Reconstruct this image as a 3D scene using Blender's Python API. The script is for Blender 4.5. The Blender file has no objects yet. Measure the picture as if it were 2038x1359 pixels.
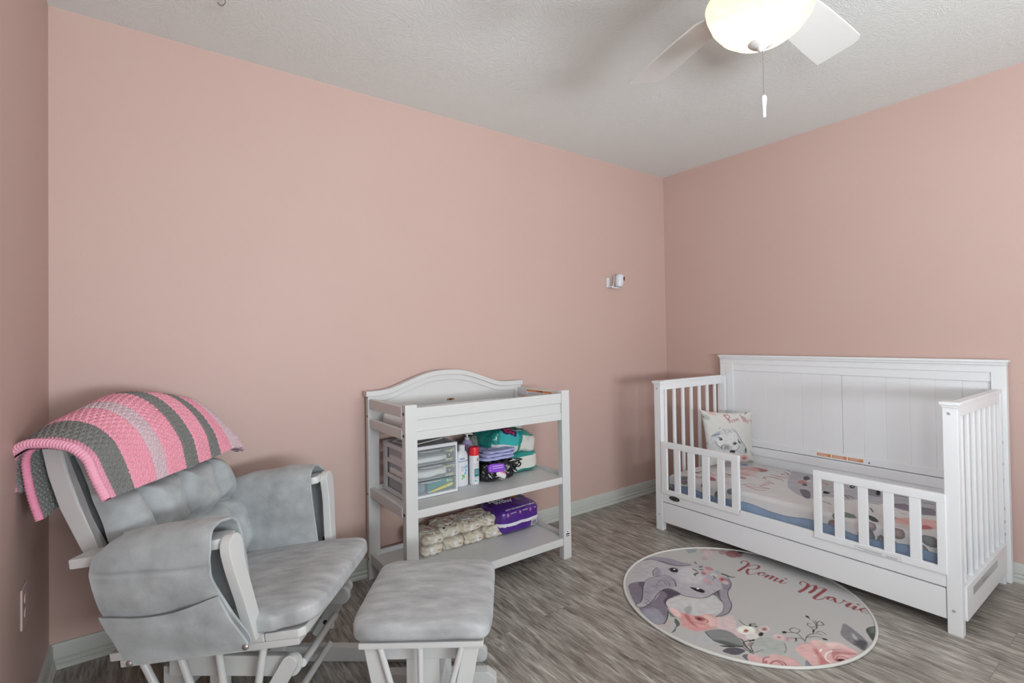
import bpy, bmesh, math, random
import numpy as np
from mathutils import Vector, Matrix, noise

# ------------------------------------------------------------------ camera, world, lights
SC = bpy.context.scene
COL = SC.collection
PI = math.pi

cam_data = bpy.data.cameras.new('camera')
cam = bpy.data.objects.new('camera', cam_data)
COL.objects.link(cam)
SC.camera = cam
cam_data.sensor_width = 36.0
cam_data.sensor_fit = 'HORIZONTAL'
cam_data.lens = 36.0 * 1001.23 / 2038.0
cam_data.shift_y = (660.49 - 679.5) / 2038.0
cam_data.clip_start = 0.02
_r, _u, _b = Vector((0.807899, -0.589142, -0.014521)), Vector((0.003549, -0.019777, 0.999798)), Vector((-0.589311, -0.807787, -0.013887))
_m = Matrix.Identity(4)
for _i in range(3):
    _m[_i][0] = _r[_i]; _m[_i][1] = _u[_i]; _m[_i][2] = _b[_i]
_m[2][3] = 1.17872
cam.matrix_world = _m

SC.view_settings.view_transform = 'Standard'
SC.view_settings.look = 'None'
SC.view_settings.gamma = 1.0
SC.view_settings.use_curve_mapping = False
SC.view_settings.exposure = 0.15
SC.cycles.transparent_max_bounces = 24

world = bpy.data.worlds.new('overcast_sky')
SC.world = world
world.use_nodes = True
_bg = world.node_tree.nodes['Background']
_bg.inputs['Color'].default_value = (0.72, 0.84, 1.0, 1)
_bg.inputs['Strength'].default_value = 1.0

# room: origin under the camera, +Y towards the back wall, +X towards the right wall
XL, XR, YB, YF, ZC = -0.2864, 3.3286, 2.4968, -1.60, 2.44

def area(name, loc, rot, sx, sy, power, color):
    d = bpy.data.lights.new(name, 'AREA')
    d.shape = 'RECTANGLE'; d.size = sx; d.size_y = sy
    d.energy = power; d.color = color
    o = bpy.data.objects.new(name, d); COL.objects.link(o)
    o.location = loc; o.rotation_euler = rot
    return o
# daylight through the two window openings behind the camera
area('daylight', (XL - 0.16, -0.86, 1.42), (0, -PI / 2, 0), 1.15, 1.2, 18.0, (0.90, 0.955, 1.0))
area('daylight', (0.85, YF - 0.16, 1.42), (PI / 2, 0, 0), 1.6, 1.25, 3.0, (0.90, 0.955, 1.0))
# added fill lamps outside, tilted up through the openings to brighten the ceiling
area('ceiling_fill', (XL - 0.45, -0.86, 0.90), (0, -PI / 2 - math.radians(38), 0), 0.8, 1.3, 70.0, (0.90, 0.96, 1.0))
area('ceiling_fill', (0.85, YF - 0.45, 0.90), (PI / 2 + math.radians(38), 0, 0), 1.6, 0.8, 165.0, (0.90, 0.96, 1.0))

# ------------------------------------------------------------------ materials
def s2l(c):
    return tuple(((x / 12.92) if x <= 0.04045 else ((x + 0.055) / 1.055) ** 2.4) for x in c)

def mat(name, col, rough=0.5, metal=0.0, bump=0.0, bscale=60.0, var=0.0, vscale=8.0, sheen=0.0, coat=0.0, stretch=(1, 1, 1), detail=4.0, trans=0.0):
    m = bpy.data.materials.new(name)
    m.use_nodes = True
    nt = m.node_tree
    p = nt.nodes['Principled BSDF']
    p.inputs['Base Color'].default_value = (*col, 1)
    p.inputs['Roughness'].default_value = rough
    p.inputs['Metallic'].default_value = metal
    if sheen: p.inputs['Sheen Weight'].default_value = sheen
    if coat: p.inputs['Coat Weight'].default_value = coat
    if trans: p.inputs['Transmission Weight'].default_value = trans
    tc = nt.nodes.new('ShaderNodeTexCoord')
    mp = nt.nodes.new('ShaderNodeMapping'); mp.inputs['Scale'].default_value = stretch
    nt.links.new(tc.outputs['Object'], mp.inputs['Vector'])
    if var:
        n = nt.nodes.new('ShaderNodeTexNoise'); n.inputs['Scale'].default_value = vscale; n.inputs['Detail'].default_value = detail
        nt.links.new(mp.outputs[0], n.inputs['Vector'])
        r = nt.nodes.new('ShaderNodeMapRange'); r.inputs[1].default_value = 0.25; r.inputs[2].default_value = 0.75
        r.inputs[3].default_value = 1 - var; r.inputs[4].default_value = 1 + var
        nt.links.new(n.outputs['Fac'], r.inputs[0])
        mx = nt.nodes.new('ShaderNodeVectorMath'); mx.operation = 'SCALE'
        mx.inputs[0].default_value = col
        nt.links.new(r.outputs[0], mx.inputs['Scale'])
        nt.links.new(mx.outputs[0], p.inputs['Base Color'])
    if bump:
        n2 = nt.nodes.new('ShaderNodeTexNoise'); n2.inputs['Scale'].default_value = bscale; n2.inputs['Detail'].default_value = 6
        nt.links.new(mp.outputs[0], n2.inputs['Vector'])
        b = nt.nodes.new('ShaderNodeBump'); b.inputs['Strength'].default_value = bump; b.inputs['Distance'].default_value = 0.004
        nt.links.new(n2.outputs['Fac'], b.inputs['Height'])
        nt.links.new(b.outputs[0], p.inputs['Normal'])
    return m

def print_mat(name, rough=0.8, bump=0.15, bscale=500):
    m = mat(name, (0.8, 0.8, 0.8), rough, bump=bump, bscale=bscale)
    a = m.node_tree.nodes.new('ShaderNodeAttribute'); a.attribute_name = 'print'
    m.node_tree.links.new(a.outputs['Color'], m.node_tree.nodes['Principled BSDF'].inputs['Base Color'])
    return m

M = {}
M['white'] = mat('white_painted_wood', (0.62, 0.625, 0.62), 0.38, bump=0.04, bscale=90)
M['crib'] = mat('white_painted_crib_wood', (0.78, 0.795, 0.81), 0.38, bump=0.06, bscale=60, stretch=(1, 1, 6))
M['suede'] = mat('grey_microsuede', (0.37, 0.395, 0.405), 0.92, bump=0.35, bscale=30, var=0.20, vscale=18, sheen=0.2, detail=6)
M['suede_seat'] = mat('grey_microsuede_brushed', (0.38, 0.39, 0.40), 0.92, bump=0.3, bscale=30, var=0.30, vscale=13, sheen=0.2, stretch=(1, 2.4, 1), detail=7)
M['piping'] = mat('grey_seam_cord', (0.20, 0.20, 0.21), 0.9)
M['steel'] = mat('brushed_steel', (0.55, 0.53, 0.50), 0.35, metal=1.0)
M['dark'] = mat('dark_bolt_metal', (0.05, 0.045, 0.04), 0.45, metal=0.6)
M['screw'] = mat('white_screw_cap', (0.55, 0.56, 0.57), 0.3, metal=0.4)
M['trim'] = mat('baseboard_paint', (0.54, 0.56, 0.52), 0.45, bump=0.04, bscale=40)
M['fan'] = mat('white_fan_blade', (0.72, 0.72, 0.70), 0.5)
M['plastic'] = mat('white_plastic', (0.68, 0.70, 0.73), 0.35)
M['black'] = mat('black_film', (0.012, 0.013, 0.015), 0.22, bump=0.5, bscale=40)
M['red'] = mat('red_cap_plastic', (0.72, 0.02, 0.03), 0.35)
M['teal'] = mat('teal_film', (0.012, 0.25, 0.22), 0.3, bump=0.5, bscale=30, coat=0.3)
M['teal_light'] = mat('light_teal_film', (0.03, 0.42, 0.42), 0.3)
M['film'] = mat('white_film', (0.66, 0.66, 0.62), 0.35, bump=0.6, bscale=35)
M['purple'] = mat('purple_film', (0.075, 0.015, 0.24), 0.3, bump=0.3, bscale=30, coat=0.3)
M['purple_dark'] = mat('dark_purple_film', (0.035, 0.008, 0.11), 0.35)
M['violet'] = mat('bright_violet_film', (0.26, 0.07, 0.62), 0.25, bump=0.5, bscale=60)
M['lav'] = mat('lavender_liquid_plastic', (0.42, 0.34, 0.55), 0.3)
M['lavcloth'] = mat('lavender_cotton', (0.36, 0.38, 0.62), 0.9, bump=0.5, bscale=120, var=0.12, vscale=30)
M['cream'] = mat('cream_printed_film', (0.66, 0.61, 0.51), 0.4, bump=1.0, bscale=40, var=0.14, vscale=26)
M['offwhite'] = mat('offwhite_plastic', (0.66, 0.66, 0.63), 0.35)
M['ink_red'] = mat('red_ink', (0.50, 0.03, 0.04), 0.5)
M['ink_dark'] = mat('dark_ink', (0.03, 0.03, 0.035), 0.5)
M['ink_brown'] = mat('brown_ink', (0.35, 0.17, 0.05), 0.5)
M['ink_blue'] = mat('blue_ink', (0.03, 0.13, 0.38), 0.5)
M['ink_sky'] = mat('sky_blue_ink', (0.14, 0.42, 0.66), 0.5)
M['ink_green'] = mat('green_ink', (0.14, 0.48, 0.06), 0.5)
M['ink_white'] = mat('white_ink', (0.75, 0.74, 0.78), 0.5)
M['ink_pink'] = mat('pink_ink', (0.58, 0.16, 0.34), 0.5)
M['ink_grey'] = mat('grey_ink', (0.30, 0.30, 0.31), 0.5)
M['ink_orange'] = mat('orange_label_ink', (0.66, 0.25, 0.06), 0.5)
M['ink_yellow'] = mat('pale_yellow_decal', (0.72, 0.74, 0.46), 0.5)
M['yellow'] = mat('yellow_plastic', (0.75, 0.66, 0.05), 0.4)
M['tealcloth'] = mat('teal_cardboard', (0.03, 0.27, 0.28), 0.7)
M['greyblue'] = mat('blue_grey_cloth', (0.20, 0.26, 0.32), 0.9)
M['whitecloth'] = mat('white_cotton', (0.74, 0.75, 0.75), 0.9, bump=0.4, bscale=50)
M['greenwhite'] = mat('grey_green_printed_film', (0.20, 0.24, 0.20), 0.5, bump=0.8, bscale=60, var=0.6, vscale=60)
M['blue'] = mat('blue_mattress_cover', (0.27, 0.36, 0.50), 0.85, bump=0.9, bscale=45, var=0.10, vscale=20)
M['yarn'] = print_mat('crochet_yarn', 0.95, 0.5, 320)
M['print'] = print_mat('printed_fabric', 0.85, 0.12, 400)
M['lens'] = mat('black_glass_lens', (0.01, 0.01, 0.012), 0.08, coat=1.0)
M['plate'] = mat('painted_outlet_plate', (0.56, 0.42, 0.40), 0.4)
M['chain'] = mat('chrome_bead_chain', (0.45, 0.44, 0.42), 0.3, metal=1.0)

def clear_mat(name, col, alpha, rough=0.15):
    m = bpy.data.materials.new(name); m.use_nodes = True
    nt = m.node_tree; p = nt.nodes['Principled BSDF']
    p.inputs['Base Color'].default_value = (*col, 1); p.inputs['Roughness'].default_value = rough
    p.inputs['Alpha'].default_value = alpha
    return m
M['clear'] = clear_mat('clear_drawer_plastic', (0.62, 0.70, 0.72), 0.16)
M['clear_side'] = clear_mat('frosted_drawer_plastic', (0.60, 0.62, 0.65), 0.66, 0.4)

def wall_mat():
    m = bpy.data.materials.new('pink_wall_paint'); m.use_nodes = True
    nt = m.node_tree; p = nt.nodes['Principled BSDF']
    tc = nt.nodes.new('ShaderNodeTexCoord')
    n = nt.nodes.new('ShaderNodeTexNoise'); n.inputs['Scale'].default_value = 2.0; n.inputs['Detail'].default_value = 3
    cr = nt.nodes.new('ShaderNodeValToRGB')
    cr.color_ramp.elements[0].position = 0.3; cr.color_ramp.elements[0].color = (0.56, 0.395, 0.35, 1)
    cr.color_ramp.elements[1].position = 0.7; cr.color_ramp.elements[1].color = (0.57, 0.408, 0.362, 1)
    nt.links.new(tc.outputs['Object'], n.inputs['Vector']); nt.links.new(n.outputs['Fac'], cr.inputs[0])
    nt.links.new(cr.outputs[0], p.inputs['Base Color'])
    p.inputs['Roughness'].default_value = 0.55
    n2 = nt.nodes.new('ShaderNodeTexNoise'); n2.inputs['Scale'].default_value = 140; n2.inputs['Detail'].default_value = 3
    b = nt.nodes.new('ShaderNodeBump'); b.inputs['Strength'].default_value = 0.10; b.inputs['Distance'].default_value = 0.002
    nt.links.new(tc.outputs['Object'], n2.inputs['Vector']); nt.links.new(n2.outputs['Fac'], b.inputs['Height']); nt.links.new(b.outputs[0], p.inputs['Normal'])
    return m
M['wall'] = wall_mat()

def ceiling_mat():
    # brushed "stomp" texture: short curved strokes in clumps
    m = bpy.data.materials.new('textured_ceiling_paint'); m.use_nodes = True
    nt = m.node_tree; p = nt.nodes['Principled BSDF']
    p.inputs['Base Color'].default_value = (0.77, 0.81, 0.79, 1); p.inputs['Roughness'].default_value = 0.7
    tc = nt.nodes.new('ShaderNodeTexCoord')
    vo = nt.nodes.new('ShaderNodeTexVoronoi'); vo.inputs['Scale'].default_value = 9.0
    nt.links.new(tc.outputs['Object'], vo.inputs['Vector'])
    # random rotation per clump, then stretched noise = bristle strokes
    sub = nt.nodes.new('ShaderNodeVectorMath'); sub.operation = 'SUBTRACT'
    nt.links.new(tc.outputs['Object'], sub.inputs[0]); nt.links.new(vo.outputs['Position'], sub.inputs[1])
    sep = nt.nodes.new('ShaderNodeSeparateColor'); nt.links.new(vo.outputs['Color'], sep.inputs[0])
    mul = nt.nodes.new('ShaderNodeMath'); mul.operation = 'MULTIPLY'; mul.inputs[1].default_value = 6.28
    nt.links.new(sep.outputs[0], mul.inputs[0])
    rot = nt.nodes.new('ShaderNodeVectorRotate'); rot.rotation_type = 'Z_AXIS'
    nt.links.new(sub.outputs[0], rot.inputs['Vector']); nt.links.new(mul.outputs[0], rot.inputs['Angle'])
    mp = nt.nodes.new('ShaderNodeMapping'); mp.inputs['Scale'].default_value = (1, 3.2, 1)
    nt.links.new(rot.outputs[0], mp.inputs['Vector'])
    n = nt.nodes.new('ShaderNodeTexNoise'); n.inputs['Scale'].default_value = 42; n.inputs['Detail'].default_value = 3; n.inputs['Distortion'].default_value = 1.2
    nt.links.new(mp.outputs[0], n.inputs['Vector'])
    b = nt.nodes.new('ShaderNodeBump'); b.inputs['Strength'].default_value = 0.55; b.inputs['Distance'].default_value = 0.006
    nt.links.new(n.outputs['Fac'], b.inputs['Height']); nt.links.new(b.outputs[0], p.inputs['Normal'])
    return m
M['ceiling'] = ceiling_mat()

def floor_mat():
    m = bpy.data.materials.new('distressed_grey_plank_floor'); m.use_nodes = True
    nt = m.node_tree; p = nt.nodes['Principled BSDF']
    tc = nt.nodes.new('ShaderNodeTexCoord')
    rz = nt.nodes.new('ShaderNodeMapping'); rz.inputs['Rotation'].default_value = (0, 0, PI / 2)
    nt.links.new(tc.outputs['Object'], rz.inputs['Vector'])
    br = nt.nodes.new('ShaderNodeTexBrick')
    br.inputs['Scale'].default_value = 1.0; br.inputs['Brick Width'].default_value = 1.22; br.inputs['Row Height'].default_value = 0.155
    br.inputs['Mortar Size'].default_value = 0.0011; br.inputs['Mortar Smooth'].default_value = 0.3; br.offset = 0.37
    br.inputs['Color1'].default_value = (0.0, 0.0, 0.0, 1); br.inputs['Color2'].default_value = (1, 1, 1, 1); br.inputs['Mortar'].default_value = (0.5, 0.5, 0.5, 1)
    nt.links.new(rz.outputs[0], br.inputs['Vector'])
    # per-plank shift of the grain
    sh = nt.nodes.new('ShaderNodeVectorMath'); sh.operation = 'MULTIPLY_ADD'
    sh.inputs[1].default_value = (7.3, 3.1, 5.7)
    nt.links.new(br.outputs['Color'], sh.inputs[0]); nt.links.new(tc.outputs['Object'], sh.inputs[2])
    def stretched(scale, sx, sy, detail, dist=0.0):
        mp = nt.nodes.new('ShaderNodeMapping'); mp.inputs['Scale'].default_value = (sx, sy, 1)
        nt.links.new(sh.outputs[0], mp.inputs['Vector'])
        n = nt.nodes.new('ShaderNodeTexNoise'); n.inputs['Scale'].default_value = scale; n.inputs['Detail'].default_value = detail; n.inputs['Distortion'].default_value = dist
        n.inputs['Roughness'].default_value = 0.62
        nt.links.new(mp.outputs[0], n.inputs['Vector']); return n
    g1 = stretched(6.0, 6.0, 0.9, 8, 0.4)      # broad cloudy grain
    g2 = stretched(22.0, 5.0, 0.45, 6, 0.2)    # fine streaks
    g3 = stretched(9.0, 4.0, 0.6, 5, 1.0)      # dark worn scratches
    c1 = nt.nodes.new('ShaderNodeValToRGB')
    e = c1.color_ramp.elements
    e[0].position = 0.30; e[0].color = (0.185, 0.162, 0.142, 1)
    e[1].position = 0.70; e[1].color = (0.56, 0.54, 0.50, 1)
    k = e.new(0.5); k.color = (0.36, 0.335, 0.30, 1)
    nt.links.new(g1.outputs['Fac'], c1.inputs[0])
    c2 = nt.nodes.new('ShaderNodeValToRGB'); c2.color_ramp.elements[0].position = 0.38; c2.color_ramp.elements[0].color = (0.50, 0.48, 0.46, 1)
    c2.color_ramp.elements[1].position = 0.60; c2.color_ramp.elements[1].color = (1.06, 1.06, 1.06, 1)
    nt.links.new(g2.outputs['Fac'], c2.inputs[0])
    mx = nt.nodes.new('ShaderNodeMix'); mx.data_type = 'RGBA'; mx.blend_type = 'MULTIPLY'; mx.inputs['Factor'].default_value = 0.85
    nt.links.new(c1.outputs[0], mx.inputs['A']); nt.links.new(c2.outputs[0], mx.inputs['B'])
    c3 = nt.nodes.new('ShaderNodeValToRGB'); c3.color_ramp.elements[0].position = 0.30; c3.color_ramp.elements[0].color = (0.42, 0.40, 0.38, 1)
    c3.color_ramp.elements[1].position = 0.42; c3.color_ramp.elements[1].color = (1, 1, 1, 1)
    nt.links.new(g3.outputs['Fac'], c3.inputs[0])
    mx2 = nt.nodes.new('ShaderNodeMix'); mx2.data_type = 'RGBA'; mx2.blend_type = 'MULTIPLY'; mx2.inputs['Factor'].default_value = 0.9
    nt.links.new(mx.outputs['Result'], mx2.inputs['A']); nt.links.new(c3.outputs[0], mx2.inputs['B'])
    # plank tone
    pt = nt.nodes.new('ShaderNodeValToRGB'); pt.color_ramp.elements[0].color = (0.90, 0.90, 0.90, 1); pt.color_ramp.elements[1].color = (1.08, 1.08, 1.08, 1)
    nt.links.new(br.outputs['Color'], pt.inputs[0])
    mx3 = nt.nodes.new('ShaderNodeMix'); mx3.data_type = 'RGBA'; mx3.blend_type = 'MULTIPLY'; mx3.inputs['Factor'].default_value = 1.0
    nt.links.new(mx2.outputs['Result'], mx3.inputs['A']); nt.links.new(pt.outputs[0], mx3.inputs['B'])
    seam = nt.nodes.new('ShaderNodeMix'); seam.data_type = 'RGBA'
    nt.links.new(br.outputs['Fac'], seam.inputs['Factor']); nt.links.new(mx3.outputs['Result'], seam.inputs['A']); seam.inputs['B'].default_value = (0.19, 0.17, 0.15, 1)
    nt.links.new(seam.outputs['Result'], p.inputs['Base Color'])
    p.inputs['Roughness'].default_value = 0.42
    b = nt.nodes.new('ShaderNodeBump'); b.inputs['Strength'].default_value = 0.15; b.inputs['Distance'].default_value = 0.002
    nt.links.new(g2.outputs['Fac'], b.inputs['Height']); nt.links.new(b.outputs[0], p.inputs['Normal'])
    return m
M['floor'] = floor_mat()

def bowl_mat():
    # alabaster glass bowl with lit bulbs inside
    m = bpy.data.materials.new('alabaster_glass'); m.use_nodes = True
    nt = m.node_tree; nt.nodes.clear()
    out = nt.nodes.new('ShaderNodeOutputMaterial')
    tc = nt.nodes.new('ShaderNodeTexCoord')
    n = nt.nodes.new('ShaderNodeTexNoise'); n.inputs['Scale'].default_value = 7; n.inputs['Detail'].default_value = 4; n.inputs['Distortion'].default_value = 2.5
    nt.links.new(tc.outputs['Object'], n.inputs['Vector'])
    cr = nt.nodes.new('ShaderNodeValToRGB')
    cr.color_ramp.elements[0].position = 0.40; cr.color_ramp.elements[0].color = (0.98, 0.78, 0.58, 1)
    cr.color_ramp.elements[1].position = 0.62; cr.color_ramp.elements[1].color = (1.0, 0.90, 0.76, 1)
    nt.links.new(n.outputs['Fac'], cr.inputs[0])
    em = nt.nodes.new('ShaderNodeEmission'); em.inputs['Strength'].default_value = 0.62
    nt.links.new(cr.outputs[0], em.inputs['Color'])
    tr = nt.nodes.new('ShaderNodeBsdfTransparent'); tr.inputs['Color'].default_value = (1.0, 0.94, 0.84, 1)
    tl = nt.nodes.new('ShaderNodeBsdfTranslucent'); tl.inputs['Color'].default_value = (0.30, 0.26, 0.18, 1)
    gl = nt.nodes.new('ShaderNodeBsdfGlossy'); gl.inputs['Roughness'].default_value = 0.15; gl.inputs['Color'].default_value = (0.5, 0.5, 0.5, 1)
    a = nt.nodes.new('ShaderNodeMixShader'); a.inputs[0].default_value = 0.05
    nt.links.new(tl.outputs[0], a.inputs[1]); nt.links.new(tr.outputs[0], a.inputs[2])
    g = nt.nodes.new('ShaderNodeMixShader'); g.inputs[0].default_value = 0.05
    nt.links.new(a.outputs[0], g.inputs[1]); nt.links.new(gl.outputs[0], g.inputs[2])
    ad = nt.nodes.new('ShaderNodeAddShader')
    nt.links.new(g.outputs[0], ad.inputs[0]); nt.links.new(em.outputs[0], ad.inputs[1])
    nt.links.new(ad.outputs[0], out.inputs['Surface'])
    return m
M['bowl'] = bowl_mat()

# ------------------------------------------------------------------ helpers
OFF = {}

def put(o, parent=None):
    COL.objects.link(o)
    if parent is not None:
        o.parent = parent
    return o

def tag(o, label=None, cat=None, group=None, kind=None):
    if label: o['label'] = label
    if cat: o['category'] = cat
    if group: o['group'] = group
    if kind: o['kind'] = kind
    return o

def thing(name, label, cat, loc=(0, 0, 0), rz=0.0, group=None, world=True):
    """Empty at the thing's base; with world=True its parts are given in room coordinates."""
    o = bpy.data.objects.new(name, None); COL.objects.link(o)
    o.empty_display_size = 0.05
    o.location = loc; o.rotation_euler = (0, 0, rz)
    OFF[o.name] = Vector(loc) if world else Vector((0, 0, 0))
    return tag(o, label, cat, group)

class B:
    """collects shapes into one mesh"""
    def __init__(s, m='white'):
        s.bm = bmesh.new(); s.mats = [m]; s.cur = 0
    def use(s, m):
        if m not in s.mats: s.mats.append(m)
        s.cur = s.mats.index(m); return s
    def _fin(s, verts0, faces0, mx=None, smooth=False):
        s.bm.verts.ensure_lookup_table()
        if mx is not None:
            bmesh.ops.transform(s.bm, matrix=mx, verts=[v for v in s.bm.verts if v.index == -1 or v not in verts0])
    def add(s, verts, faces, mx=None):
        vs = [s.bm.verts.new(mx @ Vector(v) if mx is not None else v) for v in verts]
        for f in faces:
            try:
                fc = s.bm.faces.new([vs[i] for i in f]); fc.material_index = s.cur
            except ValueError:
                pass
        return vs
    def box(s, x0, x1, y0, y1, z0, z1, bev=0.0, mx=None, seg=2):
        t = bmesh.new()
        bmesh.ops.create_cube(t, size=1)
        bmesh.ops.transform(t, matrix=Matrix.Translation(((x0 + x1) / 2, (y0 + y1) / 2, (z0 + z1) / 2)) @ Matrix.Diagonal((x1 - x0, y1 - y0, z1 - z0, 1)), verts=t.verts)
        if bev:
            bmesh.ops.bevel(t, geom=list(t.edges), offset=min(bev, 0.45 * min(x1 - x0, y1 - y0, z1 - z0)), segments=seg, profile=0.5, affect='EDGES')
        return s._merge(t, mx)
    def _merge(s, t, mx=None):
        if mx is not None: bmesh.ops.transform(t, matrix=mx, verts=t.verts)
        mp = {}
        for v in t.verts: mp[v] = s.bm.verts.new(v.co)
        for f in t.faces:
            nf = s.bm.faces.new([mp[v] for v in f.verts]); nf.material_index = s.cur
        t.free(); return s
    def prism(s, poly, axis, a0, a1, bev=0.0, mx=None, seg=2):
        """poly: 2D points; axis 'x' (y,z), 'y' (x,z), 'z' (x,y) extruded from a0 to a1"""
        t = bmesh.new()
        def P(q, a): return {'x': (a, q[0], q[1]), 'y': (q[0], a, q[1]), 'z': (q[0], q[1], a)}[axis]
        va = [t.verts.new(P(q, a0)) for q in poly]; vb = [t.verts.new(P(q, a1)) for q in poly]
        n = len(poly)
        t.faces.new(va); t.faces.new(vb[::-1])
        for i in range(n): t.faces.new([va[i], vb[i], vb[(i + 1) % n], va[(i + 1) % n]])
        bmesh.ops.recalc_face_normals(t, faces=t.faces)
        if bev:
            ed = [e for e in t.edges if len(e.link_faces) == 2 and e.calc_face_angle(0) > 0.5]
            bmesh.ops.bevel(t, geom=ed, offset=bev, segments=seg, profile=0.5, affect='EDGES')
        return s._merge(t, mx)
    def tube(s, pts, r, seg=12, mx=None, caps=True):
        pts = [Vector(p) for p in pts]; rs = r if isinstance(r, (list, tuple)) else [r] * len(pts)
        t = bmesh.new(); rings = []; prev = None
        for i, p in enumerate(pts):
            d = (pts[min(i + 1, len(pts) - 1)] - pts[max(i - 1, 0)]).normalized()
            if prev is None:
                a = d.orthogonal().normalized()
            else:
                a = (prev - d * prev.dot(d)).normalized()
            prev = a; b = d.cross(a)
            rings.append([t.verts.new(p + (a * math.cos(2 * PI * k / seg) + b * math.sin(2 * PI * k / seg)) * rs[i]) for k in range(seg)])
        for i in range(len(rings) - 1):
            for k in range(seg):
                t.faces.new([rings[i][k], rings[i][(k + 1) % seg], rings[i + 1][(k + 1) % seg], rings[i + 1][k]])
        if caps:
            t.faces.new(rings[0][::-1]); t.faces.new(rings[-1])
        return s._merge(t, mx)
    def lathe(s, prof, seg=32, mx=None):
        """prof: (r, z) from bottom to top about the z axis"""
        t = bmesh.new(); rings = []
        for r, z in prof:
            if r < 1e-6: rings.append([t.verts.new((0, 0, z))])
            else: rings.append([t.verts.new((r * math.cos(2 * PI * k / seg), r * math.sin(2 * PI * k / seg), z)) for k in range(seg)])
        for i in range(len(rings) - 1):
            a, b = rings[i], rings[i + 1]
            for k in range(seg):
                k2 = (k + 1) % seg
                if len(a) == 1 and len(b) == 1: continue
                if len(a) == 1: t.faces.new([a[0], b[k2], b[k]])
                elif len(b) == 1: t.faces.new([a[k], a[k2], b[0]])
                else: t.faces.new([a[k], a[k2], b[k2], b[k]])
        if len(rings[0]) > 1: t.faces.new(rings[0][::-1])
        if len(rings[-1]) > 1: t.faces.new(rings[-1])
        return s._merge(t, mx)
    def build(s, name, parent=None, mx=None, label=None, smooth=35, keep=False):
        if mx is not None: bmesh.ops.transform(s.bm, matrix=mx, verts=s.bm.verts)
        root = parent
        while root is not None and root.parent is not None: root = root.parent
        off = Vector((0, 0, 0))
        if root is not None: off = OFF.get(root.name, off)
        elif not keep:
            xs = [v.co for v in s.bm.verts]
            off = Vector(((min(v.x for v in xs) + max(v.x for v in xs)) / 2, (min(v.y for v in xs) + max(v.y for v in xs)) / 2, min(v.z for v in xs)))
        bmesh.ops.translate(s.bm, vec=-off, verts=s.bm.verts)
        bmesh.ops.recalc_face_normals(s.bm, faces=s.bm.faces)
        me = bpy.data.meshes.new(name); s.bm.to_mesh(me); s.bm.free()
        for m in s.mats: me.materials.append(M[m])
        if smooth:
            me.polygons.foreach_set('use_smooth', [True] * len(me.polygons))
            me.set_sharp_from_angle(angle=math.radians(smooth))
        o = bpy.data.objects.new(name, me)
        if smooth == 35: o.modifiers.new('weighted_normals', 'WEIGHTED_NORMAL').keep_sharp = True
        put(o, parent)
        if root is None:
            o.location = off; OFF[o.name] = off
        if label: o['label'] = label
        return o

def grid_mesh(name, P, mats, parent=None, cols=None, closed_u=False, label=None, off=None, smooth=True, mask=None, attr='print'):
    """P: array (nu, nv, 3)"""
    nu, nv = P.shape[:2]
    idx = np.arange(nu * nv).reshape(nu, nv)
    iu = nu if closed_u else nu - 1
    a = idx[:iu, :-1]; b = np.roll(idx, -1, 0)[:iu, :-1]; c = np.roll(idx, -1, 0)[:iu, 1:]; d = idx[:iu, 1:]
    F = np.stack([a, b, c, d], -1).reshape(-1, 4)
    V = P.reshape(-1, 3).astype(float)
    if mask is not None:
        mk = mask.reshape(-1); F = F[mk[F].all(1)]
        used = np.zeros(len(V), bool); used[F.reshape(-1)] = True
        remap = -np.ones(len(V), int); remap[used] = np.arange(used.sum())
        F = remap[F]; V = V[used]
        if cols is not None: cols = cols.reshape(-1, 3)[used]
    root = parent
    while root is not None and root.parent is not None: root = root.parent
    if off is None:
        if root is not None: off = OFF.get(root.name, Vector((0, 0, 0)))
        else: off = Vector(((V[:, 0].min() + V[:, 0].max()) / 2, (V[:, 1].min() + V[:, 1].max()) / 2, V[:, 2].min()))
    V = V - np.array(off)
    me = bpy.data.meshes.new(name)
    me.vertices.add(len(V)); me.vertices.foreach_set('co', V.reshape(-1))
    me.loops.add(F.size); me.loops.foreach_set('vertex_index', F.reshape(-1).astype(np.int32))
    me.polygons.add(len(F)); me.polygons.foreach_set('loop_start', np.arange(0, F.size, 4, dtype=np.int32))
    me.update(calc_edges=True); me.validate()
    if smooth: me.polygons.foreach_set('use_smooth', [True] * len(me.polygons))
    for m in mats: me.materials.append(M[m])
    if cols is not None:
        at = me.color_attributes.new(attr, 'FLOAT_COLOR', 'POINT')
        c4 = np.ones((len(V), 4), np.float32); c4[:, :3] = cols.reshape(-1, 3)
        at.data.foreach_set('color', c4.reshape(-1))
    o = bpy.data.objects.new(name, me); put(o, parent)
    if root is None: o.location = off; OFF[o.name] = Vector(off)
    if label: o['label'] = label
    return o

def text_into(b, s, size, mx, m, depth=0.0006, shear=0.0, bold=0.0):
    """lettering as flat mesh added to builder b"""
    c = bpy.data.curves.new('lettering', 'FONT'); c.body = s; c.size = size; c.align_x = 'CENTER'; c.align_y = 'CENTER'
    c.extrude = depth; c.shear = shear; c.offset = bold; c.resolution_u = 3
    o = bpy.data.objects.new('lettering', c); COL.objects.link(o)
    dg = bpy.context.evaluated_depsgraph_get()
    me = bpy.data.meshes.new_from_object(o.evaluated_get(dg))
    b.use(m)
    b.add([v.co.copy() for v in me.vertices], [tuple(p.vertices) for p in me.polygons], mx)
    bpy.data.objects.remove(o); bpy.data.curves.remove(c); bpy.data.meshes.remove(me)
    return b

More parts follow.
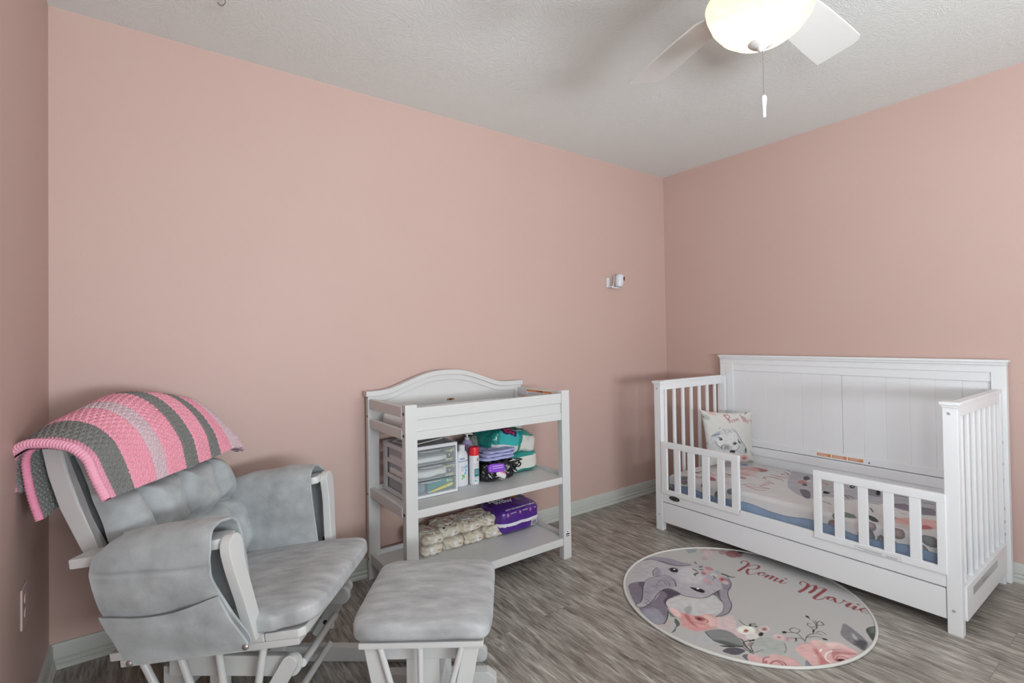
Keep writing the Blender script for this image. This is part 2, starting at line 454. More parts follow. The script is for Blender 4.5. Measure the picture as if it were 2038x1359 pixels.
def frame(origin, right, up):
    """matrix mapping local x,y,z to right, up, out at origin"""
    r = Vector(right).normalized(); u = Vector(up); u = (u - r * u.dot(r)).normalized(); n = r.cross(u)
    m = Matrix.Identity(4)
    for i in range(3):
        m[i][0] = r[i]; m[i][1] = u[i]; m[i][2] = n[i]; m[i][3] = origin[i]
    return m

def decal_poly(b, pts, mx, m, z=0.0006):
    """thin flat printed shape"""
    b.use(m)
    n = len(pts)
    v = [(x, y, 0) for x, y in pts] + [(x, y, z) for x, y in pts]
    f = [tuple(range(n, 2 * n)), tuple(range(n))[::-1]] + [(i, (i + 1) % n, n + (i + 1) % n, n + i) for i in range(n)]
    b.add(v, f, mx); return b

def ell(cx, cy, rx, ry, n=20, a=0.0):
    return [(cx + rx * math.cos(t) * math.cos(a) - ry * math.sin(t) * math.sin(a), cy + rx * math.cos(t) * math.sin(a) + ry * math.sin(t) * math.cos(a)) for t in [2 * PI * k / n for k in range(n)]]

def nz(x, y, z=0.0, s=1.0):
    return noise.noise(Vector((x * s, y * s, z * s)))

def soft_box(b, c, size, e=4.0, n=18, crumple=0.0, cs=20.0, rz=0.0, rx=0.0, ry=0.0, matfn=None, sag=0.0, seed=0.0, puff=0.0):
    """pillow-cornered, wrinkled box added to builder"""
    t = bmesh.new()
    bmesh.ops.create_cube(t, size=2)
    bmesh.ops.subdivide_edges(t, edges=list(t.edges), cuts=n, use_grid_fill=True)
    sx, sy, sz = size[0] / 2, size[1] / 2, size[2] / 2
    info = {}
    for v in t.verts:
        p = v.co.copy()
        l = (abs(p.x) ** e + abs(p.y) ** e + abs(p.z) ** e) ** (1 / e)
        q = p / l
        info[v] = q.copy()
        w = Vector((q.x * sx, q.y * sy, q.z * sz))
        if puff: w.z *= 1 + puff * (1 - q.x * q.x) * (1 - q.y * q.y)
        if crumple:
            k = noise.noise(Vector((w.x * cs + seed, w.y * cs, w.z * cs))) + 0.5 * abs(noise.noise(Vector((w.x * cs * 2.3 + seed, w.y * cs * 2.3 + 9, w.z * cs * 2.3))))
            w += q.normalized() * crumple * k
        if sag: w.z -= sag * (q.x * q.x + q.y * q.y) * (1 if q.z > 0 else 0)
        v.co = w
    if matfn:
        for f in t.faces:
            q = sum((info[v] for v in f.verts), Vector()) / len(f.verts)
            f.material_index = matfn(q)
    mx = Matrix.Translation(c) @ Matrix.Rotation(rz, 4, 'Z') @ Matrix.Rotation(rx, 4, 'X') @ Matrix.Rotation(ry, 4, 'Y')
    bmesh.ops.transform(t, matrix=mx, verts=t.verts)
    mp = {}
    for v in t.verts: mp[v] = b.bm.verts.new(v.co)
    for f in t.faces:
        nf = b.bm.faces.new([mp[v] for v in f.verts]); nf.material_index = f.material_index if matfn else b.cur
    t.free(); return mx

def stick(b, src, fm, gain=0.35, base=0.0003, reach=0.06):
    """lay a flat print onto the surface of src: every vertex is cast back along the print's normal"""
    from mathutils.bvhtree import BVHTree
    root = src
    while root.parent is not None: root = root.parent
    off = OFF.get(root.name, Vector((0, 0, 0)))
    me = src.data
    tree = BVHTree.FromPolygons([v.co + off for v in me.vertices], [tuple(p.vertices) for p in me.polygons])
    bmesh.ops.triangulate(b.bm, faces=b.bm.faces)
    for _ in range(3):
        ed = [e for e in b.bm.edges if e.calc_length() > 0.007]
        if not ed: break
        bmesh.ops.subdivide_edges(b.bm, edges=ed, cuts=1)
        bmesh.ops.triangulate(b.bm, faces=[f for f in b.bm.faces if len(f.verts) > 3])
    n = (fm.to_3x3() @ Vector((0, 0, 1))).normalized(); o = fm.translation
    for v in b.bm.verts:
        h = (v.co - o).dot(n)
        hit = tree.ray_cast(v.co + n * reach, -n, reach * 2.5)
        if hit[0] is not None: v.co = hit[0] + n * (base + max(0, h) * gain)
    return b

# watercolour printing: polygons and strokes evaluated per vertex
def paint(ops, X, Y, base, unit, gain=1.22, wash=0.06, sat=0.62, lw=1.0):
    X = X.reshape(-1); Y = Y.reshape(-1); C = np.tile(np.array(base, float), (len(X), 1))
    wn = np.sin(X * 31 + 2.1 * np.sin(Y * 23)) * np.sin(Y * 37 + 1.7 * np.sin(X * 19)) + 0.5 * np.sin(X * 83 + Y * 71 + 2 * np.sin(Y * 53))
    for kind, col, al, w, fl in ops:
        if kind == 'l': w = w * lw
        q = np.array(fl).reshape(-1, 2)
        soft = (w if kind == 'p' else 1.0) * unit
        mg = soft + (w if kind == 'l' else 0)
        lo = q.min(0) - mg; hi = q.max(0) + mg
        ii = np.nonzero((X > lo[0]) & (X < hi[0]) & (Y > lo[1]) & (Y < hi[1]))[0]
        if not len(ii): continue
        px, py = X[ii], Y[ii]
        d2 = np.full(len(ii), 1e9); ins = np.zeros(len(ii), bool)
        n = len(q)
        for k in range(n if kind == 'p' else n - 1):
            a = q[k]; b = q[(k + 1) % n]; ab = b - a; L = ab @ ab + 1e-12
            t = np.clip(((px - a[0]) * ab[0] + (py - a[1]) * ab[1]) / L, 0, 1)
            d2 = np.minimum(d2, (px - a[0] - t * ab[0]) ** 2 + (py - a[1] - t * ab[1]) ** 2)
            if kind == 'p' and a[1] != b[1]:
                c = ((a[1] > py) != (b[1] > py)) & (px < (b[0] - a[0]) * (py - a[1]) / (b[1] - a[1]) + a[0])
                ins ^= c
        d = np.sqrt(d2)
        if kind == 'p': A = np.clip(0.5 + np.where(ins, d, -d) / soft, 0, 1) * al
        else: A = np.clip(0.5 + (w / 2 - d) / soft, 0, 1) * al
        cl = np.array(s2l([min(1, v * gain) for v in col])); cl = cl * sat + (1 - sat) * cl.mean()
        cc = cl[None, :] * (1 + (wash * wn[ii][:, None] if kind == 'p' else 0))
        C[ii] = C[ii] * (1 - A[:, None]) + cc * A[:, None]
    return np.clip(C, 0, 1)

RUG_PRINT=[
('p',(0.5,0.52,0.55),1.0,1.0,[0.467,0.883,0.549,0.859,0.592,0.805,0.475,0.748,0.385,0.77]),
('p',(0.66,0.52,0.56),0.85,3,[0.605,0.682,0.574,0.67,0.545,0.672,0.529,0.688,0.527,0.711,0.541,0.736,0.568,0.758,0.6,0.77,0.629,0.768,0.645,0.752,0.646,0.729,0.631,0.703]),
('p',(0.68,0.56,0.6),0.85,3,[0.562,0.59,0.527,0.58,0.496,0.584,0.477,0.604,0.473,0.633,0.488,0.662,0.516,0.688,0.551,0.699,0.584,0.693,0.604,0.674,0.607,0.645,0.592,0.613]),
('p',(0.62,0.5,0.55),0.85,3,[0.426,0.58,0.402,0.572,0.383,0.574,0.371,0.584,0.371,0.6,0.381,0.617,0.398,0.633,0.422,0.641,0.441,0.639,0.453,0.629,0.455,0.613,0.443,0.596]),
('p',(0.62,0.42,0.42),0.85,3,[0.721,0.623,0.695,0.619,0.67,0.627,0.652,0.648,0.646,0.678,0.654,0.703,0.674,0.723,0.699,0.729,0.725,0.719,0.742,0.697,0.748,0.67,0.74,0.643]),
('p',(0.6,0.55,0.5),0.85,3,[0.729,0.607,0.707,0.602,0.689,0.607,0.676,0.621,0.674,0.639,0.682,0.658,0.697,0.674,0.719,0.68,0.738,0.674,0.75,0.66,0.754,0.641,0.746,0.621]),
('p',(0.58,0.4,0.42),0.85,3,[0.715,0.535,0.684,0.525,0.656,0.529,0.639,0.543,0.637,0.566,0.652,0.59,0.68,0.611,0.711,0.621,0.74,0.619,0.758,0.605,0.758,0.582,0.742,0.557]),
('p',(0.55,0.22,0.24),0.85,3,[0.758,0.432,0.715,0.42,0.676,0.426,0.65,0.449,0.648,0.482,0.666,0.52,0.703,0.547,0.748,0.561,0.787,0.555,0.812,0.531,0.814,0.496,0.795,0.459]),
('p',(0.5,0.25,0.27),0.85,3,[0.787,0.406,0.756,0.396,0.729,0.398,0.713,0.41,0.713,0.428,0.729,0.451,0.756,0.469,0.789,0.48,0.816,0.479,0.832,0.467,0.83,0.447,0.814,0.426]),
('p',(0.34,0.14,0.2),0.85,3,[0.881,0.475,0.855,0.471,0.83,0.48,0.811,0.504,0.805,0.535,0.812,0.562,0.832,0.582,0.857,0.586,0.885,0.574,0.902,0.551,0.908,0.52,0.9,0.492]),
('p',(0.12,0.08,0.12),0.85,3,[0.895,0.434,0.863,0.424,0.834,0.428,0.818,0.441,0.816,0.465,0.832,0.488,0.861,0.508,0.895,0.52,0.924,0.516,0.939,0.502,0.939,0.479,0.924,0.453]),
('p',(0.6,0.58,0.6),1.0,1.0,[-0.125,0.961,-0.084,0.957,-0.051,0.943,-0.021,0.918,-0.002,0.879,0.01,0.83,0.021,0.785,0.031,0.742,0.039,0.705,0.051,0.674,0.078,0.65,0.107,0.635,0.115,0.633,0.078,0.652,0.02,0.684,-0.033,0.713,-0.07,0.734,-0.102,0.754,-0.131,0.764,-0.162,0.766,-0.191,0.758,-0.219,0.748,-0.244,0.736,-0.27,0.719,-0.289,0.705,-0.299,0.689,-0.305,0.674,-0.318,0.664,-0.344,0.664,-0.377,0.668,-0.408,0.672,-0.432,0.664,-0.451,0.656,-0.469,0.658,-0.484,0.674,-0.494,0.701,-0.5,0.727,-0.494,0.75,-0.482,0.775,-0.469,0.797,-0.455,0.816,-0.439,0.834,-0.414,0.852,-0.375,0.871,-0.328,0.893,-0.277,0.912,-0.227,0.934,-0.172,0.953]),
('p',(0.5,0.47,0.52),1.0,1.0,[-0.018,0.969,0.014,0.961,0.039,0.945,0.064,0.924,0.09,0.896,0.111,0.863,0.129,0.828,0.141,0.791,0.146,0.756,0.152,0.717,0.168,0.674,0.184,0.631,0.186,0.604,0.164,0.6,0.129,0.611,0.098,0.629,0.078,0.65,0.061,0.68,0.045,0.713,0.031,0.75,0.02,0.793,0.006,0.832,-0.008,0.871,-0.023,0.906,-0.041,0.934,-0.072,0.947,-0.105,0.953,-0.119,0.957,-0.098,0.965,-0.057,0.971]),
('p',(0.4,0.36,0.43),0.8,3,[-0.006,0.869,0.006,0.863,0.021,0.838,0.035,0.809,0.041,0.781,0.045,0.748,0.051,0.717,0.07,0.684,0.092,0.65,0.102,0.631,0.088,0.635,0.063,0.652,0.041,0.674,0.025,0.697,0.012,0.725,0.002,0.756,-0.004,0.797,-0.008,0.842]),
('p',(0.4,0.36,0.43),1.0,1.0,[-0.643,0.703,-0.615,0.715,-0.588,0.717,-0.561,0.713,-0.521,0.699,-0.484,0.68,-0.467,0.658,-0.482,0.641,-0.52,0.623,-0.564,0.598,-0.615,0.557,-0.676,0.51,-0.725,0.473,-0.76,0.457,-0.787,0.451,-0.809,0.447,-0.828,0.441,-0.842,0.438,-0.846,0.443,-0.836,0.465,-0.816,0.496,-0.795,0.527,-0.773,0.555,-0.752,0.584,-0.729,0.611,-0.701,0.645,-0.672,0.678]),
('p',(0.28,0.2,0.3),0.8,4,[-0.533,0.678,-0.508,0.678,-0.479,0.67,-0.469,0.658,-0.498,0.631,-0.547,0.602,-0.582,0.584,-0.586,0.59,-0.576,0.609,-0.566,0.629,-0.557,0.646,-0.547,0.666]),
('p',(0.4,0.36,0.43),1.0,1.0,[-0.867,0.393,-0.842,0.395,-0.813,0.381,-0.777,0.373,-0.732,0.377,-0.68,0.387,-0.629,0.4,-0.58,0.418,-0.531,0.439,-0.488,0.455,-0.457,0.457,-0.434,0.453,-0.418,0.441,-0.408,0.422,-0.404,0.396,-0.402,0.373,-0.398,0.352,-0.395,0.33,-0.4,0.316,-0.422,0.316,-0.453,0.322,-0.484,0.328,-0.512,0.33,-0.537,0.334,-0.561,0.334,-0.582,0.33,-0.6,0.322,-0.617,0.313,-0.637,0.295,-0.656,0.275,-0.674,0.256,-0.686,0.238,-0.693,0.223,-0.707,0.207,-0.727,0.193,-0.75,0.182,-0.777,0.166,-0.813,0.146,-0.852,0.125,-0.887,0.115,-0.916,0.119,-0.941,0.135,-0.955,0.158,-0.953,0.193,-0.939,0.236,-0.924,0.281,-0.908,0.322,-0.889,0.365]),
('p',(0.22,0.14,0.24),0.8,4,[-0.471,0.469,-0.447,0.467,-0.414,0.457,-0.391,0.441,-0.381,0.42,-0.379,0.395,-0.381,0.371,-0.383,0.348,-0.387,0.328,-0.4,0.316,-0.426,0.318,-0.459,0.326,-0.492,0.334,-0.521,0.336,-0.549,0.336,-0.574,0.33,-0.602,0.318,-0.629,0.301,-0.645,0.295,-0.641,0.305,-0.625,0.324,-0.604,0.34,-0.576,0.35,-0.545,0.357,-0.518,0.367,-0.5,0.383,-0.49,0.402,-0.48,0.42,-0.479,0.439,-0.479,0.459]),
('p',(0.52,0.52,0.58),0.7,6,[-0.873,0.348,-0.836,0.348,-0.795,0.33,-0.768,0.303,-0.768,0.268,-0.785,0.227,-0.805,0.188,-0.83,0.156,-0.859,0.129,-0.887,0.115,-0.912,0.119,-0.939,0.137,-0.955,0.158,-0.957,0.182,-0.949,0.213,-0.938,0.244,-0.922,0.283,-0.9,0.322]),
('p',(0.64,0.64,0.64),1.0,1.0,[-0.613,0.309,-0.59,0.316,-0.561,0.32,-0.527,0.32,-0.486,0.314,-0.443,0.305,-0.406,0.287,-0.385,0.262,-0.371,0.229,-0.354,0.199,-0.326,0.178,-0.295,0.158,-0.264,0.145,-0.229,0.139,-0.191,0.139,-0.166,0.135,-0.158,0.119,-0.162,0.098,-0.176,0.074,-0.195,0.047,-0.225,0.018,-0.254,-0.008,-0.281,-0.025,-0.311,-0.041,-0.338,-0.053,-0.365,-0.061,-0.391,-0.066,-0.414,-0.066,-0.436,-0.057,-0.455,-0.043,-0.479,-0.027,-0.512,-0.014,-0.547,0.002,-0.578,0.02,-0.602,0.039,-0.621,0.059,-0.635,0.08,-0.639,0.104,-0.637,0.129,-0.639,0.154,-0.645,0.182,-0.652,0.207,-0.658,0.23,-0.658,0.248,-0.656,0.262,-0.65,0.273,-0.641,0.287,-0.629,0.299]),
('p',(0.44,0.44,0.5),0.6,4,[-0.576,0.156,-0.547,0.16,-0.514,0.16,-0.494,0.152,-0.498,0.139,-0.518,0.119,-0.541,0.104,-0.57,0.09,-0.604,0.078,-0.627,0.074,-0.631,0.082,-0.627,0.098,-0.617,0.115,-0.607,0.131,-0.596,0.145]),
('p',(0.5,0.47,0.52),1.0,1.0,[-0.094,0.148,-0.057,0.158,-0.018,0.162,0.006,0.156,0.006,0.139,-0.008,0.111,-0.031,0.086,-0.061,0.063,-0.098,0.039,-0.131,0.014,-0.158,-0.01,-0.182,-0.035,-0.207,-0.055,-0.236,-0.072,-0.268,-0.086,-0.299,-0.096,-0.33,-0.104,-0.361,-0.107,-0.393,-0.107,-0.428,-0.1,-0.463,-0.088,-0.479,-0.078,-0.461,-0.074,-0.426,-0.076,-0.391,-0.072,-0.361,-0.064,-0.334,-0.055,-0.307,-0.041,-0.279,-0.025,-0.254,-0.006,-0.23,0.014,-0.209,0.031,-0.191,0.051,-0.172,0.072,-0.148,0.098,-0.123,0.127]),
('p',(0.3,0.22,0.32),0.8,3,[-0.178,0.145,-0.143,0.15,-0.096,0.152,-0.07,0.145,-0.092,0.125,-0.133,0.098,-0.172,0.072,-0.195,0.047,-0.217,0.023,-0.23,0.014,-0.232,0.02,-0.227,0.037,-0.217,0.055,-0.205,0.072,-0.191,0.09,-0.182,0.107,-0.182,0.121,-0.186,0.135]),
('p',(0.58,0.56,0.6),1.0,1.0,[-0.219,0.748,-0.191,0.76,-0.162,0.771,-0.131,0.771,-0.098,0.762,-0.064,0.74,-0.027,0.717,0.012,0.689,0.055,0.658,0.094,0.633,0.125,0.619,0.154,0.615,0.18,0.607,0.207,0.6,0.232,0.592,0.25,0.57,0.256,0.531,0.254,0.482,0.25,0.434,0.244,0.383,0.236,0.332,0.227,0.289,0.213,0.254,0.199,0.225,0.18,0.199,0.156,0.174,0.127,0.15,0.096,0.131,0.059,0.111,0.02,0.098,-0.006,0.094,-0.008,0.109,0.004,0.137,0.006,0.156,-0.006,0.158,-0.029,0.152,-0.057,0.148,-0.094,0.146,-0.139,0.145,-0.178,0.145,-0.209,0.143,-0.238,0.141,-0.264,0.145,-0.289,0.152,-0.313,0.168,-0.332,0.184,-0.35,0.203,-0.365,0.225,-0.377,0.244,-0.387,0.262,-0.395,0.277,-0.396,0.293,-0.396,0.314,-0.391,0.338,-0.385,0.359,-0.379,0.383,-0.373,0.404,-0.373,0.422,-0.379,0.434,-0.393,0.443,-0.406,0.449,-0.422,0.457,-0.439,0.461,-0.461,0.461,-0.49,0.457,-0.523,0.451,-0.561,0.439,-0.602,0.426,-0.646,0.406,-0.688,0.393,-0.721,0.383,-0.75,0.375,-0.777,0.373,-0.809,0.375,-0.84,0.381,-0.859,0.393,-0.861,0.41,-0.854,0.432,-0.842,0.447,-0.822,0.449,-0.797,0.443,-0.771,0.445,-0.746,0.457,-0.719,0.475,-0.689,0.5,-0.648,0.529,-0.604,0.566,-0.564,0.598,-0.533,0.619,-0.506,0.637,-0.479,0.65,-0.447,0.66,-0.418,0.668,-0.389,0.672,-0.361,0.67,-0.336,0.664,-0.316,0.664,-0.301,0.676,-0.289,0.693,-0.275,0.711,-0.26,0.725,-0.24,0.736]),
('p',(0.42,0.38,0.46),0.45,10,[-0.479,0.65,-0.43,0.656,-0.373,0.656,-0.322,0.652,-0.281,0.641,-0.244,0.625,-0.221,0.604,-0.211,0.576,-0.215,0.545,-0.227,0.516,-0.244,0.488,-0.268,0.463,-0.293,0.445,-0.316,0.439,-0.34,0.441,-0.367,0.445,-0.395,0.455,-0.426,0.469,-0.461,0.475,-0.502,0.469,-0.547,0.455,-0.594,0.439,-0.648,0.42,-0.703,0.398,-0.746,0.387,-0.775,0.383,-0.793,0.387,-0.795,0.398,-0.771,0.426,-0.73,0.461,-0.686,0.498,-0.645,0.531,-0.602,0.566,-0.561,0.596,-0.533,0.619,-0.51,0.637]),
('p',(0.46,0.42,0.5),0.6,5,[-0.242,0.732,-0.205,0.752,-0.162,0.766,-0.137,0.768,-0.137,0.752,-0.152,0.723,-0.172,0.695,-0.197,0.674,-0.225,0.654,-0.252,0.643,-0.277,0.643,-0.301,0.648,-0.311,0.662,-0.299,0.682,-0.273,0.709]),
('p',(0.66,0.66,0.66),0.7,12,[0.014,0.617,0.072,0.609,0.127,0.582,0.154,0.541,0.137,0.484,0.092,0.416,0.043,0.367,-0.004,0.344,-0.055,0.336,-0.098,0.34,-0.133,0.355,-0.16,0.385,-0.178,0.416,-0.18,0.447,-0.172,0.482,-0.148,0.516,-0.105,0.557,-0.045,0.596]),
('p',(0.4,0.38,0.46),0.8,4,[0.176,0.264,0.191,0.256,0.195,0.234,0.187,0.209,0.164,0.182,0.131,0.154,0.096,0.131,0.059,0.111,0.021,0.1,-0.006,0.094,-0.018,0.104,-0.018,0.121,-0.01,0.141,0.006,0.158,0.031,0.18,0.061,0.201,0.1,0.227,0.143,0.252]),
('l',(0.13,0.09,0.14),0.7,0.005,[-0.379,0.572,-0.361,0.578,-0.334,0.586,-0.316,0.586,-0.314,0.572,-0.32,0.553,-0.33,0.535,-0.342,0.516,-0.355,0.5,-0.365,0.488]),
('l',(0.13,0.09,0.14),0.7,0.005,[-0.412,0.568,-0.438,0.529]),
('l',(0.13,0.09,0.14),0.7,0.005,[-0.289,0.578,-0.291,0.561,-0.295,0.537,-0.303,0.514,-0.318,0.494,-0.338,0.475,-0.352,0.463]),
('l',(0.13,0.09,0.14),0.7,0.005,[-0.23,0.58,-0.227,0.564,-0.223,0.541,-0.227,0.516,-0.248,0.486,-0.277,0.457,-0.299,0.436]),
('l',(0.13,0.09,0.14),0.7,0.005,[-0.467,0.566,-0.459,0.518]),
('l',(0.13,0.09,0.14),0.7,0.005,[-0.432,0.525,-0.387,0.504]),
('l',(0.13,0.09,0.14),0.7,0.005,[-0.605,0.545,-0.594,0.508]),
('l',(0.13,0.09,0.14),0.7,0.005,[-0.709,0.461,-0.705,0.418]),
('l',(0.13,0.09,0.14),0.7,0.005,[-0.754,0.418,-0.77,0.379]),
('l',(0.13,0.09,0.14),0.7,0.005,[-0.721,0.418,-0.713,0.387]),
('l',(0.13,0.09,0.14),0.8,0.008,[-0.469,0.658,-0.492,0.645,-0.525,0.623,-0.564,0.598,-0.607,0.564,-0.656,0.525,-0.699,0.494,-0.732,0.471,-0.762,0.455,-0.787,0.443,-0.809,0.443,-0.828,0.449,-0.842,0.447,-0.854,0.432,-0.861,0.41,-0.859,0.393,-0.842,0.381,-0.816,0.375,-0.787,0.373,-0.756,0.375,-0.725,0.383,-0.688,0.393,-0.646,0.406,-0.602,0.426,-0.561,0.439,-0.523,0.451,-0.49,0.459,-0.461,0.461,-0.436,0.461,-0.412,0.457,-0.395,0.445,-0.387,0.422,-0.385,0.389,-0.385,0.359,-0.389,0.336,-0.395,0.314,-0.396,0.293,-0.395,0.277,-0.387,0.262,-0.377,0.244,-0.365,0.225,-0.352,0.201,-0.334,0.182,-0.313,0.166,-0.289,0.152,-0.264,0.145,-0.238,0.141,-0.209,0.143,-0.178,0.145,-0.137,0.145,-0.092,0.146,-0.059,0.146]),
('l',(0.13,0.09,0.14),0.8,0.006,[-0.305,0.686,-0.283,0.703,-0.254,0.73,-0.223,0.752,-0.189,0.764,-0.156,0.77,-0.131,0.771]),
('l',(0.13,0.09,0.14),0.7,0.006,[-0.316,0.664,-0.285,0.654,-0.244,0.641,-0.213,0.621,-0.199,0.602,-0.195,0.578,-0.199,0.555,-0.209,0.531,-0.225,0.506,-0.244,0.482,-0.27,0.459,-0.297,0.438,-0.318,0.422]),
('l',(0.13,0.09,0.14),0.8,0.007,[0.217,0.232,0.199,0.213,0.174,0.186,0.15,0.162,0.129,0.146,0.109,0.135,0.084,0.123,0.049,0.113,0.008,0.102,-0.031,0.086,-0.066,0.064,-0.1,0.039,-0.131,0.014,-0.156,-0.01,-0.18,-0.033,-0.207,-0.055,-0.248,-0.076,-0.293,-0.094,-0.334,-0.105,-0.365,-0.109,-0.395,-0.107,-0.42,-0.102,-0.443,-0.096,-0.465,-0.084,-0.479,-0.078]),
('l',(0.13,0.09,0.14),0.6,0.005,[-0.094,0.148,-0.119,0.125,-0.156,0.092,-0.189,0.061,-0.217,0.031,-0.242,0.004,-0.27,-0.02,-0.305,-0.041,-0.342,-0.059,-0.377,-0.07,-0.414,-0.076,-0.447,-0.078,-0.473,-0.08]),
('l',(0.13,0.09,0.14),0.8,0.007,[-0.119,0.957,-0.098,0.955,-0.066,0.951,-0.039,0.936,-0.02,0.908,-0.006,0.871,0.006,0.832,0.018,0.791,0.027,0.748,0.039,0.709,0.057,0.678,0.078,0.65,0.102,0.631,0.131,0.617,0.162,0.609,0.186,0.604]),
('l',(0.13,0.09,0.14),0.7,0.006,[-0.469,0.658,-0.455,0.662,-0.434,0.668,-0.408,0.672,-0.375,0.67,-0.34,0.668,-0.316,0.664]),
('l',(0.13,0.09,0.14),0.8,0.008,[-0.484,0.328,-0.504,0.33,-0.533,0.334,-0.561,0.334,-0.588,0.326,-0.613,0.314,-0.635,0.301,-0.65,0.283,-0.662,0.266,-0.67,0.252]),
('p',(0.13,0.09,0.14),1.0,1.0,[-0.037,0.598,-0.059,0.59,-0.08,0.596,-0.094,0.613,-0.098,0.635,-0.09,0.658,-0.072,0.676,-0.049,0.684,-0.027,0.678,-0.014,0.662,-0.01,0.639,-0.02,0.615]),
('p',(0.05,0.04,0.06),1.0,1.0,[-0.025,0.615,-0.043,0.607,-0.063,0.605,-0.078,0.613,-0.086,0.625,-0.084,0.639,-0.074,0.652,-0.057,0.66,-0.037,0.66,-0.021,0.654,-0.014,0.643,-0.016,0.627]),
('p',(0.85,0.85,0.88),1.0,1.0,[-0.029,0.639,-0.037,0.635,-0.043,0.635,-0.047,0.637,-0.051,0.641,-0.049,0.645,-0.045,0.65,-0.039,0.652,-0.033,0.652,-0.027,0.65,-0.025,0.646,-0.025,0.643]),
('l',(0.13,0.09,0.14),1.0,0.005,[-0.088,0.68,-0.076,0.682,-0.061,0.684,-0.045,0.684,-0.029,0.68,-0.014,0.674,-0.002,0.664,-0.002,0.648,-0.006,0.631,-0.01,0.619]),
('p',(0.05,0.03,0.05),1.0,1.0,[-0.221,0.344,-0.215,0.338,-0.207,0.324,-0.201,0.309,-0.189,0.295,-0.178,0.279,-0.172,0.266,-0.17,0.25,-0.174,0.234,-0.18,0.223,-0.191,0.215,-0.205,0.209,-0.219,0.209,-0.227,0.219,-0.232,0.23,-0.238,0.246,-0.24,0.262,-0.24,0.279,-0.238,0.295,-0.234,0.314,-0.227,0.334]),
('p',(0.85,0.85,0.88),1.0,1.0,[-0.18,0.273,-0.186,0.271,-0.193,0.271,-0.199,0.275,-0.203,0.279,-0.203,0.285,-0.199,0.289,-0.193,0.291,-0.186,0.291,-0.18,0.289,-0.176,0.283,-0.176,0.279]),
('l',(0.13,0.09,0.14),1.0,0.004,[-0.17,0.234,-0.174,0.227,-0.182,0.217,-0.191,0.209,-0.203,0.207,-0.217,0.209,-0.227,0.211]),
('p',(0.66,0.36,0.37),0.9,2,[0.258,0.404,0.238,0.4,0.221,0.408,0.211,0.428,0.209,0.449,0.219,0.471,0.234,0.486,0.254,0.49,0.271,0.48,0.281,0.463,0.283,0.439,0.273,0.418]),
('p',(0.62,0.3,0.32),0.9,2,[0.123,0.396,0.107,0.393,0.094,0.396,0.086,0.406,0.088,0.42,0.096,0.436,0.109,0.445,0.125,0.451,0.141,0.447,0.146,0.438,0.146,0.422,0.139,0.408]),
('p',(0.72,0.52,0.52),0.9,2,[0.182,0.398,0.162,0.393,0.146,0.396,0.137,0.406,0.139,0.422,0.148,0.439,0.166,0.453,0.186,0.459,0.203,0.455,0.211,0.443,0.211,0.428,0.199,0.412]),
('p',(0.68,0.33,0.34),0.9,2,[0.15,0.213,0.127,0.207,0.107,0.211,0.098,0.223,0.098,0.24,0.111,0.26,0.133,0.275,0.156,0.281,0.178,0.277,0.187,0.266,0.186,0.246,0.172,0.229]),
('p',(0.5,0.15,0.18),0.9,2,[0.146,0.229,0.135,0.225,0.125,0.227,0.121,0.234,0.121,0.242,0.127,0.252,0.137,0.26,0.148,0.262,0.158,0.26,0.164,0.254,0.162,0.244,0.156,0.236]),
('p',(0.72,0.5,0.52),0.9,2,[0.018,0.307,0.002,0.303,-0.012,0.307,-0.02,0.318,-0.02,0.332,-0.012,0.348,0.0,0.357,0.016,0.361,0.029,0.357,0.037,0.346,0.037,0.33,0.029,0.316]),
('p',(0.68,0.45,0.47),0.9,2,[-0.01,0.254,-0.023,0.25,-0.035,0.254,-0.043,0.264,-0.043,0.277,-0.035,0.291,-0.025,0.299,-0.012,0.303,0.0,0.299,0.008,0.289,0.008,0.275,0.002,0.264]),
('p',(0.66,0.66,0.62),0.9,2,[0.17,0.307,0.152,0.303,0.139,0.309,0.129,0.322,0.129,0.342,0.137,0.357,0.152,0.371,0.17,0.373,0.184,0.367,0.193,0.354,0.193,0.336,0.186,0.318]),
('p',(0.62,0.55,0.5),0.9,2,[0.139,0.281,0.127,0.277,0.115,0.279,0.111,0.285,0.111,0.293,0.119,0.305,0.131,0.313,0.143,0.316,0.152,0.314,0.158,0.309,0.158,0.299,0.15,0.289]),
('p',(0.5,0.56,0.52),0.9,2,[0.254,0.326,0.242,0.324,0.23,0.33,0.225,0.342,0.223,0.357,0.229,0.371,0.24,0.379,0.252,0.381,0.264,0.375,0.27,0.363,0.27,0.348,0.264,0.334]),
('p',(0.7,0.55,0.56),0.9,2,[0.119,0.164,0.102,0.16,0.086,0.166,0.076,0.178,0.076,0.195,0.086,0.211,0.1,0.223,0.117,0.227,0.133,0.223,0.143,0.209,0.143,0.191,0.133,0.174]),
('p',(0.2,0.26,0.24),0.85,1.0,[0.248,0.584,0.242,0.584,0.238,0.59,0.24,0.598,0.244,0.609,0.252,0.619,0.258,0.625,0.264,0.625,0.268,0.619,0.266,0.609,0.262,0.598,0.254,0.588]),
('p',(0.2,0.26,0.24),0.85,1.0,[0.242,0.51,0.232,0.506,0.219,0.506,0.205,0.508,0.195,0.514,0.191,0.52,0.193,0.525,0.203,0.529,0.217,0.531,0.23,0.527,0.24,0.521,0.244,0.516]),
('p',(0.2,0.26,0.24),0.85,1.0,[0.105,0.471,0.1,0.473,0.096,0.486,0.096,0.504,0.1,0.525,0.105,0.541,0.111,0.551,0.117,0.547,0.121,0.535,0.121,0.516,0.117,0.494,0.111,0.479]),
('p',(0.2,0.26,0.24),0.85,1.0,[0.092,0.457,0.08,0.451,0.061,0.447,0.041,0.447,0.025,0.451,0.016,0.457,0.02,0.465,0.031,0.471,0.049,0.475,0.07,0.475,0.086,0.471,0.094,0.465]),
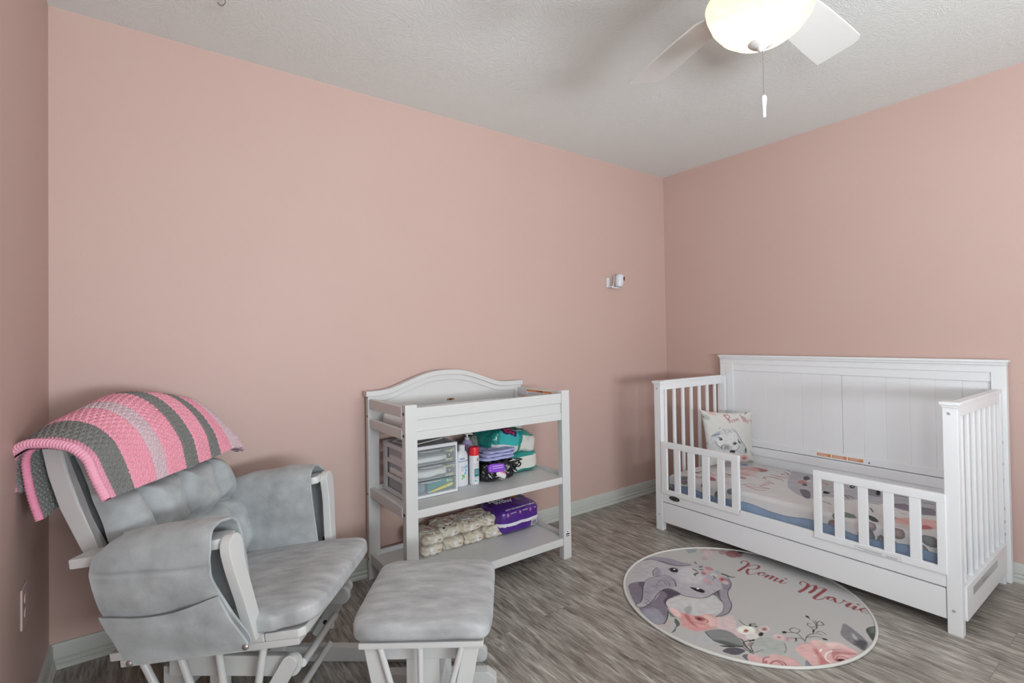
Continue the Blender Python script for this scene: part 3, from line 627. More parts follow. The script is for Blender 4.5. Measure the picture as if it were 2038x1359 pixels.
('p',(0.2,0.26,0.24),0.85,1.0,[0.012,0.434,0.006,0.434,0.004,0.439,0.008,0.451,0.016,0.463,0.023,0.473,0.031,0.479,0.037,0.477,0.039,0.471,0.035,0.459,0.027,0.447,0.02,0.438]),
('p',(0.2,0.26,0.24),0.85,1.0,[0.105,0.287,0.104,0.291,0.107,0.301,0.117,0.316,0.129,0.33,0.143,0.344,0.15,0.348,0.152,0.346,0.148,0.334,0.139,0.318,0.125,0.303,0.113,0.291]),
('p',(0.2,0.26,0.24),0.85,1.0,[0.082,0.289,0.078,0.287,0.072,0.287,0.068,0.289,0.066,0.293,0.066,0.297,0.07,0.299,0.074,0.303,0.08,0.303,0.086,0.301,0.088,0.297,0.086,0.293]),
('p',(0.2,0.26,0.24),0.85,1.0,[0.252,0.23,0.244,0.232,0.236,0.244,0.234,0.264,0.234,0.285,0.238,0.303,0.246,0.311,0.254,0.309,0.26,0.297,0.264,0.277,0.264,0.256,0.258,0.238]),
('p',(0.2,0.26,0.24),0.85,1.0,[0.281,0.189,0.273,0.191,0.26,0.201,0.244,0.217,0.23,0.234,0.225,0.248,0.225,0.256,0.232,0.254,0.246,0.244,0.262,0.229,0.275,0.211,0.283,0.197]),
('p',(0.2,0.26,0.24),0.85,1.0,[0.244,0.275,0.238,0.275,0.232,0.283,0.23,0.293,0.232,0.307,0.236,0.316,0.242,0.322,0.248,0.322,0.254,0.314,0.256,0.305,0.254,0.291,0.25,0.281]),
('p',(0.2,0.26,0.24),0.85,1.0,[0.186,0.467,0.178,0.465,0.168,0.469,0.158,0.475,0.15,0.482,0.146,0.49,0.148,0.496,0.156,0.496,0.166,0.494,0.176,0.486,0.184,0.479,0.187,0.471]),
('p',(0.62,0.55,0.54),1.0,1.0,[-0.902,0.113,-0.875,0.125,-0.844,0.135,-0.824,0.137,-0.824,0.127,-0.836,0.111,-0.852,0.094,-0.869,0.08,-0.891,0.066,-0.91,0.057,-0.928,0.051,-0.943,0.051,-0.949,0.055,-0.941,0.07,-0.924,0.094]),
('l',(0.13,0.16,0.15),1.0,0.006,[-0.725,0.205,-0.746,0.189,-0.777,0.168,-0.811,0.148,-0.844,0.133,-0.879,0.121,-0.902,0.113]),
('p',(0.28,0.32,0.3),1.0,1.0,[-0.76,0.109,-0.76,0.102,-0.766,0.084,-0.775,0.066,-0.783,0.053,-0.795,0.039,-0.811,0.029,-0.828,0.025,-0.848,0.025,-0.867,0.021,-0.883,0.014,-0.9,0.004,-0.914,-0.002,-0.932,-0.002,-0.947,0.0,-0.953,0.004,-0.939,0.008,-0.914,0.014,-0.891,0.021,-0.873,0.027,-0.855,0.033,-0.84,0.043,-0.828,0.055,-0.818,0.068,-0.809,0.082,-0.791,0.094,-0.773,0.105]),
('p',(0.3,0.3,0.3),0.8,3,[-0.715,0.209,-0.711,0.203,-0.713,0.186,-0.717,0.166,-0.717,0.143,-0.719,0.117,-0.723,0.104,-0.738,0.109,-0.756,0.127,-0.766,0.146,-0.754,0.17,-0.732,0.195]),
('p',(0.72,0.6,0.61),0.9,3,[-0.477,-0.086,-0.461,-0.094,-0.447,-0.107,-0.432,-0.121,-0.406,-0.127,-0.377,-0.131,-0.361,-0.143,-0.371,-0.164,-0.395,-0.191,-0.42,-0.217,-0.449,-0.236,-0.48,-0.256,-0.506,-0.275,-0.525,-0.297,-0.543,-0.318,-0.551,-0.34,-0.549,-0.357,-0.541,-0.375,-0.539,-0.389,-0.553,-0.4,-0.572,-0.408,-0.588,-0.406,-0.596,-0.393,-0.598,-0.367,-0.598,-0.342,-0.594,-0.318,-0.588,-0.291,-0.586,-0.264,-0.596,-0.236,-0.611,-0.207,-0.615,-0.182,-0.6,-0.158,-0.574,-0.137,-0.547,-0.119,-0.523,-0.104,-0.498,-0.092]),
('p',(0.74,0.48,0.46),1.0,1.0,[-0.658,0.236,-0.648,0.238,-0.643,0.234,-0.639,0.221,-0.641,0.199,-0.646,0.172,-0.646,0.146,-0.643,0.129,-0.635,0.113,-0.629,0.098,-0.625,0.078,-0.621,0.057,-0.613,0.041,-0.6,0.029,-0.58,0.02,-0.561,0.01,-0.533,0.0,-0.506,-0.01,-0.486,-0.023,-0.479,-0.039,-0.48,-0.059,-0.488,-0.078,-0.506,-0.098,-0.529,-0.117,-0.555,-0.135,-0.578,-0.148,-0.602,-0.158,-0.625,-0.164,-0.652,-0.16,-0.682,-0.15,-0.709,-0.139,-0.738,-0.129,-0.766,-0.115,-0.789,-0.1,-0.801,-0.078,-0.807,-0.053,-0.811,-0.031,-0.814,-0.012,-0.814,0.004,-0.809,0.02,-0.793,0.035,-0.768,0.051,-0.748,0.068,-0.74,0.086,-0.738,0.104,-0.734,0.123,-0.727,0.146,-0.717,0.17,-0.705,0.191,-0.689,0.209,-0.674,0.227]),
('p',(0.78,0.62,0.6),1.0,3,[-0.658,0.236,-0.648,0.238,-0.643,0.232,-0.639,0.221,-0.639,0.203,-0.639,0.182,-0.646,0.158,-0.666,0.133,-0.689,0.105,-0.707,0.092,-0.721,0.094,-0.73,0.107,-0.734,0.123,-0.73,0.145,-0.719,0.168,-0.705,0.191,-0.689,0.209,-0.674,0.227]),
('p',(0.66,0.26,0.25),0.9,4,[-0.65,0.104,-0.641,0.1,-0.635,0.086,-0.637,0.068,-0.646,0.053,-0.664,0.035,-0.682,0.016,-0.695,-0.006,-0.707,-0.031,-0.717,-0.051,-0.725,-0.068,-0.729,-0.08,-0.73,-0.082,-0.732,-0.068,-0.732,-0.047,-0.729,-0.021,-0.721,0.002,-0.709,0.027,-0.697,0.049,-0.682,0.072,-0.664,0.092]),
('p',(0.76,0.6,0.57),1.0,4,[-0.549,-0.01,-0.531,-0.01,-0.512,-0.021,-0.498,-0.037,-0.498,-0.057,-0.504,-0.078,-0.516,-0.1,-0.539,-0.119,-0.566,-0.137,-0.592,-0.148,-0.615,-0.148,-0.635,-0.141,-0.645,-0.129,-0.631,-0.111,-0.605,-0.092,-0.584,-0.07,-0.57,-0.047,-0.561,-0.023]),
('p',(0.6,0.22,0.24),1.0,3,[-0.596,-0.055,-0.613,-0.057,-0.629,-0.049,-0.641,-0.033,-0.645,-0.012,-0.639,0.008,-0.625,0.02,-0.607,0.023,-0.59,0.016,-0.578,-0.002,-0.574,-0.021,-0.58,-0.041]),
('p',(0.36,0.08,0.11),1.0,1.0,[-0.605,-0.029,-0.615,-0.033,-0.625,-0.031,-0.631,-0.023,-0.635,-0.016,-0.631,-0.006,-0.625,0.0,-0.615,0.002,-0.605,0.0,-0.598,-0.006,-0.596,-0.016,-0.598,-0.023]),
('l',(0.55,0.18,0.2),1.0,0.006,[-0.617,0.033,-0.611,0.025,-0.605,0.018,-0.598,0.006,-0.592,-0.004,-0.584,-0.016,-0.58,-0.029,-0.58,-0.047,-0.582,-0.064,-0.588,-0.078,-0.598,-0.082,-0.609,-0.082,-0.617,-0.08]),
('l',(0.6,0.25,0.25),1.0,0.005,[-0.691,0.004,-0.688,-0.01,-0.682,-0.025,-0.674,-0.043,-0.664,-0.061,-0.652,-0.076,-0.645,-0.088]),
('l',(0.72,0.4,0.38),1.0,0.006,[-0.789,-0.037,-0.779,-0.051,-0.762,-0.072,-0.746,-0.092,-0.727,-0.107,-0.709,-0.121,-0.695,-0.131]),
('p',(0.76,0.76,0.72),1.0,3,[-0.42,-0.375,-0.455,-0.383,-0.494,-0.375,-0.525,-0.355,-0.541,-0.326,-0.537,-0.297,-0.514,-0.275,-0.479,-0.268,-0.439,-0.273,-0.406,-0.295,-0.391,-0.324,-0.396,-0.354]),
('p',(0.74,0.72,0.7),0.8,3,[-0.461,-0.43,-0.488,-0.437,-0.52,-0.434,-0.547,-0.42,-0.561,-0.4,-0.561,-0.381,-0.545,-0.363,-0.518,-0.355,-0.484,-0.359,-0.457,-0.373,-0.441,-0.393,-0.443,-0.414]),
('p',(0.55,0.28,0.18),1.0,1.0,[-0.459,-0.342,-0.469,-0.344,-0.48,-0.344,-0.49,-0.34,-0.496,-0.332,-0.496,-0.324,-0.49,-0.318,-0.479,-0.314,-0.467,-0.316,-0.457,-0.32,-0.453,-0.328,-0.453,-0.336]),
('p',(0.68,0.45,0.3),1.0,1.0,[-0.479,-0.346,-0.484,-0.348,-0.494,-0.346,-0.502,-0.34,-0.508,-0.334,-0.51,-0.328,-0.508,-0.324,-0.502,-0.324,-0.492,-0.326,-0.484,-0.33,-0.479,-0.336,-0.477,-0.342]),
('p',(0.72,0.62,0.6),1.0,3,[-0.307,-0.428,-0.332,-0.436,-0.361,-0.436,-0.383,-0.426,-0.393,-0.41,-0.389,-0.393,-0.371,-0.379,-0.346,-0.371,-0.318,-0.371,-0.295,-0.381,-0.285,-0.396,-0.289,-0.414]),
('p',(0.5,0.36,0.32),1.0,3,[-0.328,-0.418,-0.34,-0.422,-0.354,-0.422,-0.365,-0.416,-0.371,-0.408,-0.369,-0.4,-0.359,-0.393,-0.346,-0.389,-0.332,-0.389,-0.32,-0.395,-0.316,-0.402,-0.318,-0.41]),
('p',(0.12,0.14,0.12),1.0,1.0,[-0.404,-0.428,-0.416,-0.436,-0.434,-0.439,-0.449,-0.437,-0.459,-0.434,-0.463,-0.426,-0.457,-0.418,-0.443,-0.41,-0.428,-0.408,-0.412,-0.408,-0.4,-0.412,-0.398,-0.42]),
('l',(0.14,0.16,0.15),1.0,0.005,[-0.379,-0.217,-0.389,-0.238,-0.404,-0.268,-0.408,-0.293,-0.393,-0.316,-0.367,-0.338,-0.348,-0.352]),
('p',(0.42,0.44,0.36),0.8,1.0,[-0.322,-0.334,-0.336,-0.336,-0.352,-0.332,-0.367,-0.324,-0.377,-0.312,-0.381,-0.301,-0.375,-0.295,-0.363,-0.293,-0.346,-0.295,-0.332,-0.305,-0.32,-0.316,-0.318,-0.326]),
('p',(0.14,0.16,0.15),1.0,1.0,[-0.367,-0.314,-0.375,-0.318,-0.385,-0.318,-0.391,-0.316,-0.393,-0.312,-0.389,-0.309,-0.383,-0.303,-0.375,-0.301,-0.367,-0.299,-0.361,-0.301,-0.359,-0.305,-0.361,-0.311]),
('p',(0.14,0.16,0.15),1.0,1.0,[-0.352,-0.354,-0.357,-0.355,-0.363,-0.355,-0.369,-0.354,-0.371,-0.35,-0.371,-0.346,-0.367,-0.342,-0.361,-0.34,-0.355,-0.34,-0.35,-0.344,-0.346,-0.346,-0.348,-0.352]),
('p',(0.58,0.6,0.62),1.0,1.0,[-0.875,-0.115,-0.859,-0.121,-0.84,-0.141,-0.82,-0.162,-0.803,-0.182,-0.783,-0.205,-0.771,-0.229,-0.764,-0.254,-0.762,-0.281,-0.766,-0.299,-0.775,-0.307,-0.793,-0.309,-0.809,-0.301,-0.828,-0.285,-0.85,-0.264,-0.865,-0.24,-0.875,-0.221,-0.879,-0.201,-0.881,-0.182,-0.883,-0.156,-0.881,-0.131]),
('p',(0.42,0.44,0.44),1.0,1.0,[-0.734,-0.145,-0.701,-0.15,-0.66,-0.168,-0.625,-0.189,-0.605,-0.211,-0.592,-0.236,-0.586,-0.264,-0.59,-0.293,-0.6,-0.322,-0.613,-0.35,-0.629,-0.377,-0.65,-0.402,-0.668,-0.42,-0.684,-0.424,-0.699,-0.418,-0.713,-0.408,-0.727,-0.389,-0.738,-0.363,-0.752,-0.338,-0.764,-0.311,-0.773,-0.283,-0.781,-0.26,-0.781,-0.24,-0.777,-0.227,-0.771,-0.209,-0.764,-0.186,-0.752,-0.16]),
('p',(0.24,0.26,0.27),0.8,4,[-0.791,-0.242,-0.775,-0.25,-0.75,-0.273,-0.729,-0.299,-0.715,-0.326,-0.707,-0.354,-0.699,-0.377,-0.689,-0.396,-0.68,-0.412,-0.678,-0.42,-0.691,-0.418,-0.711,-0.408,-0.73,-0.395,-0.746,-0.377,-0.762,-0.354,-0.775,-0.328,-0.785,-0.295,-0.793,-0.262]),
('l',(0.16,0.18,0.18),1.0,0.005,[-0.734,-0.145,-0.748,-0.166,-0.766,-0.195,-0.777,-0.223,-0.781,-0.246,-0.781,-0.268,-0.775,-0.291,-0.766,-0.318,-0.752,-0.35,-0.736,-0.375,-0.717,-0.395,-0.695,-0.41,-0.678,-0.42]),
('p',(0.17,0.16,0.19),1.0,1.0,[-0.813,-0.309,-0.797,-0.318,-0.77,-0.34,-0.748,-0.357,-0.734,-0.373,-0.727,-0.387,-0.727,-0.393,-0.74,-0.387,-0.764,-0.371,-0.783,-0.355,-0.799,-0.338,-0.811,-0.318]),
('p',(0.28,0.26,0.32),1.0,1.0,[-0.85,-0.359,-0.834,-0.357,-0.811,-0.359,-0.787,-0.363,-0.77,-0.371,-0.752,-0.383,-0.736,-0.398,-0.723,-0.418,-0.713,-0.441,-0.713,-0.457,-0.729,-0.463,-0.754,-0.461,-0.777,-0.459,-0.795,-0.455,-0.811,-0.449,-0.824,-0.439,-0.836,-0.426,-0.844,-0.41,-0.85,-0.395,-0.854,-0.381,-0.855,-0.369]),
('p',(0.34,0.33,0.38),1.0,1.0,[-0.791,-0.475,-0.773,-0.475,-0.752,-0.482,-0.744,-0.492,-0.762,-0.508,-0.791,-0.523,-0.811,-0.529,-0.813,-0.516,-0.803,-0.49]),
('l',(0.1,0.11,0.11),1.0,0.006,[-0.707,-0.512,-0.701,-0.498,-0.691,-0.479,-0.678,-0.457,-0.656,-0.428,-0.629,-0.395,-0.609,-0.371]),
('l',(0.1,0.11,0.11),1.0,0.006,[-0.709,-0.494,-0.703,-0.473,-0.695,-0.443,-0.691,-0.418,-0.697,-0.408,-0.705,-0.404,-0.713,-0.402]),
('l',(0.1,0.11,0.11),1.0,0.006,[-0.688,-0.502,-0.684,-0.482,-0.68,-0.457,-0.672,-0.434,-0.66,-0.418,-0.646,-0.406,-0.637,-0.396]),
('l',(0.1,0.11,0.11),1.0,0.006,[-0.682,-0.498,-0.672,-0.486,-0.658,-0.471,-0.641,-0.459,-0.619,-0.451,-0.594,-0.447,-0.574,-0.445]),
('l',(0.1,0.11,0.11),1.0,0.006,[-0.609,-0.354,-0.617,-0.385]),
('l',(0.1,0.11,0.11),1.0,0.006,[-0.627,-0.396,-0.574,-0.408]),
('p',(0.1,0.11,0.11),1.0,1.0,[-0.531,-0.432,-0.539,-0.436,-0.549,-0.436,-0.559,-0.434,-0.566,-0.43,-0.57,-0.426,-0.568,-0.422,-0.561,-0.418,-0.551,-0.418,-0.541,-0.42,-0.533,-0.424,-0.529,-0.428]),
('p',(0.1,0.11,0.11),1.0,1.0,[-0.566,-0.424,-0.572,-0.426,-0.58,-0.426,-0.584,-0.422,-0.586,-0.42,-0.586,-0.414,-0.582,-0.412,-0.576,-0.41,-0.57,-0.41,-0.564,-0.412,-0.563,-0.416,-0.563,-0.42]),
('p',(0.5,0.4,0.34),0.8,1.0,[-0.588,-0.447,-0.602,-0.453,-0.619,-0.457,-0.635,-0.455,-0.646,-0.451,-0.65,-0.443,-0.645,-0.434,-0.631,-0.428,-0.615,-0.424,-0.598,-0.424,-0.586,-0.43,-0.582,-0.437]),
('p',(0.56,0.58,0.56),1.0,1.0,[-0.525,-0.43,-0.492,-0.434,-0.461,-0.445,-0.438,-0.465,-0.424,-0.486,-0.418,-0.514,-0.414,-0.539,-0.408,-0.559,-0.404,-0.574,-0.408,-0.592,-0.418,-0.605,-0.436,-0.619,-0.455,-0.631,-0.477,-0.639,-0.5,-0.645,-0.523,-0.646,-0.543,-0.645,-0.564,-0.641,-0.586,-0.633,-0.611,-0.621,-0.637,-0.604,-0.656,-0.586,-0.666,-0.572,-0.67,-0.557,-0.67,-0.539,-0.67,-0.521,-0.664,-0.502,-0.648,-0.482,-0.613,-0.463,-0.568,-0.441]),
('l',(0.2,0.22,0.2),1.0,0.003,[-0.693,-0.508,-0.602,-0.533]),
('l',(0.2,0.2,0.2),1.0,0.003,[-0.4,-0.582,-0.414,-0.594,-0.436,-0.611,-0.457,-0.625,-0.48,-0.633,-0.504,-0.639,-0.52,-0.643]),
('p',(0.72,0.6,0.6),1.0,3,[-0.336,-0.559,-0.357,-0.561,-0.381,-0.555,-0.396,-0.539,-0.402,-0.52,-0.396,-0.502,-0.381,-0.488,-0.357,-0.486,-0.336,-0.492,-0.318,-0.508,-0.313,-0.527,-0.318,-0.547]),
('p',(0.62,0.32,0.34),1.0,1.0,[-0.357,-0.537,-0.363,-0.539,-0.369,-0.535,-0.375,-0.529,-0.375,-0.523,-0.371,-0.518,-0.367,-0.514,-0.359,-0.514,-0.354,-0.516,-0.35,-0.521,-0.348,-0.527,-0.352,-0.533]),
('p',(0.68,0.42,0.45),1.0,3,[-0.326,-0.584,-0.34,-0.59,-0.354,-0.59,-0.361,-0.588,-0.363,-0.582,-0.359,-0.576,-0.348,-0.568,-0.334,-0.562,-0.32,-0.562,-0.311,-0.564,-0.309,-0.57,-0.314,-0.578]),
('p',(0.74,0.54,0.53),1.0,1.0,[-0.764,-0.498,-0.738,-0.502,-0.711,-0.52,-0.693,-0.535,-0.693,-0.549,-0.705,-0.562,-0.705,-0.574,-0.688,-0.58,-0.66,-0.584,-0.635,-0.588,-0.619,-0.592,-0.605,-0.598,-0.594,-0.607,-0.584,-0.621,-0.574,-0.637,-0.566,-0.652,-0.557,-0.668,-0.547,-0.684,-0.541,-0.699,-0.541,-0.715,-0.543,-0.729,-0.549,-0.742,-0.557,-0.758,-0.568,-0.775,-0.588,-0.781,-0.615,-0.771,-0.648,-0.754,-0.686,-0.729,-0.727,-0.699,-0.77,-0.664,-0.803,-0.633,-0.818,-0.607,-0.824,-0.584,-0.822,-0.562,-0.809,-0.537,-0.787,-0.512]),
('l',(0.62,0.24,0.26),1.0,0.008,[-0.76,-0.611,-0.744,-0.604,-0.723,-0.592,-0.701,-0.584,-0.684,-0.586,-0.666,-0.592,-0.654,-0.598]),
('p',(0.6,0.25,0.27),1.0,2,[-0.717,-0.621,-0.727,-0.623,-0.734,-0.623,-0.742,-0.621,-0.744,-0.617,-0.742,-0.611,-0.736,-0.605,-0.727,-0.604,-0.719,-0.604,-0.711,-0.605,-0.709,-0.609,-0.711,-0.615]),
('l',(0.6,0.22,0.24),1.0,0.009,[-0.729,-0.643,-0.717,-0.641,-0.697,-0.641,-0.68,-0.641,-0.666,-0.646,-0.652,-0.652,-0.643,-0.662,-0.637,-0.674,-0.635,-0.687,-0.637,-0.697,-0.643,-0.707,-0.65,-0.715,-0.658,-0.721]),
('l',(0.62,0.26,0.28),1.0,0.008,[-0.66,-0.664,-0.66,-0.672,-0.66,-0.686,-0.66,-0.695,-0.666,-0.699,-0.674,-0.701,-0.68,-0.703]),
('l',(0.72,0.45,0.42),1.0,0.005,[-0.568,-0.658,-0.563,-0.672,-0.553,-0.691,-0.547,-0.711,-0.551,-0.729,-0.557,-0.744,-0.561,-0.756]),
('p',(0.42,0.45,0.5),1.0,1.0,[-0.482,-0.773,-0.477,-0.777,-0.48,-0.785,-0.486,-0.797,-0.492,-0.811,-0.5,-0.826,-0.51,-0.832,-0.527,-0.826,-0.547,-0.812,-0.553,-0.801,-0.535,-0.789,-0.504,-0.777]),
('p',(0.75,0.55,0.54),1.0,1.0,[-0.354,-0.66,-0.334,-0.662,-0.314,-0.664,-0.299,-0.668,-0.287,-0.676,-0.277,-0.687,-0.266,-0.693,-0.246,-0.693,-0.223,-0.689,-0.201,-0.689,-0.184,-0.699,-0.168,-0.713,-0.158,-0.727,-0.16,-0.74,-0.168,-0.756,-0.17,-0.768,-0.156,-0.773,-0.135,-0.779,-0.115,-0.787,-0.098,-0.799,-0.084,-0.812,-0.076,-0.83,-0.076,-0.848,-0.082,-0.869,-0.088,-0.891,-0.09,-0.916,-0.094,-0.941,-0.105,-0.961,-0.131,-0.967,-0.168,-0.963,-0.201,-0.959,-0.23,-0.957,-0.26,-0.953,-0.291,-0.947,-0.33,-0.934,-0.371,-0.918,-0.408,-0.902,-0.438,-0.889,-0.463,-0.875,-0.482,-0.861,-0.498,-0.848,-0.508,-0.836,-0.51,-0.822,-0.502,-0.807,-0.488,-0.791,-0.477,-0.773,-0.469,-0.758,-0.465,-0.74,-0.457,-0.723,-0.447,-0.705,-0.434,-0.686,-0.418,-0.67,-0.398,-0.664,-0.375,-0.662]),
('p',(0.78,0.66,0.62),0.9,6,[-0.158,-0.766,-0.145,-0.768,-0.129,-0.775,-0.115,-0.787,-0.098,-0.805,-0.084,-0.828,-0.076,-0.848,-0.08,-0.865,-0.09,-0.883,-0.102,-0.887,-0.113,-0.875,-0.125,-0.854,-0.139,-0.834,-0.16,-0.822,-0.186,-0.814,-0.199,-0.805,-0.193,-0.791,-0.176,-0.775]),
('p',(0.76,0.62,0.56),0.9,6,[-0.209,-0.693,-0.191,-0.697,-0.174,-0.713,-0.162,-0.729,-0.158,-0.742,-0.162,-0.756,-0.172,-0.764,-0.197,-0.764,-0.23,-0.76,-0.25,-0.75,-0.244,-0.73,-0.227,-0.707]),
('p',(0.66,0.26,0.25),0.85,6,[-0.305,-0.742,-0.295,-0.744,-0.291,-0.756,-0.293,-0.768,-0.305,-0.781,-0.326,-0.797,-0.344,-0.811,-0.355,-0.826,-0.365,-0.84,-0.373,-0.854,-0.377,-0.867,-0.381,-0.879,-0.391,-0.885,-0.416,-0.879,-0.447,-0.867,-0.463,-0.854,-0.449,-0.842,-0.418,-0.828,-0.391,-0.816,-0.373,-0.803,-0.361,-0.789,-0.348,-0.775,-0.332,-0.762,-0.316,-0.748]),
('p',(0.64,0.3,0.3),0.8,3,[-0.271,-0.85,-0.256,-0.844,-0.242,-0.84,-0.227,-0.842,-0.211,-0.852,-0.193,-0.865,-0.18,-0.879,-0.166,-0.896,-0.156,-0.914,-0.146,-0.93,-0.135,-0.943,-0.127,-0.955,-0.127,-0.961,-0.141,-0.957,-0.164,-0.945,-0.186,-0.932,-0.197,-0.916,-0.209,-0.898,-0.225,-0.887,-0.246,-0.879,-0.273,-0.879,-0.295,-0.881,-0.311,-0.889,-0.324,-0.902,-0.33,-0.908,-0.332,-0.904,-0.33,-0.895,-0.322,-0.883,-0.309,-0.871,-0.289,-0.859]),
('p',(0.45,0.12,0.14),1.0,2,[-0.268,-0.936,-0.281,-0.937,-0.297,-0.934,-0.313,-0.924,-0.322,-0.914,-0.324,-0.904,-0.318,-0.898,-0.305,-0.896,-0.289,-0.902,-0.273,-0.91,-0.264,-0.92,-0.262,-0.93]),
('p',(0.2,0.04,0.06),1.0,1.0,[-0.291,-0.924,-0.297,-0.924,-0.305,-0.924,-0.311,-0.92,-0.314,-0.916,-0.313,-0.912,-0.309,-0.908,-0.303,-0.908,-0.295,-0.908,-0.289,-0.912,-0.285,-0.916,-0.287,-0.92]),
('l',(0.6,0.25,0.26),1.0,0.007,[-0.322,-0.898,-0.307,-0.895,-0.283,-0.891,-0.262,-0.889,-0.25,-0.896,-0.242,-0.906,-0.238,-0.916,-0.234,-0.926,-0.234,-0.936,-0.234,-0.943]),
('l',(0.82,0.74,0.7),1.0,0.008,[-0.232,-0.838,-0.248,-0.834,-0.268,-0.828,-0.291,-0.826,-0.314,-0.83,-0.34,-0.838,-0.359,-0.848,-0.371,-0.861,-0.377,-0.881,-0.381,-0.893]),
('p',(0.85,0.8,0.78),1.0,1.0,[-0.258,-0.783,-0.264,-0.787,-0.275,-0.789,-0.289,-0.791,-0.301,-0.791,-0.309,-0.791,-0.311,-0.787,-0.307,-0.785,-0.295,-0.781,-0.281,-0.779,-0.27,-0.779,-0.26,-0.781]),
('l',(0.5,0.22,0.24),1.0,0.004,[-0.213,-0.834,-0.197,-0.844,-0.178,-0.857,-0.16,-0.873,-0.15,-0.887,-0.146,-0.902,-0.141,-0.916,-0.137,-0.932,-0.135,-0.945,-0.133,-0.957]),
('l',(0.7,0.45,0.42),1.0,0.005,[-0.354,-0.66,-0.334,-0.666,-0.307,-0.672,-0.285,-0.678,-0.273,-0.682,-0.268,-0.686,-0.266,-0.693,-0.266,-0.709,-0.27,-0.727,-0.277,-0.746,-0.289,-0.762,-0.305,-0.777,-0.322,-0.795,-0.34,-0.816,-0.359,-0.838,-0.373,-0.854]),
('p',(0.42,0.41,0.44),1.0,1.0,[0.23,-0.746,0.229,-0.764,0.213,-0.795,0.193,-0.826,0.174,-0.857,0.15,-0.889,0.129,-0.916,0.111,-0.934,0.092,-0.947,0.068,-0.959,0.031,-0.969,-0.01,-0.975,-0.039,-0.975,-0.047,-0.963,-0.041,-0.945,-0.031,-0.924,-0.023,-0.896,-0.012,-0.865,0.004,-0.838,0.02,-0.816,0.035,-0.799,0.055,-0.785,0.076,-0.775,0.1,-0.77,0.127,-0.764,0.164,-0.754,0.205,-0.744]),
('p',(0.2,0.2,0.22),0.8,6,[0.072,-0.891,0.086,-0.904,0.094,-0.926,0.094,-0.943,0.092,-0.951,0.086,-0.955,0.068,-0.959,0.033,-0.965,-0.01,-0.973,-0.039,-0.975,-0.043,-0.967,-0.033,-0.953,-0.023,-0.939,-0.021,-0.926,-0.02,-0.91,-0.01,-0.898,0.016,-0.891,0.047,-0.887]),
('p',(0.62,0.62,0.62),0.8,3,[0.133,-0.836,0.129,-0.844,0.113,-0.859,0.1,-0.875,0.084,-0.885,0.07,-0.895,0.061,-0.898,0.059,-0.893,0.061,-0.883,0.068,-0.869,0.09,-0.855,0.117,-0.842]),
('p',(0.24,0.27,0.25),1.0,1.0,[0.266,-0.881,0.289,-0.879,0.314,-0.881,0.336,-0.887,0.361,-0.896,0.385,-0.908,0.387,-0.92,0.354,-0.932,0.299,-0.943,0.25,-0.953,0.203,-0.965,0.16,-0.975,0.137,-0.975,0.145,-0.963,0.17,-0.941,0.197,-0.922,0.219,-0.906,0.242,-0.891]),
('p',(0.4,0.44,0.4),0.6,5,[0.318,-0.893,0.344,-0.896,0.367,-0.906,0.375,-0.916,0.35,-0.926,0.309,-0.934,0.277,-0.937,0.26,-0.934,0.252,-0.926,0.254,-0.918,0.268,-0.908,0.295,-0.898]),
('l',(0.09,0.1,0.11),1.0,0.0045,[-0.268,-0.674,-0.254,-0.66,-0.236,-0.639,-0.223,-0.619,-0.211,-0.604,-0.203,-0.59,-0.203,-0.578,-0.215,-0.561,-0.234,-0.545,-0.25,-0.531,-0.26,-0.521,-0.266,-0.512,-0.27,-0.508]),
('l',(0.09,0.1,0.11),1.0,0.0045,[-0.203,-0.578,-0.207,-0.57,-0.213,-0.559,-0.215,-0.549,-0.213,-0.541,-0.205,-0.531,-0.195,-0.527,-0.182,-0.525,-0.164,-0.527,-0.15,-0.531,-0.143,-0.541,-0.137,-0.553,-0.135,-0.562,-0.137,-0.57,-0.141,-0.578,-0.148,-0.582,-0.164,-0.584,-0.184,-0.582,-0.197,-0.582]),
('l',(0.09,0.1,0.11),1.0,0.0045,[-0.248,-0.666,-0.238,-0.662,-0.223,-0.656,-0.203,-0.65,-0.182,-0.648,-0.154,-0.648,-0.131,-0.652,-0.111,-0.658,-0.094,-0.67,-0.082,-0.68,-0.078,-0.691,-0.078,-0.703,-0.078,-0.711]),
('l',(0.09,0.1,0.11),1.0,0.0045,[-0.109,-0.658,-0.096,-0.654,-0.076,-0.648,-0.059,-0.641,-0.049,-0.633,-0.041,-0.621,-0.035,-0.611,-0.031,-0.6,-0.027,-0.59,-0.023,-0.58,-0.014,-0.576,-0.004,-0.572,0.006,-0.572,0.01,-0.576,0.01,-0.582,0.012,-0.588]),
('l',(0.09,0.1,0.11),1.0,0.0045,[-0.059,-0.641,-0.039,-0.643,-0.012,-0.645,0.006,-0.643,0.008,-0.637,0.0,-0.629,-0.01,-0.621,-0.018,-0.615,-0.025,-0.611,-0.031,-0.609]),
('l',(0.09,0.1,0.11),1.0,0.0045,[-0.008,-0.641,0.008,-0.635,0.031,-0.627,0.053,-0.619,0.076,-0.613,0.098,-0.611,0.109,-0.613,0.107,-0.627,0.096,-0.645,0.082,-0.656,0.064,-0.652,0.045,-0.641,0.031,-0.633]),
('l',(0.09,0.1,0.11),1.0,0.0045,[0.016,-0.631,0.029,-0.621,0.047,-0.607,0.061,-0.596,0.068,-0.586,0.072,-0.58,0.076,-0.576]),
('l',(0.09,0.1,0.11),1.0,0.0045,[0.031,-0.633,0.094,-0.59]),
('l',(0.09,0.1,0.11),1.0,0.0045,[0.076,-0.555,0.104,-0.535]),
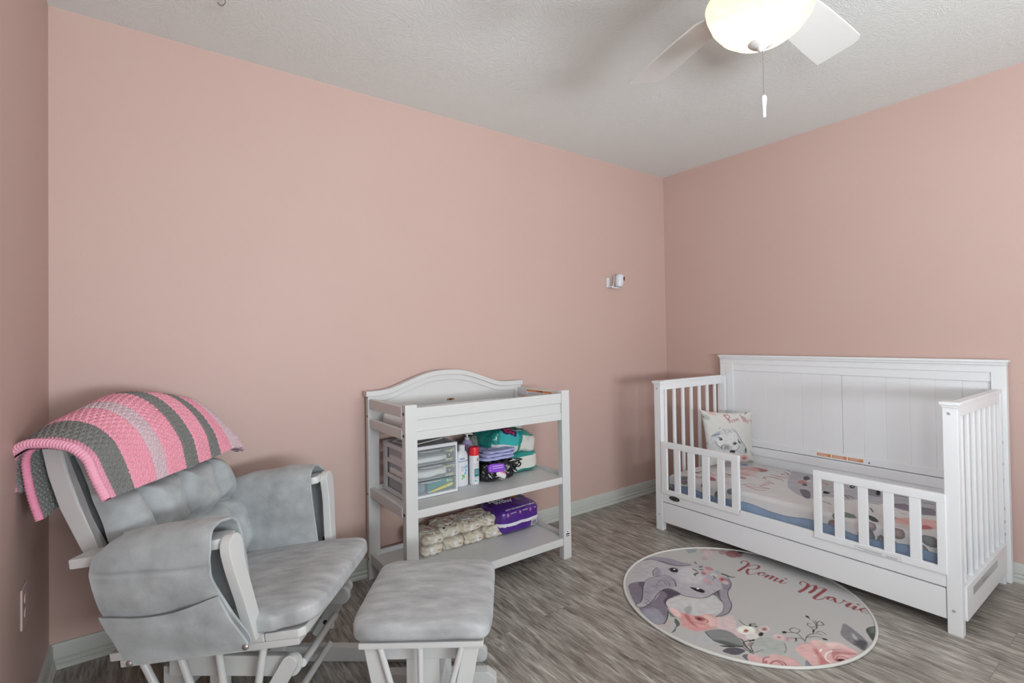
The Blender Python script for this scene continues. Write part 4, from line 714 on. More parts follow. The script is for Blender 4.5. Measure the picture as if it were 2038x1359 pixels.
('l',(0.09,0.1,0.11),1.0,0.0045,[-0.203,-0.65,-0.186,-0.658,-0.162,-0.67,-0.141,-0.682,-0.129,-0.691,-0.121,-0.705,-0.117,-0.719,-0.115,-0.732,-0.115,-0.75,-0.115,-0.76]),
('l',(0.09,0.1,0.11),1.0,0.0045,[-0.07,-0.67,-0.061,-0.67,-0.049,-0.672,-0.041,-0.674,-0.035,-0.682,-0.033,-0.689,-0.033,-0.699,-0.037,-0.709,-0.043,-0.719,-0.047,-0.725]),
('l',(0.09,0.1,0.11),1.0,0.0045,[-0.305,-0.582,-0.295,-0.588,-0.283,-0.598,-0.275,-0.605,-0.279,-0.613,-0.289,-0.619,-0.299,-0.625,-0.307,-0.625,-0.316,-0.625,-0.322,-0.623]),
('l',(0.09,0.1,0.11),1.0,0.0045,[0.111,-0.625,0.086,-0.66]),
('l',(0.09,0.1,0.11),1.0,0.0045,[-0.246,-0.646,-0.248,-0.641,-0.248,-0.631,-0.252,-0.623,-0.26,-0.617,-0.268,-0.609,-0.275,-0.605]),
('p',(0.09,0.1,0.11),1.0,1.0,[-0.252,-0.531,-0.262,-0.533,-0.271,-0.531,-0.279,-0.525,-0.283,-0.518,-0.283,-0.512,-0.275,-0.506,-0.266,-0.504,-0.256,-0.506,-0.248,-0.512,-0.244,-0.52,-0.244,-0.527]),
('p',(0.09,0.1,0.11),1.0,1.0,[0.102,-0.541,0.094,-0.541,0.088,-0.537,0.088,-0.529,0.09,-0.521,0.096,-0.514,0.104,-0.51,0.111,-0.51,0.117,-0.516,0.117,-0.521,0.115,-0.531,0.109,-0.537]),
('p',(0.09,0.1,0.11),1.0,1.0,[-0.109,-0.762,-0.115,-0.76,-0.121,-0.756,-0.127,-0.748,-0.129,-0.74,-0.127,-0.732,-0.121,-0.729,-0.115,-0.729,-0.107,-0.734,-0.104,-0.742,-0.102,-0.75,-0.104,-0.758]),
('p',(0.09,0.1,0.11),1.0,1.0,[-0.064,-0.652,-0.074,-0.656,-0.084,-0.656,-0.092,-0.654,-0.092,-0.652,-0.086,-0.646,-0.078,-0.641,-0.066,-0.637,-0.057,-0.637,-0.049,-0.637,-0.049,-0.641,-0.055,-0.646]),
('p',(0.09,0.1,0.11),1.0,1.0,[-0.281,-0.619,-0.291,-0.621,-0.299,-0.623,-0.303,-0.623,-0.303,-0.619,-0.299,-0.615,-0.291,-0.611,-0.283,-0.607,-0.275,-0.607,-0.27,-0.607,-0.27,-0.609,-0.273,-0.615]),
('l',(0.52,0.12,0.14),1.0,0.01,[0.604,0.311,0.607,0.316,0.611,0.322,0.621,0.328,0.635,0.332,0.652,0.336,0.666,0.334,0.676,0.328,0.684,0.318,0.686,0.309,0.68,0.295,0.666,0.279,0.658,0.268]),
('l',(0.52,0.12,0.14),1.0,0.021,[0.658,0.268,0.643,0.264,0.623,0.258,0.6,0.254,0.574,0.252,0.543,0.25,0.514,0.25,0.482,0.248,0.451,0.246,0.43,0.246]),
('l',(0.52,0.12,0.14),1.0,0.008,[0.588,0.229,0.602,0.23,0.623,0.232,0.641,0.23,0.654,0.227,0.664,0.219,0.672,0.213,0.678,0.203,0.682,0.195,0.682,0.188]),
('l',(0.52,0.12,0.14),1.0,0.017,[0.682,0.188,0.682,0.182,0.678,0.172,0.668,0.166,0.65,0.162,0.627,0.16,0.609,0.16]),
('l',(0.52,0.12,0.14),1.0,0.007,[0.609,0.16,0.598,0.164,0.58,0.168,0.564,0.176,0.553,0.188,0.541,0.201,0.533,0.213]),
('l',(0.52,0.12,0.14),1.0,0.02,[0.533,0.205,0.518,0.201,0.492,0.195,0.473,0.186,0.457,0.176,0.443,0.164,0.436,0.154]),
('l',(0.52,0.12,0.14),1.0,0.006,[0.432,0.152,0.434,0.146,0.439,0.137,0.451,0.129,0.469,0.123,0.494,0.117,0.516,0.115,0.533,0.111,0.549,0.109,0.559,0.109]),
('l',(0.52,0.12,0.14),1.0,0.014,[0.574,0.068,0.57,0.074,0.566,0.084,0.559,0.092,0.549,0.096,0.535,0.098,0.525,0.098,0.516,0.096,0.506,0.09,0.5,0.086]),
('l',(0.52,0.12,0.14),1.0,0.006,[0.5,0.086,0.498,0.082,0.496,0.076,0.498,0.07,0.502,0.064,0.51,0.059,0.521,0.055,0.541,0.055,0.566,0.059,0.584,0.063,0.588,0.068,0.588,0.074,0.584,0.08,0.58,0.086,0.572,0.09,0.568,0.092]),
('l',(0.52,0.12,0.14),1.0,0.006,[0.514,0.051,0.529,0.047,0.549,0.041,0.564,0.035,0.568,0.031,0.568,0.025,0.566,0.023]),
('l',(0.52,0.12,0.14),1.0,0.018,[0.562,0.021,0.502,0.023]),
('l',(0.52,0.12,0.14),1.0,0.006,[0.525,0.016,0.541,0.012,0.562,0.006,0.578,0.002,0.584,-0.004,0.584,-0.012,0.584,-0.016]),
('l',(0.52,0.12,0.14),1.0,0.018,[0.576,-0.016,0.504,-0.02]),
('l',(0.52,0.12,0.14),1.0,0.006,[0.527,-0.023,0.541,-0.025,0.559,-0.031,0.57,-0.035,0.576,-0.043,0.576,-0.051,0.576,-0.057]),
('l',(0.52,0.12,0.14),1.0,0.017,[0.568,-0.059,0.498,-0.062]),
('l',(0.52,0.12,0.14),1.0,0.006,[0.49,-0.066,0.492,-0.072,0.496,-0.082,0.502,-0.09,0.52,-0.092,0.539,-0.094,0.557,-0.096,0.566,-0.1,0.572,-0.104,0.576,-0.105]),
('l',(0.52,0.12,0.14),1.0,0.017,[0.572,-0.107,0.504,-0.113]),
('l',(0.52,0.12,0.14),1.0,0.006,[0.496,-0.119,0.498,-0.123,0.5,-0.133,0.508,-0.139,0.521,-0.145,0.539,-0.148,0.553,-0.152]),
('l',(0.52,0.12,0.14),1.0,0.015,[0.621,-0.105,0.619,-0.115]),
('l',(0.52,0.12,0.14),1.0,0.01,[0.617,-0.25,0.621,-0.244,0.625,-0.236,0.635,-0.229,0.648,-0.227,0.664,-0.225,0.678,-0.225,0.687,-0.23,0.693,-0.24,0.693,-0.25,0.689,-0.262,0.682,-0.275,0.674,-0.285]),
('l',(0.52,0.12,0.14),1.0,0.022,[0.674,-0.285,0.65,-0.293,0.617,-0.301,0.58,-0.305,0.539,-0.307,0.496,-0.303,0.467,-0.301]),
('l',(0.52,0.12,0.14),1.0,0.007,[0.566,-0.311,0.588,-0.312,0.619,-0.312,0.645,-0.314,0.664,-0.314,0.678,-0.316,0.689,-0.32,0.695,-0.326,0.697,-0.334,0.699,-0.34]),
('l',(0.52,0.12,0.14),1.0,0.022,[0.695,-0.342,0.674,-0.348,0.645,-0.357,0.613,-0.363,0.58,-0.365,0.547,-0.363,0.525,-0.363]),
('l',(0.52,0.12,0.14),1.0,0.007,[0.576,-0.367,0.602,-0.367,0.637,-0.369,0.666,-0.371,0.684,-0.377,0.695,-0.385,0.703,-0.393,0.705,-0.402,0.703,-0.412,0.701,-0.42]),
('l',(0.52,0.12,0.14),1.0,0.023,[0.697,-0.422,0.676,-0.422,0.645,-0.424,0.609,-0.424,0.566,-0.424,0.521,-0.424,0.486,-0.424,0.467,-0.426,0.457,-0.428,0.453,-0.43]),
('l',(0.52,0.12,0.14),1.0,0.008,[0.447,-0.432,0.443,-0.437,0.441,-0.445,0.443,-0.453,0.455,-0.461,0.471,-0.469,0.488,-0.475,0.51,-0.479,0.531,-0.48,0.553,-0.482,0.566,-0.488,0.578,-0.494,0.586,-0.498]),
('l',(0.52,0.12,0.14),1.0,0.016,[0.596,-0.525,0.588,-0.518,0.576,-0.508,0.564,-0.5,0.551,-0.5,0.537,-0.502,0.527,-0.504]),
('l',(0.52,0.12,0.14),1.0,0.007,[0.527,-0.504,0.525,-0.51,0.523,-0.52,0.525,-0.527,0.535,-0.533,0.551,-0.537,0.566,-0.539,0.58,-0.537,0.592,-0.531,0.602,-0.527]),
('l',(0.52,0.12,0.14),1.0,0.017,[0.592,-0.537,0.531,-0.564]),
('l',(0.52,0.12,0.14),1.0,0.006,[0.518,-0.568,0.52,-0.576,0.525,-0.588,0.533,-0.596,0.549,-0.6,0.566,-0.604,0.582,-0.604,0.594,-0.605,0.604,-0.604,0.609,-0.604]),
('l',(0.52,0.12,0.14),1.0,0.015,[0.615,-0.598,0.609,-0.607]),
('l',(0.52,0.12,0.14),1.0,0.018,[0.604,-0.656,0.547,-0.643]),
('l',(0.52,0.12,0.14),1.0,0.006,[0.607,-0.609,0.604,-0.617,0.6,-0.627,0.596,-0.637,0.598,-0.645,0.6,-0.652,0.604,-0.656]),
('l',(0.52,0.12,0.14),1.0,0.018,[0.59,-0.654,0.525,-0.654]),
('l',(0.52,0.12,0.14),1.0,0.006,[0.52,-0.66,0.523,-0.666,0.527,-0.674,0.535,-0.682,0.549,-0.686,0.566,-0.689,0.578,-0.691,0.584,-0.695,0.588,-0.697,0.588,-0.699]),
('l',(0.52,0.12,0.14),1.0,0.018,[0.584,-0.701,0.523,-0.703]),
('l',(0.52,0.12,0.14),1.0,0.006,[0.514,-0.709,0.52,-0.715,0.525,-0.723,0.535,-0.729,0.549,-0.732,0.566,-0.736,0.578,-0.738]),
('l',(0.52,0.12,0.14),1.0,0.015,[0.635,-0.695,0.633,-0.705]),
('l',(0.52,0.12,0.14),1.0,0.014,[0.611,-0.764,0.604,-0.758,0.59,-0.75,0.578,-0.744,0.564,-0.744,0.553,-0.746,0.545,-0.748]),
('l',(0.52,0.12,0.14),1.0,0.006,[0.539,-0.75,0.533,-0.754,0.525,-0.762,0.52,-0.77,0.523,-0.779,0.529,-0.789,0.537,-0.799,0.549,-0.807,0.562,-0.812,0.57,-0.816]),
('l',(0.52,0.12,0.14),1.0,0.006,[0.547,-0.756,0.553,-0.764,0.562,-0.773,0.572,-0.783,0.584,-0.785,0.598,-0.785,0.609,-0.783,0.611,-0.777,0.611,-0.77,0.611,-0.764])]
SHEET_PRINT=[
('p',(0.72,0.55,0.54),0.8,3,[0.466,1.065,0.438,1.059,0.415,1.067,0.401,1.089,0.401,1.117,0.415,1.146,0.439,1.167,0.468,1.174,0.492,1.166,0.506,1.144,0.505,1.114,0.49,1.085]),
('p',(0.72,0.55,0.54),0.7,3,[0.419,0.975,0.393,0.973,0.37,0.989,0.354,1.02,0.35,1.057,0.36,1.091,0.381,1.113,0.407,1.116,0.432,1.099,0.448,1.067,0.451,1.029,0.44,0.996]),
('p',(0.58,0.22,0.22),0.9,3,[0.517,0.966,0.496,0.964,0.478,0.975,0.466,0.996,0.465,1.023,0.474,1.048,0.492,1.064,0.513,1.067,0.532,1.056,0.543,1.034,0.544,1.006,0.535,0.982]),
('p',(0.7,0.5,0.48),0.8,3,[0.488,1.002,0.464,0.998,0.444,1.008,0.432,1.029,0.431,1.056,0.442,1.083,0.462,1.1,0.485,1.105,0.506,1.095,0.519,1.073,0.519,1.045,0.508,1.019]),
('p',(0.68,0.45,0.44),0.7,3,[0.349,0.983,0.329,0.981,0.311,0.991,0.3,1.012,0.297,1.038,0.305,1.063,0.321,1.079,0.34,1.082,0.359,1.071,0.371,1.049,0.373,1.022,0.364,0.998]),
('p',(0.6,0.26,0.27),0.8,3,[0.252,0.958,0.238,0.953,0.226,0.955,0.219,0.963,0.22,0.974,0.227,0.986,0.24,0.996,0.255,1.0,0.267,0.999,0.274,0.991,0.273,0.979,0.265,0.967]),
('p',(0.5,0.48,0.42),0.5,3,[0.254,0.977,0.24,0.977,0.226,0.989,0.215,1.01,0.211,1.035,0.215,1.057,0.225,1.07,0.239,1.071,0.254,1.058,0.264,1.036,0.268,1.011,0.264,0.989]),
('p',(0.7,0.5,0.46),0.7,3,[0.343,0.935,0.332,0.937,0.32,0.95,0.31,0.972,0.306,0.996,0.308,1.017,0.315,1.028,0.327,1.027,0.339,1.013,0.348,0.991,0.353,0.967,0.351,0.946]),
('p',(0.66,0.62,0.62),0.8,3,[0.599,0.989,0.58,0.986,0.564,0.993,0.554,1.009,0.555,1.03,0.564,1.05,0.582,1.064,0.601,1.068,0.618,1.06,0.628,1.044,0.627,1.023,0.617,1.003]),
('p',(0.62,0.35,0.33),0.8,3,[0.702,1.088,0.672,1.078,0.649,1.077,0.638,1.086,0.643,1.103,0.662,1.123,0.69,1.141,0.721,1.152,0.745,1.153,0.756,1.144,0.751,1.126,0.731,1.106]),
('p',(0.7,0.5,0.48),0.8,3,[0.181,1.102,0.164,1.099,0.148,1.109,0.136,1.129,0.133,1.153,0.139,1.176,0.152,1.191,0.169,1.194,0.186,1.184,0.197,1.164,0.2,1.139,0.194,1.117]),
('p',(0.55,0.15,0.15),0.9,3,[0.097,1.055,0.075,1.047,0.055,1.05,0.044,1.062,0.045,1.08,0.056,1.101,0.076,1.117,0.099,1.126,0.119,1.124,0.13,1.112,0.13,1.092,0.117,1.072]),
('p',(0.66,0.5,0.48),0.8,3,[0.204,1.026,0.191,1.024,0.178,1.032,0.169,1.048,0.166,1.067,0.171,1.085,0.181,1.097,0.195,1.099,0.208,1.091,0.217,1.075,0.219,1.055,0.215,1.037]),
('p',(0.15,0.14,0.14),0.8,3,[0.158,1.201,0.147,1.198,0.138,1.203,0.131,1.214,0.13,1.228,0.133,1.242,0.142,1.251,0.152,1.253,0.162,1.248,0.168,1.237,0.17,1.223,0.166,1.21]),
('p',(0.66,0.4,0.38),0.7,3,[0.072,1.14,0.055,1.134,0.04,1.137,0.031,1.148,0.03,1.165,0.038,1.182,0.053,1.196,0.07,1.202,0.085,1.199,0.094,1.187,0.095,1.171,0.086,1.153]),
('p',(0.2,0.2,0.18),0.7,3,[0.206,1.152,0.198,1.153,0.19,1.164,0.182,1.182,0.178,1.201,0.178,1.218,0.183,1.227,0.191,1.225,0.2,1.214,0.207,1.196,0.211,1.177,0.211,1.16]),
('p',(0.58,0.58,0.6),0.7,3,[0.669,0.963,0.644,0.961,0.622,0.974,0.609,1.0,0.608,1.032,0.62,1.061,0.642,1.081,0.668,1.084,0.69,1.071,0.703,1.044,0.703,1.011,0.691,0.982]),
('p',(0.15,0.15,0.15),0.8,3,[0.26,1.049,0.254,1.05,0.248,1.059,0.242,1.072,0.239,1.086,0.239,1.099,0.243,1.105,0.249,1.104,0.255,1.095,0.261,1.082,0.264,1.067,0.263,1.055]),
('l',(0.12,0.12,0.12),1.0,0.004,[0.734,1.109,0.736,1.102,0.739,1.092,0.733,1.084,0.711,1.081,0.681,1.081,0.659,1.081]),
('l',(0.12,0.12,0.12),1.0,0.004,[0.772,1.104,0.759,1.063]),
('l',(0.12,0.12,0.12),1.0,0.004,[0.784,1.042,0.763,1.029,0.735,1.012,0.717,0.995,0.72,0.979,0.732,0.962,0.741,0.951]),
('l',(0.12,0.12,0.12),1.0,0.004,[0.729,1.01,0.713,0.974]),
('l',(0.12,0.12,0.12),1.0,0.004,[0.106,0.925,0.122,0.916,0.144,0.904,0.161,0.89,0.165,0.877,0.163,0.863,0.162,0.853]),
('l',(0.12,0.12,0.12),1.0,0.004,[0.08,0.994,0.085,0.97]),
('l',(0.12,0.12,0.12),1.0,0.004,[0.813,1.018,0.718,0.922]),
('l',(0.56,0.17,0.18),1.0,0.006,[0.125,0.901,0.123,0.893,0.121,0.881,0.12,0.868,0.12,0.856,0.121,0.843,0.124,0.829,0.133,0.811,0.145,0.792,0.153,0.779]),
('l',(0.56,0.17,0.18),1.0,0.006,[0.107,0.878,0.102,0.86,0.094,0.834,0.091,0.812,0.097,0.796,0.107,0.784,0.115,0.776]),
('l',(0.56,0.17,0.18),1.0,0.005,[0.174,0.843,0.168,0.832,0.161,0.817,0.155,0.804,0.154,0.793,0.155,0.783,0.157,0.776]),
('l',(0.56,0.17,0.18),1.0,0.005,[0.18,0.838,0.223,0.83]),
('l',(0.56,0.17,0.18),1.0,0.005,[0.2,0.84,0.209,0.815]),
('l',(0.56,0.17,0.18),1.0,0.005,[0.273,0.856,0.266,0.845,0.255,0.831,0.249,0.819,0.252,0.812,0.259,0.808,0.265,0.806]),
('l',(0.56,0.17,0.18),1.0,0.005,[0.235,0.849,0.232,0.814]),
('l',(0.56,0.17,0.18),1.0,0.005,[0.298,0.855,0.269,0.812]),
('l',(0.56,0.17,0.18),1.0,0.006,[0.327,0.901,0.346,0.905,0.372,0.909,0.389,0.901,0.386,0.871,0.374,0.83,0.365,0.801]),
('l',(0.56,0.17,0.18),1.0,0.007,[0.392,0.899,0.389,0.82]),
('l',(0.56,0.17,0.18),1.0,0.006,[0.434,0.907,0.432,0.816]),
('l',(0.56,0.17,0.18),1.0,0.006,[0.325,0.882,0.342,0.899]),
('l',(0.56,0.17,0.18),1.0,0.006,[0.433,0.897,0.456,0.802]),
('l',(0.56,0.17,0.18),1.0,0.005,[0.509,0.877,0.478,0.829]),
('l',(0.56,0.17,0.18),1.0,0.005,[0.521,0.879,0.532,0.878,0.548,0.877,0.554,0.873,0.542,0.862,0.521,0.848,0.506,0.837]),
('l',(0.56,0.17,0.18),1.0,0.005,[0.575,0.9,0.537,0.844]),
('l',(0.56,0.17,0.18),1.0,0.006,[0.633,0.91,0.59,0.855]),
('l',(0.56,0.17,0.18),1.0,0.005,[0.692,0.919,0.649,0.873]),
('l',(0.56,0.17,0.18),1.0,0.005,[0.723,0.929,0.698,0.891]),
('l',(0.56,0.17,0.18),1.0,0.006,[0.492,0.87,0.514,0.884]),
('p',(0.55,0.54,0.57),1.0,1.0,[0.713,0.887,0.743,0.882,0.753,0.866,0.74,0.839,0.689,0.796,0.619,0.746,0.573,0.702,0.57,0.67,0.587,0.642,0.598,0.614,0.595,0.585,0.587,0.555,0.579,0.522,0.569,0.484,0.558,0.443,0.553,0.402,0.56,0.363,0.573,0.324,0.583,0.285,0.588,0.248,0.591,0.211,0.588,0.176,0.583,0.144,0.572,0.114,0.536,0.087,0.452,0.06,0.349,0.038,0.283,0.031,0.276,0.047,0.299,0.079,0.32,0.111,0.325,0.139,0.325,0.167,0.325,0.194,0.325,0.217,0.323,0.238,0.321,0.259,0.319,0.281,0.318,0.304,0.316,0.327,0.317,0.351,0.317,0.375,0.311,0.398,0.292,0.416,0.266,0.431,0.247,0.449,0.243,0.474,0.247,0.501,0.24,0.525,0.21,0.54,0.17,0.551,0.145,0.566,0.145,0.589,0.159,0.618,0.179,0.647,0.199,0.674,0.226,0.702,0.268,0.732,0.34,0.767,0.433,0.806,0.521,0.84,0.596,0.864,0.663,0.881]),
('p',(0.56,0.55,0.57),1.0,4,[0.573,0.702,0.603,0.691,0.604,0.655,0.598,0.614,0.597,0.57,0.591,0.522,0.571,0.487,0.531,0.469,0.48,0.463,0.432,0.462,0.39,0.467,0.351,0.478,0.324,0.494,0.305,0.516,0.297,0.543,0.315,0.575,0.385,0.62,0.49,0.672]),
('p',(0.34,0.32,0.37),1.0,1.0,[0.254,0.663,0.272,0.663,0.281,0.653,0.282,0.641,0.274,0.629,0.258,0.614,0.237,0.601,0.205,0.586,0.169,0.572,0.145,0.566,0.136,0.57,0.138,0.582,0.15,0.597,0.18,0.619,0.22,0.646]),
('p',(0.4,0.38,0.43),1.0,1.0,[0.364,0.289,0.386,0.274,0.41,0.249,0.427,0.222,0.438,0.193,0.443,0.163,0.433,0.138,0.399,0.121,0.353,0.11,0.32,0.111,0.309,0.129,0.309,0.16,0.311,0.19,0.312,0.215,0.315,0.239,0.321,0.259,0.332,0.276,0.346,0.288]),
('p',(0.42,0.41,0.45),1.0,1.0,[0.571,0.467,0.588,0.453,0.591,0.427,0.577,0.402,0.537,0.383,0.483,0.366,0.445,0.36,0.431,0.371,0.432,0.392,0.446,0.413,0.482,0.435,0.533,0.457]),
('p',(0.05,0.04,0.06),1.0,1.0,[0.297,0.58,0.309,0.581,0.324,0.577,0.334,0.57,0.335,0.56,0.331,0.548,0.324,0.54,0.311,0.537,0.296,0.538,0.285,0.543,0.285,0.554,0.29,0.57]),
('p',(0.85,0.85,0.88),1.0,1.0,[0.31,0.569,0.305,0.568,0.299,0.567,0.296,0.567,0.296,0.569,0.299,0.572,0.304,0.574,0.31,0.576,0.315,0.577,0.318,0.576,0.319,0.575,0.316,0.572]),
('p',(0.04,0.03,0.05),1.0,1.0,[0.556,0.509,0.536,0.504,0.517,0.502,0.507,0.505,0.506,0.511,0.516,0.519,0.534,0.527,0.555,0.533,0.573,0.535,0.584,0.532,0.585,0.526,0.574,0.517]),
('p',(0.8,0.8,0.8),1.0,1.0,[0.551,0.516,0.545,0.514,0.539,0.513,0.536,0.513,0.536,0.515,0.54,0.518,0.545,0.52,0.552,0.522,0.558,0.523,0.561,0.522,0.56,0.521,0.557,0.518]),
('p',(0.05,0.04,0.06),1.0,1.0,[0.53,0.383,0.499,0.375,0.475,0.371,0.464,0.372,0.467,0.378,0.485,0.387,0.513,0.397,0.543,0.406,0.569,0.41,0.581,0.409,0.577,0.403,0.558,0.394]),
('l',(0.13,0.09,0.14),1.0,0.005,[0.149,0.519,0.148,0.511,0.148,0.499,0.146,0.488,0.143,0.478,0.138,0.47,0.135,0.464]),
('l',(0.13,0.09,0.14),1.0,0.005,[0.528,0.338,0.549,0.276]),
('l',(0.13,0.09,0.14),1.0,0.005,[0.35,0.472,0.315,0.429]),
('l',(0.13,0.09,0.14),1.0,0.005,[0.301,0.372,0.308,0.317]),
('l',(0.13,0.09,0.14),1.0,0.005,[0.362,0.5,0.296,0.445]),
('l',(0.13,0.09,0.14),1.0,0.005,[0.53,0.222,0.508,0.157]),
('l',(0.13,0.09,0.14),1.0,0.005,[0.352,0.282,0.42,0.244]),
('l',(0.13,0.09,0.14),1.0,0.005,[0.22,0.324,0.175,0.299]),
('l',(0.13,0.09,0.14),1.0,0.005,[0.248,0.211,0.249,0.196]),
('l',(0.13,0.09,0.14),1.0,0.005,[0.294,0.16,0.32,0.111]),
('p',(0.12,0.14,0.13),0.85,2,[0.523,0.727,0.495,0.719,0.474,0.717,0.466,0.723,0.472,0.734,0.492,0.749,0.52,0.762,0.548,0.771,0.57,0.773,0.579,0.767,0.572,0.755,0.551,0.74]),
('p',(0.62,0.32,0.32),0.85,2,[0.416,0.695,0.397,0.691,0.381,0.695,0.374,0.705,0.378,0.72,0.391,0.735,0.41,0.746,0.43,0.75,0.446,0.747,0.453,0.736,0.449,0.721,0.436,0.706]),
('p',(0.64,0.45,0.42),0.85,2,[0.508,0.631,0.492,0.629,0.479,0.634,0.473,0.644,0.476,0.658,0.487,0.672,0.503,0.681,0.52,0.684,0.533,0.679,0.539,0.668,0.536,0.654,0.524,0.641]),
('p',(0.6,0.36,0.34),0.85,2,[0.484,0.609,0.473,0.607,0.465,0.608,0.461,0.613,0.463,0.62,0.471,0.628,0.481,0.633,0.492,0.635,0.501,0.634,0.504,0.629,0.502,0.621,0.495,0.614]),
('p',(0.7,0.6,0.55),0.85,2,[0.479,0.699,0.466,0.696,0.456,0.697,0.452,0.702,0.455,0.71,0.464,0.718,0.476,0.725,0.489,0.728,0.499,0.727,0.504,0.722,0.501,0.714,0.492,0.706]),
('p',(0.1,0.1,0.1),0.85,2,[0.374,0.677,0.364,0.674,0.356,0.676,0.352,0.681,0.354,0.688,0.361,0.696,0.371,0.702,0.381,0.704,0.39,0.702,0.393,0.697,0.391,0.69,0.384,0.682]),
('p',(0.3,0.36,0.32),0.9,2,[0.062,0.389,0.069,0.378,0.07,0.358,0.067,0.341,0.055,0.329,0.039,0.319,0.026,0.316,0.017,0.325,0.011,0.341,0.012,0.356,0.025,0.37,0.046,0.384]),
('p',(0.2,0.25,0.22),1.0,2,[0.096,0.303,0.103,0.298,0.104,0.285,0.1,0.271,0.088,0.258,0.07,0.244,0.056,0.238,0.047,0.241,0.041,0.251,0.042,0.262,0.057,0.277,0.079,0.294]),
('p',(0.72,0.5,0.48),1.0,3,[0.147,0.22,0.165,0.215,0.182,0.199,0.199,0.178,0.219,0.153,0.239,0.123,0.253,0.095,0.261,0.068,0.264,0.044,0.257,0.025,0.237,0.013,0.208,0.007,0.183,0.009,0.166,0.023,0.152,0.046,0.141,0.067,0.135,0.084,0.132,0.099,0.127,0.116,0.112,0.135,0.093,0.155,0.086,0.174,0.098,0.194,0.123,0.212]),
('p',(0.64,0.26,0.26),1.0,3,[0.127,0.116,0.144,0.113,0.159,0.106,0.167,0.097,0.165,0.085,0.155,0.073,0.141,0.067,0.117,0.073,0.088,0.085,0.073,0.096,0.082,0.105,0.105,0.112]),
('p',(0.13,0.09,0.14),1.0,1.0,[0.186,0.224,0.18,0.223,0.175,0.223,0.171,0.225,0.171,0.227,0.173,0.229,0.178,0.231,0.183,0.232,0.189,0.232,0.192,0.231,0.193,0.229,0.191,0.226]),
('p',(0.13,0.09,0.14),1.0,1.0,[0.165,0.206,0.16,0.204,0.155,0.205,0.151,0.206,0.15,0.208,0.153,0.21,0.157,0.212,0.163,0.213,0.168,0.213,0.172,0.212,0.172,0.21,0.17,0.207]),
('p',(0.13,0.09,0.14),1.0,1.0,[0.285,0.15,0.279,0.149,0.273,0.149,0.27,0.151,0.269,0.153,0.272,0.155,0.276,0.157,0.282,0.158,0.288,0.158,0.291,0.156,0.292,0.154,0.29,0.152])]
